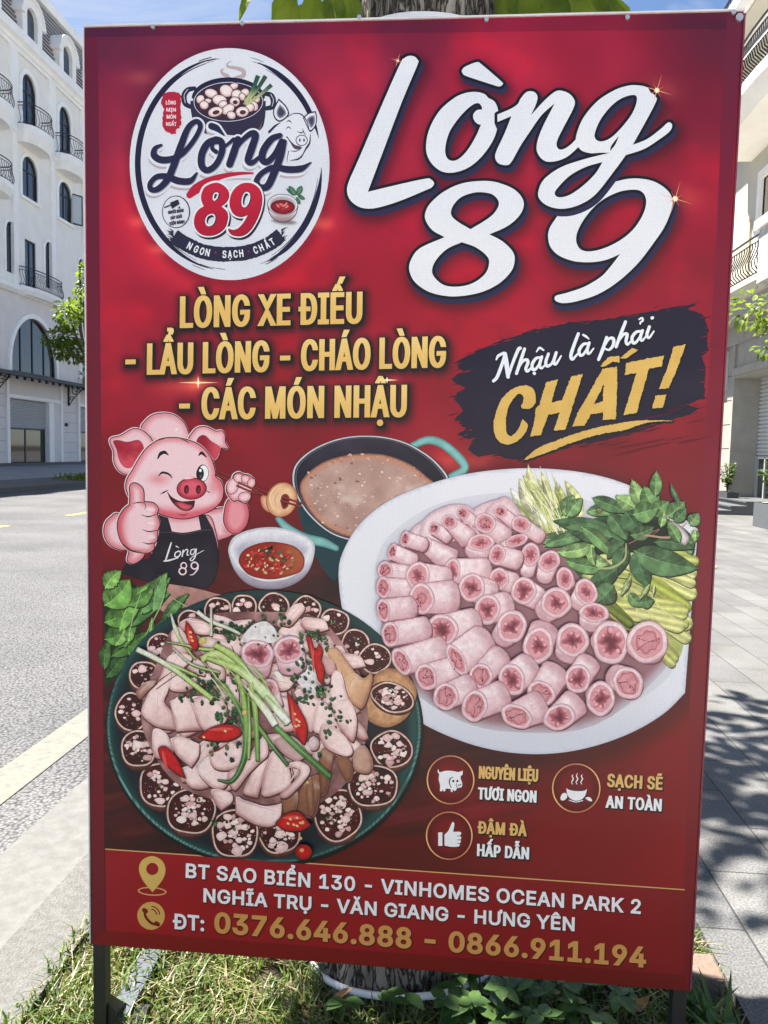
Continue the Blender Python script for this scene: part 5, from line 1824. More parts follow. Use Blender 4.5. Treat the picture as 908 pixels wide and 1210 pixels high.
for a, b, w in (((395, 320), (480, 150), 5.4), ((400, 322), (525, 152), 5.2), ((405, 325), (560, 205), 4.8)):
    art.stroke(zG([a, ((a[0] + b[0]) / 2 + 8, (a[1] + b[1]) / 2), b]), [2.2, w * .8, w], None, cap=False, sp=2.2, fn=lambda V, d: mixc((200, 208, 150), (54, 92, 74), sstep(-V[:, 1], -118, -100)) * (1 - .25 * sstep(1.2 - d, 0, 1.2))[:, None])
art.build('emblem_pot', emblem)

# pig face of the emblem, drawn in ink lines
art = Art(60)
IK = (52, 48, 66)
head_ = smooth_loop(zG([(655, 400), (690, 378), (730, 378), (765, 410), (785, 470), (790, 530), (770, 580), (730, 620), (660, 655), (600, 600), (560, 520), (600, 450)]), 4)
art.flat(head_, EW)
for q in ([(602, 285, 1), (650, 335), (662, 385), (610, 425), (575, 400), (570, 350)], [(745, 400, 1), (780, 370), (822, 360, 1), (830, 400), (822, 450), (790, 485), (768, 450)]):
    e_ = smooth_loop(zG(q), 5)
    art.flat(e_, IK)
    c = e_.mean(0)
    art.flat(c + (e_ - c) * .84, EW)
    art.shaded(c + (e_ - c) * .6 + (.6, .6), lambda V, d: mixc((150, 152, 170), (70, 66, 84), sstep(d, 0, 3)), 1.5)
art.strokes([(zG([(655, 395), (690, 376), (735, 380), (768, 420), (785, 480)]), [.6, 1.5, .8]), (zG([(790, 500), (785, 550), (760, 590), (735, 640)]), [.8, 2.4, .5]), (zG([(648, 425), (664, 418), (680, 432)]), [.5, 1.6, .5]), (zG([(645, 468), (660, 455), (676, 468)]), [.5, 1.6, .5]),
             (zG([(712, 482), (735, 490), (752, 478)]), [.5, 1.6, .5]), (zG([(742, 465), (752, 490), (762, 505)]), [.5, 1.2, .5]), (zG([(650, 515), (668, 540), (700, 570), (740, 580)]), [1.6, 1.5, 2.4, .8]), (zG([(668, 598), (700, 600), (730, 590)]), [.4, 1.3, .4]),
             (zG([(660, 600), (652, 640), (650, 665)]), [1.0, .8, .4]), (zG([(545, 485), (580, 450), (610, 430)]), [3, 2.4, .8]), (zG([(670, 655), (720, 645), (750, 610)]), [.6, 2, .5])], IK)
art.flat(smooth_loop(zG([(664, 530), (690, 560), (735, 572), (728, 590), (690, 582)]), 3), (84, 74, 88))
art.flat(ellipse(*zG([(738, 535)])[0], 7.2, 6.6, 0, 26), IK); art.flat(ellipse(*zG([(738, 535)])[0], 6.2, 5.6, 0, 26), EW)
for x in (727, 752): art.flat(ellipse(*zG([(x, 534)])[0], 1.0, 2.1, 0, 12), IK)
art.build('emblem_pig', emblem)

# emblem lettering
art = Art(95)
LOG = [([(128, 185), (92, 205), (85, 245), (125, 272), (190, 268), (255, 235), (320, 160), (360, 85), (352, 50), (325, 48), (285, 90), (245, 190), (205, 300), (165, 390), (110, 445), (68, 450), (62, 415), (100, 375), (160, 372), (230, 398), (300, 398), (340, 352)], [18, 34, 46, 46, 40, 34, 32, 34, 34, 40, 46, 48, 44, 38, 34, 34, 40, 46, 44, 14]),
       ([(455, 150), (405, 175), (370, 240), (370, 310), (405, 335), (455, 300), (490, 225), (485, 165), (455, 150)], [40, 48, 46, 42, 40, 44, 40]), ([(485, 165), (440, 175), (432, 205), (455, 225)], [26, 22, 26, 30]), ([(480, 215), (530, 175), (560, 150)], [22, 22, 26]),
       ([(428, 72), (458, 84), (502, 126)], [44, 42, 10]), ([(585, 150), (560, 230), (535, 300)], [44, 50, 46]), ([(555, 250), (600, 170), (660, 118), (690, 128), (665, 210), (645, 275), (670, 290), (720, 250)], [20, 30, 40, 46, 50, 46, 36, 22]),
       ([(835, 128), (785, 150), (738, 215), (730, 270), (760, 285), (805, 240), (845, 160)], [36, 46, 48, 44, 40, 34]), ([(860, 165), (838, 250), (800, 350), (760, 430), (715, 435), (695, 400), (730, 350), (800, 318), (880, 330), (960, 325), (1020, 288)], [36, 48, 50, 48, 42, 38, 36, 40, 46, 44, 8])]
its = [(zE(p), np.array(w) / 5.044 * .92) for p, w in LOG]
art.strokes(its, (178, 168, 180), grow=1.2, shift=(-1.2, 5.2))
art.strokes(its, EW, grow=2.9, shift=(0, .8))
art.strokes(its, (150, 154, 170), grow=.1, shift=(1.0, .8))
art.strokes(its, (48, 46, 70))
RED = (178, 40, 60)
art.stroke(zF([(180, 270), (240, 215), (340, 150), (480, 100), (620, 78), (745, 75)]), [8, 12, 9, 6, 4.2, 2.2], RED)
art.stroke(zF([(500, 140), (600, 128), (720, 128)]), [.5, 1.8, 1.8], (176, 166, 178))
E8 = [smooth_loop(zF(q), 5) for q in ([(405, 160), (470, 175), (520, 225), (528, 280), (505, 330), (458, 368, 1), (505, 410), (518, 470), (490, 560), (420, 615), (340, 630), (270, 610), (225, 555), (220, 480), (250, 410), (305, 370, 1), (285, 320), (285, 260), (320, 195)], [(415, 238), (443, 258), (433, 300), (400, 322), (380, 298), (387, 258)], [(375, 430), (412, 452), (408, 510), (370, 548), (328, 540), (312, 500), (328, 452)])]
E9 = [smooth_loop(zF(q), 5) for q in ([(680, 160), (750, 170), (805, 220), (825, 300), (810, 400), (770, 500), (710, 590), (640, 632), (560, 625), (525, 590), (527, 568, 1), (570, 580), (620, 560), (670, 500), (702, 438, 1), (640, 462), (575, 440), (540, 380), (538, 310), (565, 235), (620, 180)], [(690, 235), (722, 260), (722, 320), (693, 373), (657, 378), (638, 345), (642, 290), (662, 248)])]
E8, E9 = orient(E8), orient(E9)
for g in (E8, E9): border(art, g, 2.6, (50, 46, 62), (1.6, 2.4))
for g in (E8, E9): border(art, g, 2.4, (222, 226, 234))
for g in (E8, E9): border(art, g, .25, (96, 34, 48), (.5, .6))
for g in (E8, E9): art.shaded(g, lambda V, d: mixc((186, 42, 62), (168, 34, 54), sstep(V[:, 1], 220, 280)), 5)
for g in (E8[1:], E9[1:]):
    for q in g: art.stroke([q[i] for i in range(len(q) // 3, 2 * len(q) // 3, 2)] if False else [q[int(i)] for i in np.linspace(len(q) * .5, len(q) * .95, 6)], [.3, 1.6, .3], (50, 44, 58))
# ribbon with the three words
rb_pts = zS([(112, 268), (160, 300), (250, 345), (330, 362), (404, 366), (480, 360), (560, 340), (640, 300), (690, 262)])
ribbon = stroke_loop(rb_pts, [17, 17.5, 17, 17], cap=False)
art.flat(rough(ribbon, .25), (50, 48, 66))
for k_ in range(14):
    for e, sgn in ((rb_pts[0], -1), (rb_pts[-1], 1)):
        y = e[1] + rng.uniform(-8, 8)
        art.flat([(e[0], y), (e[0] + sgn * rng.uniform(3, 9), y + rng.uniform(-5, 0) - sgn * 0), (e[0], y + 2.2)], (50, 48, 66))
RBL = smooth_line(rb_pts, 8)
def curved_word(word, xa, xb, cap):
    n = len(word)
    ia = np.interp([xa, xb], RBL[:, 0], np.arange(len(RBL)))
    adv = []
    for ch in word: adv.append(.55 if ch in 'I' else 1)
    for i, ch in enumerate(word):
        t = (i + .5) / n
        f = ia[0] + (ia[1] - ia[0]) * t
        k = int(f)
        p = RBL[k] + (RBL[min(k + 1, len(RBL) - 1)] - RBL[k]) * (f - k)
        d = RBL[min(k + 3, len(RBL) - 1)] - RBL[max(k - 3, 0)]
        d /= np.hypot(*d)
        nn = np.array((d[1], -d[0]))
        L = glyphs(ch)
        A = np.concatenate(L)
        w = (xb - xa) / n * .64
        s = w / (A[:, 0].max() - A[:, 0].min())
        sy = cap / CAP
        cx_ = (A[:, 0].max() + A[:, 0].min()) / 2
        tot = [p + d * ((q[:, :1] - cx_) * s) + nn * ((q[:, 1:] - CAP / 2) * sy) for q in L]
        merged_border(art, [np.array(q) for q in tot], .35, (226, 230, 238))
        art.flat([np.array(q) for q in tot], (226, 230, 238))
def pxx(x): return 180 + x / 4.54
curved_word('NGON', pxx(182), pxx(308), 8.2)
curved_word('SẠCH', pxx(370), pxx(490), 8.2)
curved_word('CHẤT', pxx(536), pxx(652), 8.2)
for x, y in ((337, 357), (514, 351)): art.flat(ellipse(*zS([(x, y)])[0], 1.2, 1.2, 0, 10), (150, 56, 70))
# red seal
seal = rough(smooth_loop(zH3([(185, 235), (205, 225), (240, 225), (258, 240), (256, 300), (258, 360), (240, 378), (235, 395), (205, 392), (182, 365), (186, 300), (178, 265)]), 4), .5)
art.flat(seal, (170, 44, 62))
for s_, y, x0, x1 in (('LÒNG', 276, 196, 238), ('MỊN', 305, 198, 238), ('MÓN', 334, 199, 238), ('NGẤT', 364, 197, 240)):
    L = text_loops(s_, zH3([(x0, y)])[0], zH3([(x1, y)])[0], 4.6, .25, .2, 1.05)
    art.flat(L, (222, 206, 212))
# cleaver stamp
art.flat([ellipse(*zH3([(237, 718)])[0], 16.6, 19.2, 0, 40), ellipse(*zH3([(236, 718)])[0], 15.6, 18.3, 0, 40)], (52, 48, 62), evenodd=True)
art.stroke(zH3([(190, 700), (215, 690)]), 1.6, (60, 56, 68)); art.flat(zH3([(212, 680), (245, 667), (252, 686), (220, 706)]), (52, 48, 60))
art.flat(zH3([(244, 704), (250, 694), (256, 704)]), (60, 56, 68))
for s_, y, x0, x1 in (('NGƯỜI NGON', 722, 204, 268), ('DÂY QUẢI', 745, 214, 262), ('VIỆN NÀNH', 768, 208, 272)):
    art.flat(text_loops(s_, zH3([(x0, y + 6)])[0], zH3([(x1, y - 3)])[0], 4.0, .3, .25, 1.05), (60, 56, 70))
# bowl of red sauce with leaves
for q in ([(748, 50), (730, 15), (735, 0), (760, 15), (775, 45)], [(772, 45), (775, 15), (800, 0), (805, 25), (788, 50)], [(778, 55), (800, 50), (818, 70), (800, 75)], [(770, 60), (790, 75), (792, 98), (775, 90)], [(725, 30), (720, 12), (745, 30), (750, 50)]):
    art.shaded(smooth_loop(zS(q), 4), lambda V, d: mixc((48, 84, 66), (92, 138, 104), sstep(d, 0, 2.4)), 1.8)
art.shaded(ellipse(*zS([(705, 192)])[0], 17, 5, .1, 24), lambda V, d: mixc(EW, (120, 116, 124), sstep(d, 0, 4)), 2)
bl = smooth_loop(zS([(616, 105, 1), (700, 90), (781, 108, 1), (770, 150), (745, 180), (700, 194), (655, 182), (628, 150)]), 5)
art.flat(bl + (0, .3), (58, 52, 62)); cB = bl.mean(0)
art.shaded(cB + (bl - cB) * .95, lambda V, d: mixc((216, 214, 220), (150, 128, 132), sstep(V[:, 1], 248, 262)), 2.2)
art.flat(ellipse(*zS([(698, 100)])[0], 18.2, 12.5, .05, 36), (60, 54, 64)); art.shaded(ellipse(*zS([(698, 100)])[0], 17.4, 11.8, .05, 36), lambda V, d: mixc((224, 226, 232), (168, 164, 172), sstep(d, 0, 4)), 2)
art.shaded(ellipse(*zS([(698, 113)])[0], 14.6, 8.6, .05, 36), lambda V, d: mixc((104, 30, 40), (146, 40, 50), sstep(d, 0, 5)), 2)
for x, y in ((690, 100), (705, 105), (715, 98), (685, 110), (700, 122), (720, 112), (672, 106)): art.flat(ellipse(*zS([(x, y)])[0], 2.6, 1.2, rng.uniform(-1, 1), 10), rng.choice([(196, 96, 96), (210, 130, 120), (180, 60, 66)]))
art.build('emblem_lettering', emblem)

# ------------- stew pot
zPt = Z(250, 500, 2.929)
art = Art(2)
TEAL = (96, 150, 150)
def teal(V, d): return mixc((74, 126, 128), (138, 194, 190), sstep(d, 0, 3.0) * (.6 + .5 * fbm(V, 12, 3)))
art.stroke(zPt([(690, 78), (745, 58), (800, 75), (860, 130), (868, 160), (825, 185)]), [8, 10, 10.5, 10, 9], None, fn=teal, sp=2)
pb = smooth_loop(zPt([(275, 200, 1), (300, 330), (340, 430), (390, 520), (420, 545, 1), (520, 420, 1), (560, 300, 1)]), 5)
art.shaded(pb, lambda V, d: mixc((30, 58, 66), (58, 100, 104), sstep(V[:, 0] + .4 * V[:, 1], 610, 560) * .6 + .2 * fbm(V, 20, 2)), 5)
art.stroke(zPt([(225, 330), (262, 368), (318, 398), (380, 412), (425, 432)]), [7, 11, 12, 11, 7], None, fn=teal, sp=2)
ro = smooth_loop(zPt([(272, 200), (285, 140), (350, 85), (450, 48), (560, 42), (660, 62), (740, 105), (790, 150), (818, 195), (800, 240), (700, 330), (560, 410), (480, 408), (400, 380), (330, 320), (290, 260)]), 6)
art.flat(ro, (30, 28, 36))
cR = ro.mean(0)
art.flat([cR + (ro - cR) * .988, cR + (ro - cR) * .965], (196, 200, 206), evenodd=True)
art.shaded(cR + (ro - cR) * .965, lambda V, d: mixc((40, 38, 48), (70, 64, 74), sstep(V[:, 1], 570, 520) * fbm(V, 18, 4) + .1), 5)
art.flat([cR + (ro - cR) * .95, cR + (ro - cR) * .935], (92, 88, 98), evenodd=True)
br_ = smooth_loop(zPt([(300, 232), (320, 180), (390, 130), (490, 106), (590, 108), (680, 140), (740, 185), (765, 220), (700, 310), (560, 400), (480, 396), (400, 365), (340, 312)]), 6)
def broth(V, d):
    n = fbm(V, 26, 6)
    c = mixc((164, 130, 120), (204, 172, 160), n * 1.4 - .2)
    c = mixc((190, 136, 112), c, sstep(d, 3, 10))
    f = sstep(fbm(V, 34, 12), .56, .8) * sstep(d, 2, 9)
    c = mixc(c, (212, 190, 180), f)
    return mixc((96, 62, 58), c, sstep(d, 0, 2.4))
art.shaded(br_, broth, 2.6)
rng.seed(5)
kb = art.k
for j_ in range(230):
    art.k = kb + j_ % 5
    x, y = rng.uniform(352, 512), rng.uniform(536, 640)
    if winding(np.array([(x, y)]), [br_])[0] == 0: continue
    r = rng.choice((.4, .5, .6, .9, 1.3))
    art.flat(ellipse(x, y, r * rng.uniform(1, 1.8), r, .2, 7), rng.choice([(226, 208, 196), (206, 178, 166), (130, 96, 90), (218, 196, 186)]))
art.build('stew_pot', sign)

# ------------- bowl of chilli dip
art = Art(60, .12)
zB2 = Z(250, 500, 2.929)
bw = smooth_loop(zB2([(53, 430), (75, 390), (140, 365), (220, 360), (300, 380), (345, 410), (350, 450), (330, 510), (290, 550), (230, 572), (165, 572), (110, 550), (75, 510), (57, 465)]), 6)
art.shaded(bw, lambda V, d: mixc((214, 214, 222), (130, 122, 138), sstep(V[:, 1] + .25 * np.abs(V[:, 0] - 318), 668, 702) * .8 + .3 * sstep(3.5 - d, 0, 3.5)), 3)
inn = smooth_loop(zB2([(60, 432), (85, 396), (145, 372), (220, 368), (295, 386), (338, 416), (335, 455), (290, 520), (220, 545), (150, 540), (95, 505), (68, 465)]), 6)
art.shaded(inn, lambda V, d: mixc((236, 238, 243), (176, 172, 188), sstep(d, 0, 12) * sstep(V[:, 1], 622, 660) + .15), 3)
sc = smooth_loop(zB2([(88, 470), (110, 435), (170, 412), (230, 412), (285, 428), (315, 465), (305, 510), (250, 532), (190, 540), (130, 528), (98, 500)]), 6)
art.shaded(sc, lambda V, d: mixc((120, 44, 34), mixc((150, 46, 34), (170, 96, 62), sstep(V[:, 0], 310, 352) * (fbm(V, 18, 3) + .4)), sstep(d, 0, 3)), 2.5)
cS = sc.mean(0)
kb = art.k
for j_ in range(95):
    art.k = kb + (j_ % 12) * 3
    t, k = rng.uniform(0, 6.28), rng.random() ** .5 * .86
    x, y = cS[0] + 36 * k * math.cos(t), cS[1] + 19 * k * math.sin(t)
    green = rng.random() < (.42 if x > cS[0] - 4 and y < cS[1] + 4 else .06)
    c = rng.choice([(62, 74, 50), (88, 96, 66), (50, 58, 44)]) if green else rng.choice([(186, 34, 36), (164, 24, 30), (206, 56, 50), (140, 22, 28), (204, 168, 120)] if rng.random() < .9 else [(226, 206, 172)])
    if x > cS[0] + 18 and not green and rng.random() < .6: c = (170, 104, 70)
    rx, ry, ro_ = rng.uniform(1.4, 4.2), rng.uniform(.9, 2.2), rng.uniform(-1, 1)
    art.flat(ellipse(x + .4, y + .6, rx, ry, ro_, 9), tuple(v * .5 for v in c))
    art.flat(ellipse(x, y, rx, ry, ro_, 9), c)
    if not green and rng.random() < .35: art.flat(ellipse(x - rx * .3, y - ry * .35, rx * .35, ry * .25, ro_, 7), (226, 140, 130))
for _ in range(14):
    t, k = rng.uniform(0, 6.28), rng.random() ** .5 * .8
    art.k = kb + 40 + _ % 5; art.flat(ellipse(cS[0] + 36 * k * math.cos(t), cS[1] + 19 * k * math.sin(t), 1.8, .9, rng.uniform(-1.5, 1.5), 8), (216, 196, 148))
art.build('dip_bowl', sign)


# ------------- leaves drawn as art
def leaf_shape(a, b, w, bend=0.0, n=9, ser=0.0):
    a, b = np.array(a, float), np.array(b, float)
    d = b - a
    L = np.hypot(*d)
    d /= L
    q = np.array((-d[1], d[0]))
    t = np.linspace(0, 1, n)
    prof = np.sin(np.pi * t ** .8) ** .9 * w / 2
    mid = a + d * (t * L)[:, None] + q * (bend * L * 4 * t * (1 - t))[:, None]
    s1 = mid + q * (prof * (1 + ser * (np.arange(n) % 2)))[:, None]
    s2 = mid - q * (prof * (1 + ser * (np.arange(n) % 2)))[:, None]
    return np.r_[s1, s2[::-1][1:-1]], mid, q


def art_leaf(art, a, b, w, c, bend=0.0, vein=None, shadow=True, sp=2.4, ser=.0, n=9):
    L, mid, q = leaf_shape(a, b, w, bend, n, ser)
    c = np.array(c, float); c = c * .86 + c.mean() * .10 + 4
    if shadow: art.flat(L + (.9, 1.4), tuple(c * .38))
    md = np.array(mid)
    def fn(V, d):
        k = np.argmin(((V[:, None] - md[None]) ** 2).sum(2), 1)
        side = ((V - md[k]) @ q) > 0
        n_ = fbm(V, 7, int(c[1]) % 5)
        along = k / (len(md) - 1)
        return c * (.76 + .3 * side + .34 * (n_ - .4) + .12 * np.sin(along * 16))[:, None] * (.8 + .2 * sstep(d, 0, 1.5))[:, None] + 6
    art.shaded(L, fn, sp)
    vc = tuple(np.minimum(c * 1.22 + 12, 255))
    art.stroke([tuple(m) for m in md], [.8, .5, .2], vein or tuple(np.minimum(c * 1.35 + 16, 255)), n=2)
    if w > 13:
        tx = (md[-1] - md[0]) / len(md)
        kv = art.k
        for i_ in range(1, len(md) - 2, 2):
            h_ = np.sin(np.pi * (i_ / (len(md) - 1)) ** .8) ** .9 * w / 2
            art.k = kv
            for sg in (1, -1):
                art.k = kv + (sg > 0)
                art.stroke([tuple(md[i_]), tuple(md[i_] + q * sg * h_ * .45 + tx * 1.1), tuple(md[i_] + q * sg * h_ * .82 + tx * 1.5)], [.5, .3, .1], vc, n=2, cap=False)
        art.k = kv + 2


# ------------- pig cook
zK, zL_ = Z(110, 480, 5.044), Z(110, 560, 4.54)
OUT = (48, 22, 30)
def pk(hi=(232, 196, 202), lo=(206, 112, 124), k=7, gx=.0, gy=.0, x0=0, y0=0):
    def f(V, d):
        t = sstep(d, 0, k) * .75 + .35 - (gx * (V[:, 0] - x0) + gy * (V[:, 1] - y0))
        return mixc(lo, hi, t)
    return f
def outlined(art, L, fn, w=1.1, oc=OUT, white=True, sp=3):
    if white: border(art, [L], w + .5, (236, 214, 216), (-.5, -.4))
    border(art, [L], w, oc)
    art.shaded(L, fn, sp)
art = Art(130)
# left shoulder and arm behind
for q in ([(590, 215), (640, 190), (700, 185), (720, 230), (710, 300), (740, 320), (690, 345), (650, 340)],):
    outlined(art, smooth_loop(zL_(q), 5), pk(lo=(198, 84, 98), k=9))
hat = smooth_loop(zK([(283, 135), (310, 85), (355, 52), (420, 42), (480, 55), (530, 95), (557, 150), (560, 205), (450, 230), (340, 215)]), 5)
outlined(art, hat, pk(k=10, gx=-.006, x0=190))
art.flat(ellipse(*zK([(490, 140)])[0], 1.2, 2.2, .5, 10), (244, 222, 224))
ear1 = smooth_loop(zK([(352, 222, 1), (330, 180), (280, 142), (230, 136), (160, 175), (105, 190), (97, 215), (118, 270), (120, 330), (150, 385), (200, 405), (240, 385), (300, 300)]), 5)
outlined(art, ear1, pk(k=6))
ear1i = smooth_loop(zK([(300, 270, 1), (290, 225), (262, 203), (200, 215), (150, 205), (115, 212), (135, 260), (148, 320), (175, 360), (215, 368), (250, 330), (262, 300)]), 5)
art.flat(ear1i + (-.4, -.6), (80, 30, 38)); art.shaded(ear1i, lambda V, d: mixc((160, 40, 56), (206, 82, 94), sstep(fbm(V, 16, 2) + .02 * (V[:, 1] - 530), .2, .8)), 3)
ear2 = smooth_loop(zK([(565, 205), (585, 160), (620, 128), (670, 125), (725, 150), (760, 148), (778, 175), (780, 215), (800, 252, 1), (755, 248), (745, 290), (720, 322), (690, 300), (610, 260)]), 5)
outlined(art, ear2, pk(k=6))
ear2i = smooth_loop(zK([(612, 220), (625, 185), (660, 175), (700, 210), (752, 246), (742, 285), (720, 318), (690, 290), (650, 250)]), 5)
art.flat(ear2i + (-.3, -.6), (80, 30, 38)); art.shaded(ear2i, lambda V, d: mixc((150, 36, 50), (200, 80, 92), sstep(V[:, 0], 238, 256)), 3)
# body and apron
bodyp = smooth_loop(zL_([(330, 215), (440, 240), (560, 225), (620, 230), (650, 320), (660, 420), (600, 440), (340, 440), (300, 330)]), 5)
outlined(art, bodyp, pk(k=8))
apron = smooth_loop(zL_([(348, 218, 1), (388, 225, 1), (412, 310, 1), (480, 318), (575, 300, 1), (562, 228, 1), (592, 222, 1), (632, 296, 1), (655, 380), (662, 470), (640, 560), (600, 610, 1), (450, 590), (300, 575), (150, 530, 1), (180, 480), (290, 460, 1), (330, 390), (350, 310)]), 4)
border(art, [apron], .9, (20, 18, 24)); art.shaded(apron, lambda V, d: mixc((36, 33, 40), (60, 55, 64), fbm(V, 22, 4) * .8), 5)
art.stroke(zL_([(348, 312), (412, 312), (480, 322), (575, 302), (632, 298)]), [.5, .9, .5], (84, 78, 88), n=3)
# head
head = smooth_loop(zK([(350, 222), (400, 196), (470, 188), (550, 200), (630, 235), (690, 300), (718, 380), (722, 420), (755, 450), (768, 500), (755, 560), (700, 615), (600, 655), (520, 668), (420, 650), (330, 610), (240, 570), (205, 530), (190, 480), (200, 430), (230, 380), (270, 310), (310, 255)]), 6)
def hd(V, d):
    t = sstep(d, 0, 9) * .7 + .35
    low = sstep(V[:, 1], 590, 612) * .85
    ch = np.exp(-(((V[:, 0] - 186) / 13) ** 2 + ((V[:, 1] - 566) / 7) ** 2)) * .55 + np.exp(-(((V[:, 0] - 252) / 9) ** 2 + ((V[:, 1] - 575) / 9) ** 2)) * .55
    return mixc((212, 98, 112), (234, 202, 208), t - low - ch)
outlined(art, head, hd, 1.2)
art.strokes([(zK([(355, 215), (385, 200), (420, 193)]), [.3, 1.3, .3]), (zK([(515, 195), (545, 205), (572, 222)]), [.3, 1.3, .3])], OUT)
for q, w in (([(378, 312), (395, 283), (420, 274), (442, 290)], [1.2, 4, 4, 1]), ([(622, 294), (640, 278), (668, 302)], [1, 4, 1.2]), ([(382, 415), (405, 395), (440, 402), (464, 426)], [.8, 2.6, 2.4, 1])):
    art.stroke(zK(q), w, (40, 30, 36))
art.stroke(zK([(440, 402), (462, 410)]), [1.2, .4], (40, 30, 36))
art.flat(ellipse(*zK([(646, 398)])[0], 7.2, 10.2, .05, 30), (60, 30, 38)); art.flat(ellipse(*zK([(650, 398)])[0], 5.8, 9.2, .05, 30), (236, 238, 242))
art.flat(ellipse(*zK([(630, 402)])[0], 4.6, 7.4, .05, 26), (34, 26, 34)); art.shaded(ellipse(*zK([(634, 418)])[0], 2.8, 3.4, .05, 18), lambda V, d: mixc((34, 26, 34), (110, 100, 110), sstep(d, 0, 3)), 1.5)
art.flat(ellipse(*zK([(632, 382)])[0], 1.6, 2.0, 0, 12), (240, 242, 246))
# mouth
mouth = smooth_loop(zK([(435, 512, 1), (470, 545), (520, 565), (600, 560, 1), (592, 600), (560, 622), (520, 618), (478, 588), (450, 550)]), 5)
art.flat(mouth, (70, 22, 32)); art.shaded(smooth_loop(zK([(478, 575), (520, 572), (560, 585), (585, 590), (560, 615), (522, 612)]), 4), lambda V, d: mixc((176, 60, 76), (206, 96, 108), sstep(d, 0, 3)), 2)
art.strokes([(zK([(392, 522), (415, 512), (440, 498)]), [.4, 2, .5]), (zK([(435, 512), (470, 555), (520, 618)]), [1, .8, .4]), (zK([(500, 640), (530, 648), (562, 636)]), [.3, 1.2, .3]), (zK([(668, 500), (680, 510), (690, 514)]), [.4, 1.4, .4])], (70, 26, 36))
sn = ellipse(*zK([(580, 490)])[0], 16.8, 12.0, -.05, 40)
outlined(art, sn, lambda V, d: mixc((176, 44, 66), (216, 96, 112), sstep(d, 0, 6) + .2 * (V[:, 1] < 574)), 1.1, white=False)
for x in (549, 620): art.flat(ellipse(*zK([(x, 495)])[0], 3.1, 5.4, .05, 20), (80, 22, 34)); art.flat(ellipse(*zK([(x + 3, 502)])[0], 1.7, 3.4, .05, 14), (120, 40, 52))
art.shaded(ellipse(*zK([(560, 425)])[0], 8, 1.8, -.1, 16), lambda V, d: mixc((224, 176, 184), (244, 224, 226), sstep(d, 0, 1.5)), 1.5)
# thumbs-up fist with four folded fingers
arm = smooth_loop(zL_([(135, 215), (90, 230), (58, 270), (55, 330), (85, 380), (140, 405), (185, 408), (178, 465), (220, 476), (270, 420), (240, 300)]), 5)
outlined(art, arm, pk(lo=(200, 88, 100), k=10))
fist = smooth_loop(zL_([(190, 165, 1), (193, 110), (190, 72), (205, 50), (235, 55), (262, 85), (265, 150, 1), (315, 155), (342, 185), (335, 215), (350, 265), (338, 305), (335, 350), (318, 375), (318, 400), (290, 420), (240, 418), (190, 405), (150, 370), (128, 310), (128, 250), (155, 195)]), 5)
outlined(art, fist, lambda V, d: mixc((204, 96, 108), (234, 200, 206), sstep(d, 0, 9) * .8 + .3 - .5 * sstep(158 - V[:, 0], 0, 18)), 1.2)
art.strokes([(zL_([(205, 158), (235, 152), (266, 154)]), [.4, 1.4, .6]), (zL_([(252, 218), (290, 228), (330, 216)]), [.5, 1.5, .8]), (zL_([(258, 298), (295, 308), (340, 300)]), [.5, 1.5, .8]), (zL_([(258, 366), (290, 374), (322, 368)]), [.5, 1.5, .8]), (zL_([(266, 150), (275, 170), (268, 190)]), [.4, .9, .3]), (zL_([(150, 372), (200, 408), (250, 412)]), [.6, 1.2, .5])], OUT)
for y in (190, 262, 335): art.shaded(ellipse(*zL_([(300, y)])[0], 6, 3.4, .1, 16), lambda V, d: mixc((228, 188, 196), (240, 214, 218), sstep(d, 0, 2)), 2)
# hand with chopsticks
arm2 = smooth_loop(zL_([(700, 190), (712, 150), (735, 130), (790, 135), (818, 165), (828, 220), (810, 280), (765, 318), (720, 305), (695, 255)]), 5)
outlined(art, arm2, pk((226, 150, 158), (190, 60, 76), 9))
for a, b in (((672, -12), (1040, 150)), ((650, 4), (1030, 165))):
    p = zL_([a, b])
    art.stroke(p, [2.2, 2.8], (70, 18, 24), n=2); art.stroke(np.array(p) + (-.2, -.5), [1.0, 1.2], (158, 58, 56), n=2)
hand = smooth_loop(zL_([(712, 95), (715, 55), (740, 28), (750, 5), (775, -8), (800, 2), (830, 8), (855, 28), (858, 60), (840, 95), (835, 135), (805, 155), (770, 140), (740, 140)]), 5)
outlined(art, hand, pk((234, 198, 204), (204, 100, 112), 6))
for cxy, rx, ry, ro_ in (((742, 65), 6.6, 9.5, .3), ((775, 22), 6.0, 5.2, .5), ((812, 28), 5.4, 4.6, .6), ((842, 48), 4.4, 5.6, .3), ((805, 122), 7.4, 5.6, -.2)):
    e_ = ellipse(*zL_([cxy])[0], rx, ry, ro_, 22)
    border(art, [e_], .6, OUT); art.shaded(e_, pk((236, 204, 209), (210, 120, 132), 4), 2)
for a, b in (((775, 46), (880, 92)), ((765, 62), (870, 108))):
    p = zL_([a, b]); art.stroke(p, 2.5, (70, 18, 24), n=2); art.stroke(np.array(p) + (-.2, -.5), 1.1, (160, 60, 58), n=2)
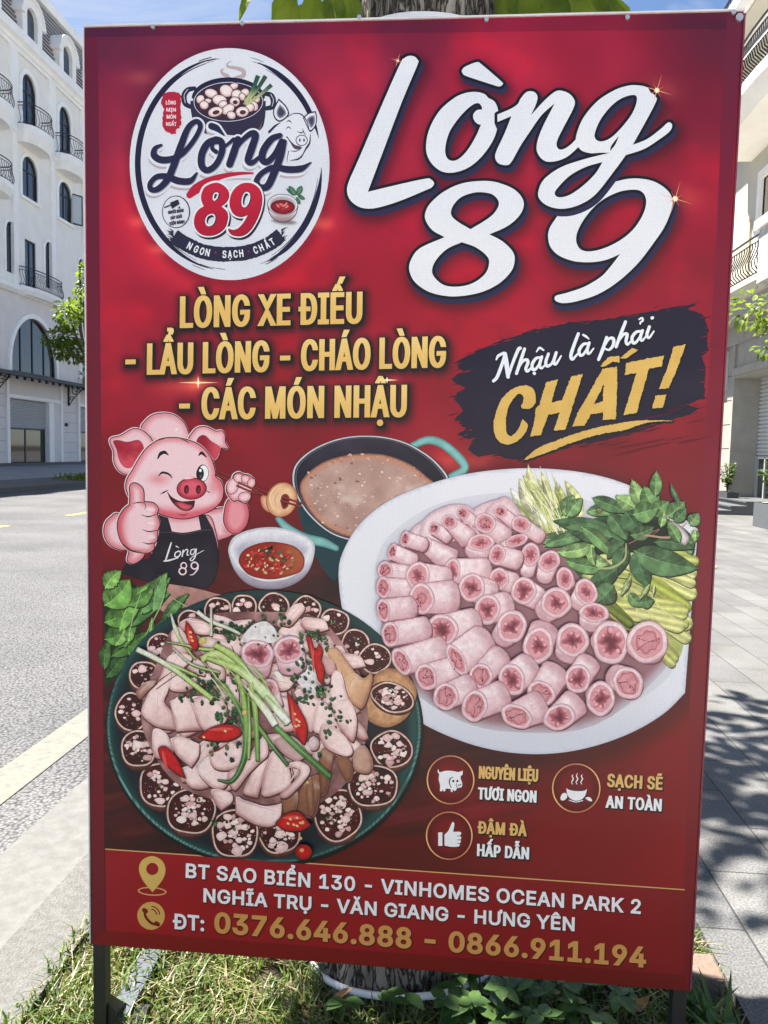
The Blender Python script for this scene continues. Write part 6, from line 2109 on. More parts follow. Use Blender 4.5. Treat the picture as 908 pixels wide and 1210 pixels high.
# ring of food at the tip of the chopsticks
zRg = Z(250, 500, 2.929)
bump_ = smooth_loop(zRg([(165, 258), (178, 250), (205, 262), (215, 300), (195, 308), (172, 290)]), 5)
art.flat(bump_ + (.4, .8), (120, 60, 44)); art.shaded(bump_, lambda V, d: mixc((190, 120, 96), (226, 178, 142), sstep(d, 0, 4)), 2)
rg = ellipse(*zRg([(238, 264)])[0], 17.6, 20.5, .35, 36)
border(art, [rg], .6, (120, 60, 40)); art.shaded(rg, lambda V, d: mixc((186, 120, 78), (234, 194, 152), sstep(d, 0, 6) * .7 + .5 * fbm(V, 8, 4)), 2.2)
hole_ = smooth_loop(zRg([(238, 250), (255, 244), (266, 262), (258, 290), (242, 296), (234, 275)]), 4)
art.flat(hole_ + (-.6, -.5), (236, 206, 172)); art.shaded(hole_, lambda V, d: mixc((150, 74, 56), (92, 32, 30), sstep(d, 0, 3)), 1.6)
art.stroke(zRg([(212, 300), (196, 262), (212, 226), (246, 210)]), [.4, 1.4, .4], (246, 220, 188))
art.stroke(zRg([(222, 292), (214, 262), (228, 236)]), [.3, .9, .3], (196, 134, 92))
for a, b in (((240, 255), (312, 278)), ((236, 268), (308, 290))):
    art.stroke(zRg([a, b]), [2.8, 2.2], (84, 22, 26), n=2); art.stroke(np.array(zRg([a, b])) + (-.1, -.5), 1.0, (166, 66, 60), n=2)
# apron lettering
for q, w in (([(412, 368), (398, 410), (382, 460)], [7, 9, 8]), ([(372, 466), (400, 462), (448, 448)], [6, 9, 5]), ([(452, 412), (434, 422), (432, 442), (452, 440), (462, 420), (452, 412)], 6.5), ([(438, 386), (452, 394)], [6, 3]),
             ([(476, 408), (470, 440)], 7), ([(474, 424), (490, 404), (500, 408), (496, 432), (506, 434)], [4, 6, 6, 4]), ([(536, 402), (518, 408), (516, 428), (530, 428), (542, 404)], 6), ([(546, 400), (540, 440), (526, 462), (512, 458), (530, 440), (586, 408)], [6, 7, 6, 4, 3])):
    w = np.array(w) / 4.54 if hasattr(w, '__len__') else w / 4.54
    art.stroke(zL_(q), w, (226, 226, 232))
A8 = [(ellipse(*zL_([(478, 490)])[0], 4.0, 4.2, 0, 20), ellipse(*zL_([(478, 490)])[0], 2.6, 2.8, 0, 20)), (ellipse(*zL_([(472, 520)])[0], 4.9, 4.7, 0, 20), ellipse(*zL_([(472, 520)])[0], 3.3, 3.2, 0, 20)), (ellipse(*zL_([(536, 490)])[0], 4.8, 4.8, 0, 20), ellipse(*zL_([(536, 490)])[0], 3.2, 3.2, 0, 20))]
for a, b in A8: art.flat([a + (.5, .5), b + (.5, .5)], (160, 40, 56), evenodd=True); art.flat([a, b], (230, 222, 228), evenodd=True)
art.stroke(zL_([(556, 486), (552, 510), (530, 536), (512, 540)]), [1.4, 1.5, .8], (230, 222, 228))
pigc = art.build('pig_cook', sign)

# ------------- lettuce on the left
art = Art(300, .3)
rng.seed(12)
art.shaded([(121.5, 682), (150, 690), (205, 700), (185, 712), (150, 760), (136, 800), (122, 812)], lambda V, d: mixc((28, 44, 28), (44, 72, 38), fbm(V, 14, 1)), 4)
art.shaded(smooth_loop([(170, 690), (215, 692), (250, 700), (262, 705), (220, 716), (190, 722)], 4), lambda V, d: mixc((150, 108, 100), (196, 152, 142), fbm(V, 20, 2)), 4)
for a, b, w, c in (((124, 800), (150, 768), 16, (58, 98, 46)), ((122, 790), (128, 755), 14, (66, 108, 50)), ((170, 760), (212, 712), 12, (70, 118, 56)), ((190, 735), (222, 700), 12, (84, 128, 66)), ((160, 770), (196, 726), 16, (62, 106, 48)), ((130, 775), (175, 745), 18, (74, 122, 52)),
                   ((122, 755), (160, 735), 26, (84, 138, 56)), ((150, 740), (200, 700), 22, (78, 126, 60)), ((165, 725), (200, 682), 26, (92, 142, 72)), ((180, 722), (196, 676), 20, (104, 152, 84)), ((122, 735), (165, 712), 28, (96, 152, 62)), ((140, 745), (175, 690), 26, (110, 166, 72)), ((122, 715), (152, 684), 34, (108, 164, 70)), ((123, 695), (142, 674), 18, (124, 176, 84)), ((150, 715), (180, 692), 16, (92, 142, 62)), ((135, 762), (146, 742), 13, (128, 178, 88)), ((150, 758), (152, 740), 11, (118, 170, 80)), ((178, 730), (185, 760), 7, (120, 170, 90)), ((150, 770), (170, 800), 5, (96, 140, 70))):
    art_leaf(art, a, b, w, c, rng.uniform(-.12, .12), ser=rng.choice((0, .18)), n=13)
for p in ([(165, 700), (158, 720), (150, 750)], [(195, 690), (188, 715), (170, 750)], [(200, 705), (225, 720), (232, 724)]): art.stroke(p, [.6, 1.6, .8], (150, 190, 120))
art.build('lettuce', sign)

# ------------- plate of white intestine rolls
art = Art(300)
zM, zN, zO, zPp, zQ = Z(400, 560, 5.675), Z(520, 570, 5.675), Z(430, 700, 4.779), Z(590, 680, 4.324), Z(600, 545, 3.948)
pc_ = np.array((618.0, 728.0))
def platefn(V, d):
    c = mixc((222, 224, 233), (232, 234, 241), fbm(V, 80, 3))
    c = mixc((196, 200, 214), c, sstep(d, 0, 3))
    e = np.hypot((V[:, 0] - 618) / 172, (V[:, 1] - 722) / 128)
    ringd = np.exp(-((e - .98) / .05) ** 2)
    c = mixc(c, (186, 190, 206), ringd * .6)
    lo = sstep(V[:, 1], 800, 884)
    return mixc(c, (196, 200, 214), lo * .55)
art.shaded(plate_loop, platefn, 5)
well = smooth_loop([(440, 690), (452, 640), (500, 602), (560, 585), (640, 582), (720, 600), (775, 640), (806, 700, 1), (803, 770, 1), (780, 806), (720, 842), (640, 858), (560, 850), (500, 820), (455, 765)], 5)
art.shaded(well, lambda V, d: mixc((214, 214, 224), (196, 192, 204), sstep(d, 0, 26)), 6)
shadow_ = smooth_loop([(450, 690), (470, 640), (520, 612), (600, 602), (690, 640), (740, 720), (790, 750), (782, 790), (700, 856), (600, 864), (530, 846), (470, 800), (448, 740)], 5)
art.shaded(shadow_, lambda V, d: mixc((192, 186, 198), (150, 108, 116), sstep(d, 0, 14)), 5)
art.build('white_plate', sign)

# pale celery and herbs behind the rolls
art = Art(310, .2)
rng.seed(31)
for a, b, w, c in (((650, 640), (622, 548), 24, (214, 214, 160)), ((655, 640), (600, 575), 22, (222, 226, 206)), ((665, 632), (615, 560), 18, (196, 202, 110)), ((672, 625), (632, 565), 20, (210, 214, 134)), ((660, 640), (640, 585), 16, (186, 196, 96)), ((676, 622), (655, 568), 18, (204, 210, 130)), ((672, 620), (640, 590), 15, (224, 226, 160)), ((655, 645), (606, 590), 12, (206, 210, 140)), ((664, 636), (628, 590), 9, (170, 182, 84))):
    art_leaf(art, a, b, w, c, rng.uniform(-.06, .06), shadow=False, n=11)
for _ in range(20):
    a = (rng.uniform(628, 684), rng.uniform(610, 642)); b = (a[0] - rng.uniform(4, 30), a[1] - rng.uniform(24, 62))
    art_leaf(art, a, b, rng.uniform(10, 17), rng.choice([(222, 224, 176), (206, 212, 140), (230, 232, 208), (190, 200, 116), (214, 218, 156)]), rng.uniform(-.1, .1), shadow=False, n=9)
for _ in range(34):
    a = (rng.uniform(640, 672), rng.uniform(620, 640)); b = (a[0] - rng.uniform(8, 45), a[1] - rng.uniform(30, 75))
    art.stroke([a, ((a[0] + b[0]) / 2 + 3, (a[1] + b[1]) / 2), b], [1.2, .9, .3], rng.choice([(226, 230, 180), (186, 194, 100), (238, 238, 206), (170, 180, 88)]), n=4)
# celery stalks lower right
art.shaded(smooth_loop([(690, 680), (740, 655), (800, 650), (817, 660), (811, 720), (800, 775), (780, 780), (740, 730)], 4), lambda V, d: mixc((150, 160, 84), (206, 210, 138), fbm(np.c_[V[:, 0] - V[:, 1], V[:, 0] * .3 + V[:, 1]], 12, 2)), 4)
for a, b, w, c in (((700, 672), (810, 690), 20, (196, 202, 124)), ((690, 680), (806, 752), 18, (204, 206, 140)), ((760, 655), (816, 662), 16, (186, 194, 108)), ((710, 660), (812, 676), 20, (210, 214, 148)), ((715, 690), (806, 735), 22, (206, 210, 134)), ((735, 665), (812, 700), 20, (210, 214, 138)), ((745, 680), (806, 716), 18, (170, 180, 86)), ((700, 690), (790, 775), 20, (178, 184, 108)), ((740, 700), (804, 735), 16, (206, 210, 132)), ((720, 715), (800, 722), 24, (198, 202, 120)), ((735, 725), (797, 738), 22, (208, 208, 138)), ((712, 720), (790, 783), 12, (196, 200, 124)), ((690, 700), (740, 735), 14, (112, 124, 58)), ((760, 672), (813, 688), 14, (206, 210, 140))):
    L_ = stroke_loop([a, ((a[0] + b[0]) / 2, (a[1] + b[1]) / 2 - 5), b], [w * .6, w, w * .85], cap=True)
    art.flat(L_ + (.6, 1.5), (84, 92, 48))
    c = np.array(c)
    q = np.array((-(b[1] - a[1]), b[0] - a[0]), float); q /= np.hypot(*q)
    art.shaded(L_, lambda V, d, c=c, q=q: c * (.82 + .16 * np.sin((V @ q) * .75) + .2 * (sstep(d, 0, 4)))[:, None], 2.6)
for p in ([(760, 690), (775, 715), (800, 735)], [(745, 700), (752, 725), (770, 735)], [(756, 705), (770, 735), (790, 748)]): art.stroke(p, [.8, 1.8, .8], (214, 220, 150))
art.build('celery', sign)

art = Art(420, .22)
G1, G2, G3, G4 = (80, 118, 72), (102, 144, 82), (140, 178, 104), (64, 100, 62)
# dark bed under the leaves
art.shaded(smooth_loop([(665, 630), (700, 612), (760, 605), (800, 620), (818, 640), (810, 665), (770, 672), (745, 690), (720, 705), (690, 690), (668, 660)], 4), lambda V, d: mixc((66, 92, 62), (28, 46, 36), sstep(d, 0, 10)), 4)
LV = [((650, 614), (672, 606), 24, G3), ((660, 608), (676, 584), 20, (122, 160, 96)), ((668, 610), (686, 588), 18, (112, 152, 90)),
      ((631, 638), (690, 628), 16, (110, 148, 96)), ((640, 645), (700, 632), 15, (92, 134, 82)), ((655, 652), (705, 640), 18, G3), ((665, 662), (720, 672), 18, (98, 142, 80)), ((690, 655), (722, 670), 14, G3),
      ((735, 640), (650, 615), 26, G4), ((722, 634), (664, 622), 24, G1), ((734, 630), (715, 603), 22, G2), ((690, 605), (738, 602), 16, G2), ((697, 588), (741, 605), 17, G1), ((738, 602), (726, 584), 12, G2), ((752, 602), (724, 586), 20, G3), ((762, 600), (745, 580), 18, (112, 156, 92)), ((756, 600), (744, 566), 18, G3), ((772, 602), (758, 574), 24, G2),
      ((772, 586), (773, 556), 15, G2), ((801, 595), (790, 570), 7, (80, 112, 76)), ((768, 608), (788, 592), 20, G2), ((786, 610), (806, 592), 22, G2), ((793, 616), (808, 600), 15, G1), ((812, 620), (823, 606), 16, (108, 144, 92)), ((804, 630), (814, 655), 18, (98, 138, 86)), ((818, 625), (818, 640), 10, G3),
      ((716, 608), (738, 638), 22, G1), ((736, 604), (754, 628), 30, G4), ((745, 608), (776, 600), 26, G2), ((742, 632), (770, 622), 18, G1),
      ((684, 622), (726, 662), 17, G2), ((696, 645), (700, 668), 10, G3), ((735, 640), (714, 660), 14, G4), ((738, 645), (726, 680), 20, G4), ((748, 650), (763, 694), 26, G4), ((746, 650), (822, 671), 34, G1), ((770, 640), (818, 648), 18, G4), ((728, 668), (690, 690), 22, G4), ((722, 690), (700, 712), 26, G1), ((740, 700), (756, 716), 14, G2), ((752, 712), (770, 708), 16, G1), ((742, 680), (730, 704), 7, (150, 170, 110)), ((764, 690), (752, 708), 6, (150, 176, 104)), ((770, 690), (768, 704), 4, (190, 196, 130))]
for a, b, w, c in LV: art_leaf(art, a, b, w, c, rng.uniform(-.08, .08))
for p, w, c in (([(737, 642), (735, 660), (720, 670), (704, 671)], [1.4, 2.6, 2.2], (170, 176, 122)), ([(740, 642), (775, 625), (768, 632)], [1, 1.2, .6], (150, 110, 96)), ([(760, 632), (790, 634), (808, 618)], [2.2, 2.4, 1], (176, 150, 122)), ([(702, 600), (704, 606), (712, 602)], [1.6, 1.4, .8], (120, 70, 66)), ([(740, 676), (738, 690), (722, 700)], [.8, 1.2, .5], (150, 140, 100)), ([(708, 630), (722, 648)], [1.2, .5], (110, 90, 74)), ([(785, 606), (792, 620), (800, 622)], [.8, 1.2, .6], (170, 150, 130))):
    art.stroke(p, w, c)
art.shaded(smooth_loop([(790, 616), (802, 622), (811, 634), (806, 644), (796, 634)], 3), lambda V, d: mixc((150, 130, 136), (220, 210, 214), sstep(d, 0, 4)), 2.5)
art_leaf(art, (800, 640), (786, 615), 14, G2); art_leaf(art, (778, 622), (782, 604), 10, G3)
art.build('basil_leaves', sign)

def hull(P):
    P = sorted(map(tuple, P))
    def half(pts):
        h = []
        for p in pts:
            while len(h) > 1 and (h[-1][0] - h[-2][0]) * (p[1] - h[-2][1]) - (h[-1][1] - h[-2][1]) * (p[0] - h[-2][0]) <= 0: h.pop()
            h.append(p)
        return h
    a, b = half(P), half(P[::-1])
    return np.array(a[:-1] + b[:-1])


def roll(art, ex, ey, rx, ry, rot, bx, by, bs=1.0, open_=.6, kind=0):
    """a cut roll: body running from the open end (ex, ey) back to (bx, by), ring-shaped wall and a folded hollow"""
    rx, ry = rx * 1.05, ry * 1.05
    E0 = ellipse(ex, ey, rx, ry, rot, 30)
    ax = np.array((bx - ex, by - ey), float)
    Ln = max(np.hypot(*ax), 1e-3)
    axn = ax / Ln
    q = np.array((-axn[1], axn[0]))
    if q[1] > 0: q = -q          # q points up
    wv = np.abs((E0 - (ex, ey)) @ q).max()
    B0 = np.array((bx, by)) + (ellipse(0, 0, wv * .55, wv * bs, math.atan2(q[1], q[0]) - math.pi / 2, 24))
    H = hull(np.r_[E0, B0])
    sd = rng.randrange(40)
    tint = np.array((240, 219, 222)) + np.array((.6, 1.0, .9)) * rng.uniform(-13, 6)
    art.flat(hull(np.r_[E0 * 1.0 + (0, 0), B0]) * 1.0 + (1.0, 1.9), (122, 78, 88))
    def fn(V, d):
        t = ((V - (ex, ey)) @ q) / wv
        u = ((V - (ex, ey)) @ axn) / Ln
        c = mixc((204, 156, 163), tint, sstep(t, -1.25, 0))
        c = mixc(c, (244, 232, 236), np.exp(-((t - .42) / .17) ** 2) * .6 * (.5 + fbm(V, 9, sd % 7)))
        c = mixc(c, (206, 156, 164), sstep(t, .7, 1.1) * .6)
        c = mixc(c, (168, 112, 122), sstep(u, .78, 1.15) * .5)
        c = mixc(c, (218, 172, 180), (fbm(V, 9, sd % 9) - .42) * 1.3)
        return mixc((150, 96, 108), c, sstep(d, 0, 1.3))
    art.shaded(H, fn, 2.0)
    kg = art.k
    for _ in range(7):
        u_, t_ = rng.uniform(.15, .85), rng.uniform(.1, .75)
        p_ = np.array((ex, ey)) + axn * Ln * u_ + q * wv * t_
        art.k = kg + _ % 2
        art.flat(ellipse(*p_, rng.uniform(.5, 1.6), rng.uniform(.25, .5), math.atan2(axn[1], axn[0]) + rng.uniform(-.5, .5), 7), (248, 238, 241))
    art.k = kg + 2
    # wall of the roll at the cut
    wob = lambda k, a: np.array([(ex + (p[0] - ex) * (1 + a * math.sin(5 * i * .21 + sd)) * k, ey + (p[1] - ey) * (1 + a * math.cos(4 * i * .21 + sd)) * k) for i, p in enumerate(E0)])
    art.flat(wob(1.04, .03), (186, 138, 148))
    art.shaded(wob(1.0, .03), lambda V, d: mixc((206, 166, 174), (236, 214, 219), sstep(d, 0, 1.6) * (.65 + .5 * (V[:, 1] < ey))), 2.0)
    art.flat(wob(.79, .04), (200, 136, 146))
    art.shaded(wob(.76, .04), lambda V, d: mixc((206, 140, 150), (224, 166, 173), fbm(V, 5, sd % 5)), 2.0)
    # folded hollow: star of soft lobes
    n = rng.choice((6, 7, 8))
    th = np.linspace(0, 2 * math.pi, 48, endpoint=False)
    ph = rng.uniform(0, 6.28)
    c_, s_ = math.cos(rot), math.sin(rot)
    def star(k, amp, dx=0, dy=0):
        r = k * (1 + amp * .62 * np.cos(n * th + ph + .8 * np.sin(th + sd)) + amp * .6 * np.cos((n - 3) * th + sd) + amp * .4 * np.cos(2 * th + sd * 2))
        x, y = rx * r * np.cos(th), ry * r * np.sin(th)
        return np.c_[ex + x * c_ - y * s_ + dx, ey + x * s_ + y * c_ + dy]
    if kind == 0:
        art.flat(star(open_ * .98, .26), (190, 118, 130))
        art.shaded(star(open_ * .86, .3, .3, .5), lambda V, d: mixc((176, 98, 112), (112, 54, 66), sstep(d, .3, 4.6)), 1.8)
        kk = art.k
        for k in range(n):
            if rng.random() < .3: continue
            art.k = kk + k % 2
            a = (k + rng.uniform(.25, .75)) * 2 * math.pi / n - ph / n + math.pi / n
            m_ = rng.uniform(.82, .98)
            x, y = rx * open_ * m_ * math.cos(a), ry * open_ * m_ * math.sin(a)
            art.shaded(ellipse(ex + x * c_ - y * s_, ey + x * s_ + y * c_, rx * rng.uniform(.1, .2), ry * rng.uniform(.08, .14), a + rot, 10), lambda V, d: mixc((202, 132, 142), (230, 176, 182), sstep(d, 0, 1.6)), 1.2)
    else:
        art.shaded(star(open_ * 1.1, .12), lambda V, d: mixc((176, 96, 108), (214, 156, 162), sstep(d, 0, 3) * (.5 + .6 * fbm(V, 4, sd % 6))), 1.8)
        for _ in range(4):
            a = rng.uniform(0, 6.28); r = rng.uniform(.25, .6)
            x, y = rx * r * math.cos(a), ry * r * math.sin(a)
            art.stroke([(ex + x, ey + y), (ex + x * .6 + rng.uniform(-2, 2), ey + y * .6 + rng.uniform(-2, 2)), (ex + rng.uniform(-2, 2), ey + rng.uniform(-2, 2))], [.3, 1.0, .3], (140, 66, 80), n=3)
            art.flat(ellipse(ex + x * 1.1, ey + y * 1.1, 1.1, .9, a, 8), (104, 40, 52))


art = Art(760, .16)
rng.seed(77)
def hz(q, hi=(232, 212, 218), lo=(206, 172, 180)):
    art.shaded(smooth_loop(q, 4), lambda V, d: mixc(lo, hi, sstep(d, 0, 6)), 3)
# soft far pieces
hz([(478, 640), (492, 618), (520, 612), (530, 628), (505, 646)])
hz([(495, 640), (500, 612), (530, 596), (556, 600), (560, 625), (530, 640)])
hz([(550, 630), (560, 600), (596, 588), (606, 600), (602, 632), (580, 640)], (228, 204, 210), (210, 176, 184))
hz([(570, 605), (595, 586), (612, 606), (606, 624), (588, 628)], (230, 204, 211), (204, 164, 174))
ROLLS = [(511, 624, 6, 7.5, .3, 528, 634, 1.1, .5, 1), (545, 606, 7, 7, .2, 560, 620, 1.2, .5, 1), (589, 604, 8, 7, .2, 606, 618, 1.1, .5, 1), (548, 624, 8, 8, .1, 560, 636, 1.1, .5, 1), (528.8, 616.2, 9, 8, .3, 551, 636, 1.5, .5, 1), (500.4, 643, 7, 9, .3, 530, 662, 1.7, .55, 0), (571, 617.6, 12, 11, .2, 594, 634, 1.05, .5, 1), (613.4, 619, 11, 9, .3, 636, 634, .9, .5, 0), (476.6, 636, 5, 9, .25, 499, 643, .95, .5, 1), (461.7, 651, 4.5, 9.5, .25, 486, 662, 1, .5, 1),
         (608, 638, 13, 6.5, -.3, 592, 646, 1, .5, 0), (565.8, 640.5, 15, 9.5, -.1, 560, 654, 1.0, .5, 0), (624, 654.6, 10.5, 13, .2, 620, 676, .75, .52, 0), (646, 662.5, 13, 11, -.7, 640, 682, .8, .5, 0), (585, 654.6, 9, 11.5, .25, 609, 661, 1, .52, 0), (664.5, 683, 9.5, 13, -.1, 668, 690, .9, .55, 0),
         (453, 673, 8.5, 10, .1, 480, 677, 1, .6, 1), (532, 674, 9, 14.5, .1, 571, 673, 1, .55, 0), (587, 683, 11, 12, .2, 604, 688, 1, .5, 0), (451, 693, 8, 12, 0, 484, 695, .95, .6, 1), (491.6, 679, 13, 15, .2, 524, 683, .95, .5, 0), (616, 697, 14, 15, .2, 632, 706, .9, .6, 0), (689.4, 698.5, 12, 15, -.4, 680, 712, .8, .5, 0),
         (555, 693, 14.5, 15.5, .2, 577, 700, 1, .55, 0), (496, 706, 14, 17, -.1, 532, 704, 1.15, .35, 1), (654, 711, 17, 16.5, -.3, 640, 722, .8, .48, 0), (698.7, 722.8, 16.5, 10.5, .1, 694, 736, .8, .6, 0), (573, 719, 14, 17, .3, 596, 714, 1, .55, 0), (451, 720, 7.5, 13, -.1, 484, 716, 1, .6, 1),
         (601.6, 739, 16, 18.5, .3, 590, 752, .8, .52, 0), (520, 743, 17.5, 17.5, -.1, 557, 733, .9, .6, 0), (632.8, 761, 16.5, 20, .15, 640, 742, 1.0, .48, 0), (673, 755, 18, 18.5, -.2, 668, 772, .85, .52, 0), (718, 757.5, 20, 24, 0, 712, 764, .95, .6, 0), (761, 757, 22.5, 23, .5, 757, 768, .95, .5, 1),
         (459, 748, 9.5, 14, -.1, 500, 741, 1, .6, 1), (472, 780, 9, 16, -.5, 519, 767, 1.1, .6, 1), (568, 768, 8, 19, -.45, 574, 752, .9, .5, 1), (501, 798, 11.5, 15, -.35, 536, 789, 1.05, .62, 1), (537, 778, 8.5, 19.5, -.5, 568, 754, .95, .55, 1), (565, 797, 13, 14, .35, 588, 772, 1.05, .62, 1), (601.6, 801, 14, 18, -.3, 622, 786, 1, .62, 0),
         (636, 817, 16, 13, .45, 653, 792, 1.1, .62, 1), (679, 800, 14, 16, .1, 692, 781, 1, .6, 0), (738, 805, 16, 18.5, -.5, 722, 796, .8, .62, 1), (524, 821, 14, 15, .25, 552, 809, 1.05, .62, 1), (705.6, 823.4, 15.5, 19, .1, 702, 815, .9, .55, 0), (557.6, 832, 14, 17.5, .25, 590, 819, 1.05, .62, 1), (607, 844, 18, 12.5, .45, 634, 832, 1.2, .62, 1), (657, 845, 18, 14, -.3, 676, 828, 1.15, .62, 0)]
for r in ROLLS:
    if r[:2] == (568, 768): continue
    roll(art, *r)
art.build('meat_rolls', sign)
print('rolls', sum(map(len, art.F)))

# ------------- dark platter with sausage slices and sliced offal
art = Art(560)
zR, zS4, zU, zb4 = Z(160, 700, 4.54), Z(260, 700, 4.54), Z(180, 820, 3.783), Z(290, 840, 4.324)
pl_c = np.array((309.5, 858.0))
cut = lambda L: np.array([(p[0], min(p[1], 1002.5 + (p[0] - 121) * .0703)) for p in L])
art.flat(cut(pl_c + (platter_loop - pl_c) * 1.012 + (1, 3)), (34, 20, 24))
def rimfn(V, d):
    a = np.arctan2(V[:, 1] - 858, V[:, 0] - 309)
    br_ = np.clip(np.cos(a - 2.7), 0, 1) ** 2 * .8 + np.clip(np.cos(a - .35), 0, 1) ** 3 * .9 + np.clip(np.cos(a - 1.9), 0, 1) ** 2 * .4
    c = mixc((34, 62, 62), (126, 180, 170), br_ * np.exp(-((d - 1.6) / 1.2) ** 2))
    return mixc(c, (40, 72, 70), sstep(d, 3, 6))
art.shaded(cut(platter_loop), rimfn, 2.4)
inn_ = pl_c + (platter_loop - pl_c) * .968
def wellfn(V, d):
    a = np.arctan2(V[:, 1] - 858, V[:, 0] - 309)
    return mixc(mixc((38, 62, 62), (30, 42, 50), sstep(d, 0, 9)), (46, 88, 82), np.clip(np.cos(a - .2), 0, 1) ** 3 * .7 * sstep(14 - d, 0, 10))
art.shaded(cut(inn_), wellfn, 4)
art.build('dark_platter', sign)


def slice_(art, cx, cy, rx, ry, rot, chunk=.5, green=2, depth=(0, 6), pale=False):
    """blood sausage slice: cream casing, dark filling with pale chunks"""
    side = hull(np.r_[ellipse(cx, cy, rx * 1.06, ry * 1.06, rot, 26), ellipse(cx + depth[0], cy + depth[1], rx, ry, rot, 26)])
    art.shaded(cut(side), lambda V, d: mixc((52, 28, 28), (126, 84, 74), sstep(d, 0, 3) * .5 + .3 * fbm(V, 6, 3)), 3)
    wob = np.array([1 + .028 * math.sin(i * .314 * 2 + cx) + .016 * math.sin(i * .157 * 5 + cy) for i in range(40)])[:, None]
    o = np.array((cx, cy)) + ellipse(0, 0, rx, ry, rot, 40) * wob
    art.shaded(cut(o * 1.0), lambda V, d: mixc((198, 160, 148), (236, 212, 200), sstep(d, 0, 1.2)), 2.5)
    i_ = np.array((cx, cy)) + ellipse(0, 0, rx - 1.9, ry - 1.9, rot, 40) * wob
    art.shaded(cut(i_), lambda V, d: mixc((44, 18, 22), (92, 42, 44), fbm(V, 6, int(cx) % 7) * 1.3 - .1), 2.2)
    m = int(rx * ry / 16 * chunk * 1.15); done = []; kc = art.k
    for _ in range(m):
        t, k = rng.uniform(0, 6.28), rng.random() ** .55 * .80
        x, y = cx + (rx - 2) * k * math.cos(t), cy + (ry - 2) * k * math.sin(t)
        if y > 1000 + (x - 121) * .0703 - 4 or any(math.hypot(x - a, y - b) < 3.7 for a, b in done): continue
        done.append((x, y)); art.k = kc + (len(done) % 4) * 3
        s = rng.uniform(1.5, 5.2) * (1.25 if rng.random() < .35 else .75) * (.8 if rx < 20 else 1)
        n = rng.choice((5, 6, 7))
        a0 = rng.uniform(0, 6.28)
        q = [(x + s * rng.uniform(.6, 1.35) * math.cos(a0 + 6.283 * j / n) * 1.15, y + s * rng.uniform(.6, 1.2) * math.sin(a0 + 6.283 * j / n)) for j in range(n)]
        c = rng.choice([(236, 208, 202), (226, 190, 186), (244, 222, 214), (206, 160, 158), (232, 200, 196)])
        art.flat([(p[0] + .4, p[1] + .7) for p in q], (40, 14, 18))
        art.flat(smooth_loop(q, 2), c)
        if s > 2: art.flat(smooth_loop([(x + (p[0] - x) * .5 - .3, y + (p[1] - y) * .5 - .4) for p in q], 2), tuple(min(255, v + 14) for v in c))
    art.k = kc + 12
    for _ in range(green):
        t, k = rng.uniform(0, 6.28), rng.random() * .7
        x, y = cx + rx * k * math.cos(t), cy + ry * k * math.sin(t)
        art.flat(ellipse(x, y, 2.4, 1.7, rng.uniform(0, 3), 8), rng.choice([(52, 82, 54), (76, 112, 70), (40, 62, 44)]))
    kc = art.k
    for _ in range(int(rx)):
        art.k = kc + _ % 3
        t, k = rng.uniform(0, 6.28), rng.random() ** .5 * .85
        art.flat(ellipse(cx + rx * k * math.cos(t), cy + ry * k * math.sin(t), .5, .4, 0, 6), (222, 196, 190))


art = Art(570, .3)
rng.seed(15)
SL = [(322, 715.4, 18, 16, 0, .35, 1), (286.6, 716.5, 15.5, 15, 0, .7, 1), (360, 720, 17.5, 17, 0, .75, 0), (255.8, 721, 16.5, 16.5, 0, .5, 1), (393, 734, 18, 15.5, .1, .2, 2), (224, 733, 16, 13, .2, .5, 0), (417.5, 760.6, 17, 18.5, 0, .25, 2), (440.6, 777, 19.5, 17.5, -.2, .3, 0), (188, 764, 16, 17, 0, .4, 0), (168.4, 797, 18, 17, 0, .7, 0),
      (154, 840, 20, 23, .1, .35, 0), (161.8, 883, 21, 22, 0, .8, 0), (188, 926, 26, 27, .2, .45, 1), (460, 884, 25, 22, .2, 1.1, 1), (438, 927, 30, 25, -.1, 1.0, 2), (223.4, 957, 29.5, 27, -.1, .8, 2), (396.4, 962, 28, 31, .1, 1.0, 3), (327, 984, 25, 23, 0, .7, 0), (275, 983, 28, 29, 0, .9, 2)]
for i_, s_ in enumerate(SL):
    art.k = 570 + (i_ % 4) * 40
    slice_(art, *s_, depth=(0, 5 if s_[1] > 800 else 7))
art.k = 735
# large slice in a tan wrapper at the right
wrap = smooth_loop([(432, 812), (446, 792), (468, 790), (486, 806), (489, 822), (478, 846), (456, 858), (436, 852), (426, 838)], 5)
art.flat(wrap + (1, 2), (46, 24, 22)); art.shaded(wrap, lambda V, d: mixc((150, 98, 70), (206, 160, 118), sstep(d, 0, 7) * .6 + .55 * fbm(np.c_[V[:, 0] * 2 + V[:, 1], V[:, 1] * .5 - V[:, 0] * .3], 9, 3)), 2.5)
slice_(art, 461, 823, 26, 17, .35, 1.1, 1, depth=(0, 3))
art.build('sausage_slices', sign)

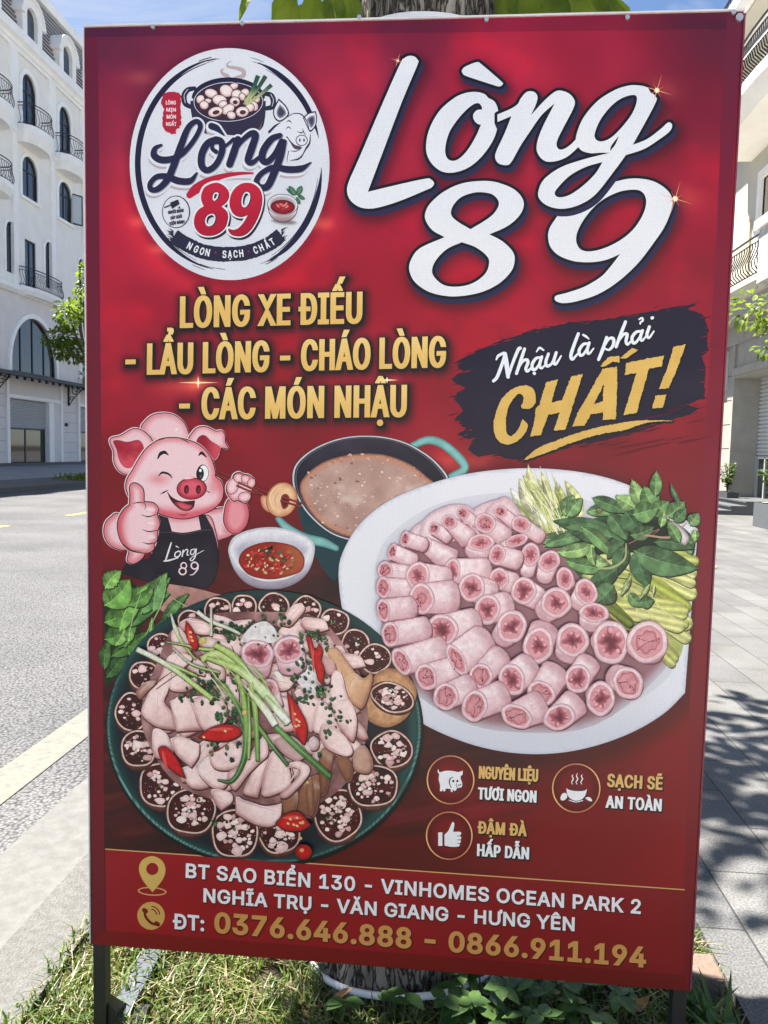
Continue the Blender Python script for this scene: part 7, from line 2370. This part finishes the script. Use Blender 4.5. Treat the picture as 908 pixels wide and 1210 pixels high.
art = Art(780, .12)
rng.seed(6)
def fold(z, q, hi=(250, 222, 217), lo=(160, 104, 104), k=4.6, tilt=None, sm=4):
    L = smooth_loop(z(q), sm)
    c = L.mean(0)
    tx, ty = tilt or (rng.uniform(-1, 1), rng.uniform(-1, 0))
    ext = np.abs(L - c).max()
    art.flat(c + (L - c) * 1.03 + (1.1, 1.9), (84, 50, 50)); art.flat(c + (L - c) * 1.01 + (.4, .7), (140, 98, 94))
    def fn(V, d):
        g = ((V - c) @ (tx, ty)) / ext
        t = .45 * sstep(d, 0, k) + .42 + .32 * g + .35 * (fbm(V, 13, int(c[0]) % 9) - .45)
        col = mixc(lo, hi, t * 1.08)
        return mixc(col, (242, 228, 224), np.exp(-((g - .45) / .14) ** 2) * .35)
    art.shaded(L, fn, 2.2)
    ev = np.linalg.eigh(np.cov((L - c).T))[1]
    la, sa_ = ev[:, 1], ev[:, 0]
    hl, hs = np.abs((L - c) @ la).max(), np.abs((L - c) @ sa_).max()
    for _c in range(1 if ext > 12 else 0):
        o_ = rng.uniform(-.45, .45) * hs
        p_ = [tuple(c + la * (u * hl) + sa_ * (o_ + rng.uniform(-.12, .12) * hs)) for u in (-.62, -.1, .55)]
        art.stroke(p_, [.2, .9, .2], tuple(np.array(lo) * .4 + np.array(hi) * .6), n=4)
        art.stroke([(x_ - .5, y_ - .9) for x_, y_ in p_], [.2, 1.0, .2], tuple(np.minimum(np.array(hi) + 8, 252)), n=4)
    n_ = len(L); i0 = int(np.argmin(L @ np.array((.5, 1))))
    art.stroke([tuple(L[(i0 + j) % n_] + (c - L[(i0 + j) % n_]) * .07) for j in np.linspace(-n_ * .14, n_ * .14, 5).astype(int)], [.2, 1.1, .2], tuple(np.minimum(np.array(hi) + 12, 250)), n=3)
base = smooth_loop([(185, 780), (205, 740), (245, 725), (300, 722), (370, 728), (410, 770), (430, 820), (428, 880), (400, 930), (340, 960), (280, 950), (215, 930), (180, 890), (165, 840)], 5)
art.shaded(base, lambda V, d: mixc((104, 66, 66), (190, 146, 144), fbm(V, 13, 3) * 1.5 - .25), 3)
tan_hi, tan_lo = (222, 178, 142), (156, 102, 72)
brn_hi, brn_lo = (150, 104, 80), (84, 50, 40)
F_ = [(zR, [(300, 130), (400, 170), (390, 220), (260, 200), (230, 160)]), (zR, [(190, 210), (230, 180), (300, 280), (250, 330), (200, 300)]), (zR, [(400, 175), (520, 150), (620, 140), (560, 190), (440, 210)]), (zR, [(180, 330), (260, 320), (300, 350), (250, 400), (150, 500), (110, 560), (120, 470), (150, 390)]),
      (zR, [(90, 500), (190, 430, 1), (170, 520), (150, 580), (200, 640), (212, 726, 1), (110, 710), (30, 645), (50, 570)]), (zR, [(180, 510), (200, 430), (290, 420), (340, 460), (270, 520)]), (zR, [(0, 520), (60, 470), (110, 470), (60, 520), (20, 560)], (206, 168, 156), (120, 74, 66)), (zU, [(0, 150), (60, 170), (90, 260), (40, 280), (0, 260)]),
      (zU, [(120, 330), (180, 310), (210, 330), (250, 400), (170, 410)]), (zU, [(160, 10), (300, 10), (330, 80), (290, 110), (210, 100)]), (zU, [(80, 60, 1), (150, 10), (215, 100), (215, 150, 1), (130, 190, 1), (95, 130)]), (zU, [(75, 190, 1), (120, 180), (205, 215, 1), (200, 270), (168, 318, 1), (100, 260)]), (zU, [(195, 330), (240, 270), (300, 280), (340, 330), (330, 390), (300, 415), (250, 400)]),
      (zU, [(250, 260), (320, 200), (400, 230), (395, 300), (330, 330), (270, 320)]), (zR, [(190, 580), (260, 545), (330, 640), (350, 726, 1), (215, 735, 1), (200, 650)]), (zR, [(290, 570, 1), (380, 545), (480, 620), (470, 690), (390, 740), (330, 690)]), (zU, [(520, 20), (600, 10), (640, 60), (650, 140), (560, 150)]), (zU, [(640, 20, 1), (745, 5, 1), (735, 70), (720, 150, 1), (665, 110)], (222, 190, 186)),
      (zU, [(400, 430), (430, 360), (480, 260), (520, 250), (500, 330), (462, 452, 1)]), (zU, [(330, 345), (400, 300), (470, 200), (500, 190), (510, 260), (470, 300), (420, 350), (360, 420)]), (zU, [(535, 200), (620, 180), (680, 250), (640, 290), (580, 260)], (206, 176, 172)),
      (zU, [(640, 440), (690, 370), (735, 350), (740, 420), (715, 530), (640, 520)], brn_hi, brn_lo), (zU, [(570, 450), (640, 420), (630, 510), (580, 540)], brn_hi, brn_lo), (zU, [(740, 250), (800, 235), (790, 310), (770, 420), (742, 430)], brn_hi, brn_lo), (zU, [(810, 280), (860, 300), (884, 370), (850, 372)], (166, 120, 92), brn_lo), (zU, [(700, 360), (712, 500), (690, 525), (676, 420)], (164, 116, 90), brn_lo),
      (zU, [(520, 260), (560, 250), (600, 310), (610, 390), (560, 430), (480, 435)]), (zU, [(585, 310), (640, 290), (690, 312), (690, 350), (640, 410), (590, 452), (560, 440), (625, 380), (655, 335), (625, 318)]), (zU, [(260, 415), (340, 430), (350, 470), (300, 508, 1), (270, 470)]), (zU, [(365, 445, 1), (420, 470), (500, 490), (570, 478, 1), (562, 545), (520, 580), (450, 570), (365, 522, 1)]),
      (zS4, [(560, 300), (620, 290, 1), (700, 400), (750, 500), (740, 610), (690, 580), (640, 470), (590, 370)], tan_hi, tan_lo), (zS4, [(640, 480), (700, 420), (760, 450), (800, 418, 1), (805, 470), (760, 600), (720, 600), (680, 560)], tan_hi, tan_lo), (zS4, [(540, 330), (600, 360), (610, 420), (570, 430), (540, 380)], (216, 172, 166)),
      (zS4, [(590, 440), (640, 420), (680, 560), (740, 625, 1), (715, 650), (700, 740), (640, 740), (590, 640)]), (zS4, [(400, 530, 1), (535, 565, 1), (510, 640), (480, 740), (430, 660)]), (zS4, [(530, 570), (620, 650), (640, 740), (500, 740), (500, 650)]), (zU, [(740, 150), (765, 125), (845, 170), (886, 240), (860, 268), (780, 240), (745, 195)]), (zU, [(800, 40), (870, 20), (905, 100), (890, 200), (850, 170), (810, 110)]), (zU, [(690, 205), (712, 180), (738, 200), (730, 235), (700, 240)], (226, 206, 206)),
      (zb4, [(545, 200), (600, 165), (640, 250), (615, 305), (545, 285)], (200, 160, 140), (116, 76, 66)), (zb4, [(450, 235), (520, 230), (535, 320), (500, 345)], brn_hi, brn_lo)]
ident = lambda q: q
for k_ in range(84):
    t, u = rng.uniform(0, 6.28), rng.random() ** .5
    x, y = 311 + 124 * u * math.cos(t), 833 + 112 * u * math.sin(t)
    if (x > 340 and y > 885) or y > 930: continue
    a = rng.uniform(0, 6.28); L_, W_ = rng.uniform(13, 24), rng.uniform(7, 12)
    ca, sa = math.cos(a), math.sin(a)
    q = [(-L_, -W_ * .5, 1), (-L_ * .3, -W_), (L_ * .5, -W_ * .9), (L_, -W_ * .2, 1), (L_ * .8, W_ * .7), (0, W_ * .8), (-L_ * .7, W_ * .6)]
    fold(ident, [(x + p[0] * ca - p[1] * sa, y + p[0] * sa + p[1] * ca) + tuple(p[2:]) for p in q])
for f in F_: fold(f[0], f[1], *(f[2:] if len(f) > 2 else ()))
for a, b in (((100, 480), (205, 410)), ((110, 510), (230, 425))): art.stroke(zR([a, b]), 1.0, (120, 82, 80))
# minced garlic heaps
for z, pts in ((zR, [(600, 190), (640, 160), (700, 150), (750, 200), (740, 260), (680, 260), (600, 260), (560, 250)]), (zS4, [(385, 410), (440, 380), (500, 380), (510, 470), (490, 540), (430, 500)])):
    art.shaded(smooth_loop(z(pts), 4), lambda V, d: mixc((196, 190, 190), (236, 234, 234), fbm(V, 4, 3) * 1.5 - .1), 1.8)
# two open rolls and a small one on top
for args in ((317, 812, 10, 11, .2, 322, 832, 1.1, .5, 0), (340, 766, 17, 15, -.2, 344, 786, .95, .62, 0), (303, 771, 18, 15.5, .15, 300, 790, .95, .6, 0)): roll(art, *args)
art.build('sliced_offal', sign)

art = Art(1420, .25)
rng.seed(17)
# herb crumbs
def herbs(z, cx, cy, sx, sy, n, r=1.0):
    kh = art.k
    for j_ in range(n):
        art.k = kh + (j_ % 9) * 3
        x, y = z([(rng.gauss(cx, sx), rng.gauss(cy, sy))])[0]
        a = rng.uniform(1.3, 3.2) * r
        c = rng.choice([(46, 78, 54), (62, 98, 66), (38, 62, 48), (82, 120, 76), (54, 88, 58)])
        ro_ = rng.uniform(0, 3)
        art.flat(ellipse(x + .5, y + .8, a, a * .7, ro_, 8), (30, 36, 30)); art.flat(ellipse(x, y, a, a * .7, ro_, 8), c)
        if rng.random() < .5: art.flat(ellipse(x - a * .25, y - a * .2, a * .45, a * .25, ro_, 6), tuple(v * 1.45 for v in c))
herbs(zR, 505, 205, 42, 28, 46); herbs(zR, 640, 155, 30, 26, 16); herbs(zR, 735, 200, 14, 30, 8, .7); herbs(zR, 790, 150, 20, 20, 8); herbs(zR, 330, 450, 36, 18, 14)
herbs(zR, 400, 490, 60, 40, 44); herbs(zR, 450, 600, 50, 50, 22); herbs(zR, 505, 650, 30, 30, 14); herbs(zR, 245, 545, 14, 10, 6); herbs(zR, 680, 250, 40, 40, 8, .5)
herbs(zS4, 470, 230, 40, 24, 18); herbs(zS4, 465, 345, 20, 30, 14); herbs(zS4, 400, 440, 30, 40, 16); herbs(zS4, 545, 530, 50, 36, 34); herbs(zS4, 640, 660, 20, 20, 8, .8); herbs(zS4, 430, 560, 20, 12, 6); herbs(zS4, 560, 270, 14, 16, 8)
herbs(zU, 800, 100, 30, 40, 9); herbs(zU, 300, 235, 40, 22, 16); herbs(zU, 340, 100, 26, 22, 12); herbs(zU, 270, 565, 10, 10, 4); herbs(zU, 780, 165, 12, 10, 4); herbs(zU, 730, 255, 8, 8, 3)
# spring onion
def onion(z, pts, w, c0, c1, sp=2.2):
    P_ = np.array([p[:2] for p in z(pts)])
    a, b = P_[0], P_[-1]
    L = stroke_loop([tuple(p) for p in P_], w, cap=False)
    art.flat(L + (.7, 1.3), (58, 74, 40))
    dv = (b - a) / max(((b - a) ** 2).sum(), 1e-6)
    art.shaded(L, lambda V, d: mixc(c0, c1, sstep((V - a) @ dv, .1, .8)) * (.78 + .3 * sstep(d, 0, 1.8))[:, None], sp)
    art.stroke([tuple(p) for p in P_], [.3, .7, .3], tuple(np.minimum(np.array(c1) * .5 + 125, 250)), n=4)
PW, LG, MG, DG = (222, 224, 208), (164, 190, 104), (112, 158, 70), (70, 118, 60)
onion(zR, [(190, 105), (215, 190), (250, 260), (320, 350)], [1.5, 5, 4, 2], PW, LG)
onion(zR, [(330, 95), (400, 145), (500, 185), (560, 215)], [5, 4.5, 4, 3], PW, (214, 220, 196))
onion(zR, [(405, 75), (405, 225)], [2.5, 3.2], PW, (214, 222, 190))
onion(zR, [(170, 258), (260, 272), (330, 290), (420, 300)], [1.2, 3.2, 4], LG, LG)
onion(zR, [(200, 290), (300, 375), (450, 420)], [2, 3, 3], PW, LG)
onion(zR, [(350, 350), (430, 320), (520, 360), (600, 420)], [7, 9, 9, 8], (190, 206, 130), LG)
onion(zR, [(420, 270), (520, 330), (600, 420), (680, 560)], [6, 8, 8, 6], (176, 196, 112), MG)
onion(zR, [(60, 330), (220, 390), (330, 440)], [3, 4, 3], PW, LG)
onion(zR, [(8, 295), (110, 345), (230, 420), (410, 560)], [6, 6, 5.5, 6], PW, (176, 200, 120))
onion(zR, [(470, 480), (520, 560), (560, 640), (580, 726)], [4, 5, 5, 5], MG, DG)
onion(zR, [(380, 340), (560, 410), (700, 540), (810, 690)], [5, 10, 12, 10], LG, (206, 220, 178))
onion(zR, [(600, 500), (680, 600), (745, 700)], [5, 8, 7], (200, 214, 160), PW)
onion(zR, [(540, 430), (575, 540), (590, 640), (610, 726)], [5, 6, 6, 6], LG, MG)
onion(zU, [(395, -40), (410, 60), (415, 180), (400, 290), (350, 375), (285, 372)], [5, 6, 7, 6, 4, 1.2], (150, 186, 92), DG)
onion(zU, [(435, -60), (455, 60), (462, 180), (465, 288)], [5, 6, 5.5, 4.5], LG, MG)
onion(zU, [(425, 0), (430, 150), (425, 280)], [3, 4, 3], MG, LG)
onion(zU, [(470, 135), (530, 220), (598, 305)], [4, 5, 4.5], MG, (66, 108, 66))
onion(zU, [(530, 120), (640, 225), (788, 358)], [5, 7.5, 6.5], (110, 160, 84), DG)
onion(zU, [(430, -20), (500, 60), (545, 130)], [6, 9, 8], (196, 210, 150), PW)
onion(zU, [(500, 0), (560, 70), (605, 120)], [6, 9, 8], (190, 206, 150), (226, 230, 214))
for _ in range(16):
    a = zR([(rng.uniform(330, 620), rng.uniform(300, 520))])[0]; d = rng.uniform(14, 34)
    art.stroke([a, (a[0] + d * .5, a[1] + d * .5 + rng.uniform(-4, 4)), (a[0] + d * .9, a[1] + d * 1.1)], [.4, 1.2, .4], rng.choice([(206, 218, 160), (186, 204, 120), (232, 234, 214), (140, 176, 90)]))
for q in ([(340, 240), (365, 230), (378, 250), (360, 272), (345, 265)],): art.shaded(smooth_loop(zR(q), 4), lambda V, d: mixc((150, 170, 76), (206, 208, 120), sstep(d, 0, 2)), 1.5); art.flat(ellipse(*zR([(352, 255)])[0], 3, 2.6, 0, 10), (214, 176, 110))
for x, y in ((580, 632), (408, 72)): art.shaded(ellipse(*(zR if x > 500 else zU)([(x, y)])[0], 3.4, 4.2, .3, 12), lambda V, d: mixc((150, 140, 70), (222, 196, 130), sstep(d, 0, 2)), 1.5)
art.flat(smooth_loop(zS4([(285, 420), (310, 415), (335, 450), (335, 470), (310, 455)]), 4), (232, 232, 224))
# chillies
def chilli(z, q, seeds):
    L = smooth_loop(z(q), 4)
    art.flat(L + (1.0, 1.8), (44, 20, 20)); border(art, [L], .4, (96, 14, 20))
    art.shaded(L, lambda V, d: mixc((140, 16, 24), (196, 34, 40), sstep(d, 0, 3.2)), 2)
    c = L.mean(0)
    art.flat(c + (L - c) * np.array((.22, .62)) + (-.22 * np.ptp(L[:, 0]), -1) if np.ptp(L[:, 1]) > np.ptp(L[:, 0]) else c + (L - c) * np.array((.6, .2)) + (0, -.24 * np.ptp(L[:, 1])), (216, 84, 80))
    for x, y in seeds:
        p = z([(x, y)])[0]
        art.flat(ellipse(p[0] + .3, p[1] + .5, 2.2, 1.6, .6, 9), (110, 20, 20)); art.flat(ellipse(*p, 2.0, 1.4, .6, 9), (232, 190, 130))
chilli(zR, [(272, 145, 1), (300, 180), (330, 240), (335, 280), (318, 302, 1), (288, 262), (268, 200)], [(295, 205), (298, 230), (305, 250)])
chilli(zS4, [(455, 225, 1), (480, 235), (505, 300), (525, 265, 1), (545, 300), (535, 350), (552, 400), (545, 480, 1), (520, 460), (500, 380), (470, 290)], [])
chilli(zS4, [(352, 515, 1), (385, 560), (430, 630), (458, 690), (456, 760), (440, 800), (400, 740), (370, 650)], [(395, 640), (405, 670), (415, 700), (400, 705), (418, 680)])
chilli(zU, [(200, 182, 1), (260, 140), (330, 125), (385, 142), (388, 172), (330, 198), (250, 196)], [(228, 182), (323, 155)])
chilli(zU, [(25, 235), (60, 225), (110, 280), (147, 362, 1), (100, 340), (45, 290)], [])
chilli(zU, [(543, 562, 1), (590, 522), (650, 515), (700, 572, 1), (650, 597), (580, 592)], [(610, 545), (640, 540), (625, 570), (655, 562), (600, 565), (640, 575)])
art.stroke(zU([(250, 250), (290, 240), (340, 205)]), [.8, 2, .6], (150, 24, 30))
tm = zU([(668, 690)])[0]
art.flat(ellipse(tm[0] + 1, tm[1] + 1.5, 10, 9.4, 0, 24), (40, 18, 20)); art.shaded(ellipse(*tm, 9.6, 9, 0, 24), lambda V, d: mixc((140, 18, 26), (198, 36, 40), sstep(d, 0, 5)), 2)
art.flat(ellipse(tm[0] - 2, tm[1] - 2, 2.6, 2.2, 0, 10), (220, 160, 120))
for x, y in ((687, 382), (655, 630), (665, 560)): art.flat(ellipse(*zU([(x, y)])[0], 2, 2.2, 0, 8), (214, 176, 104))
art.build('garnish', sign)
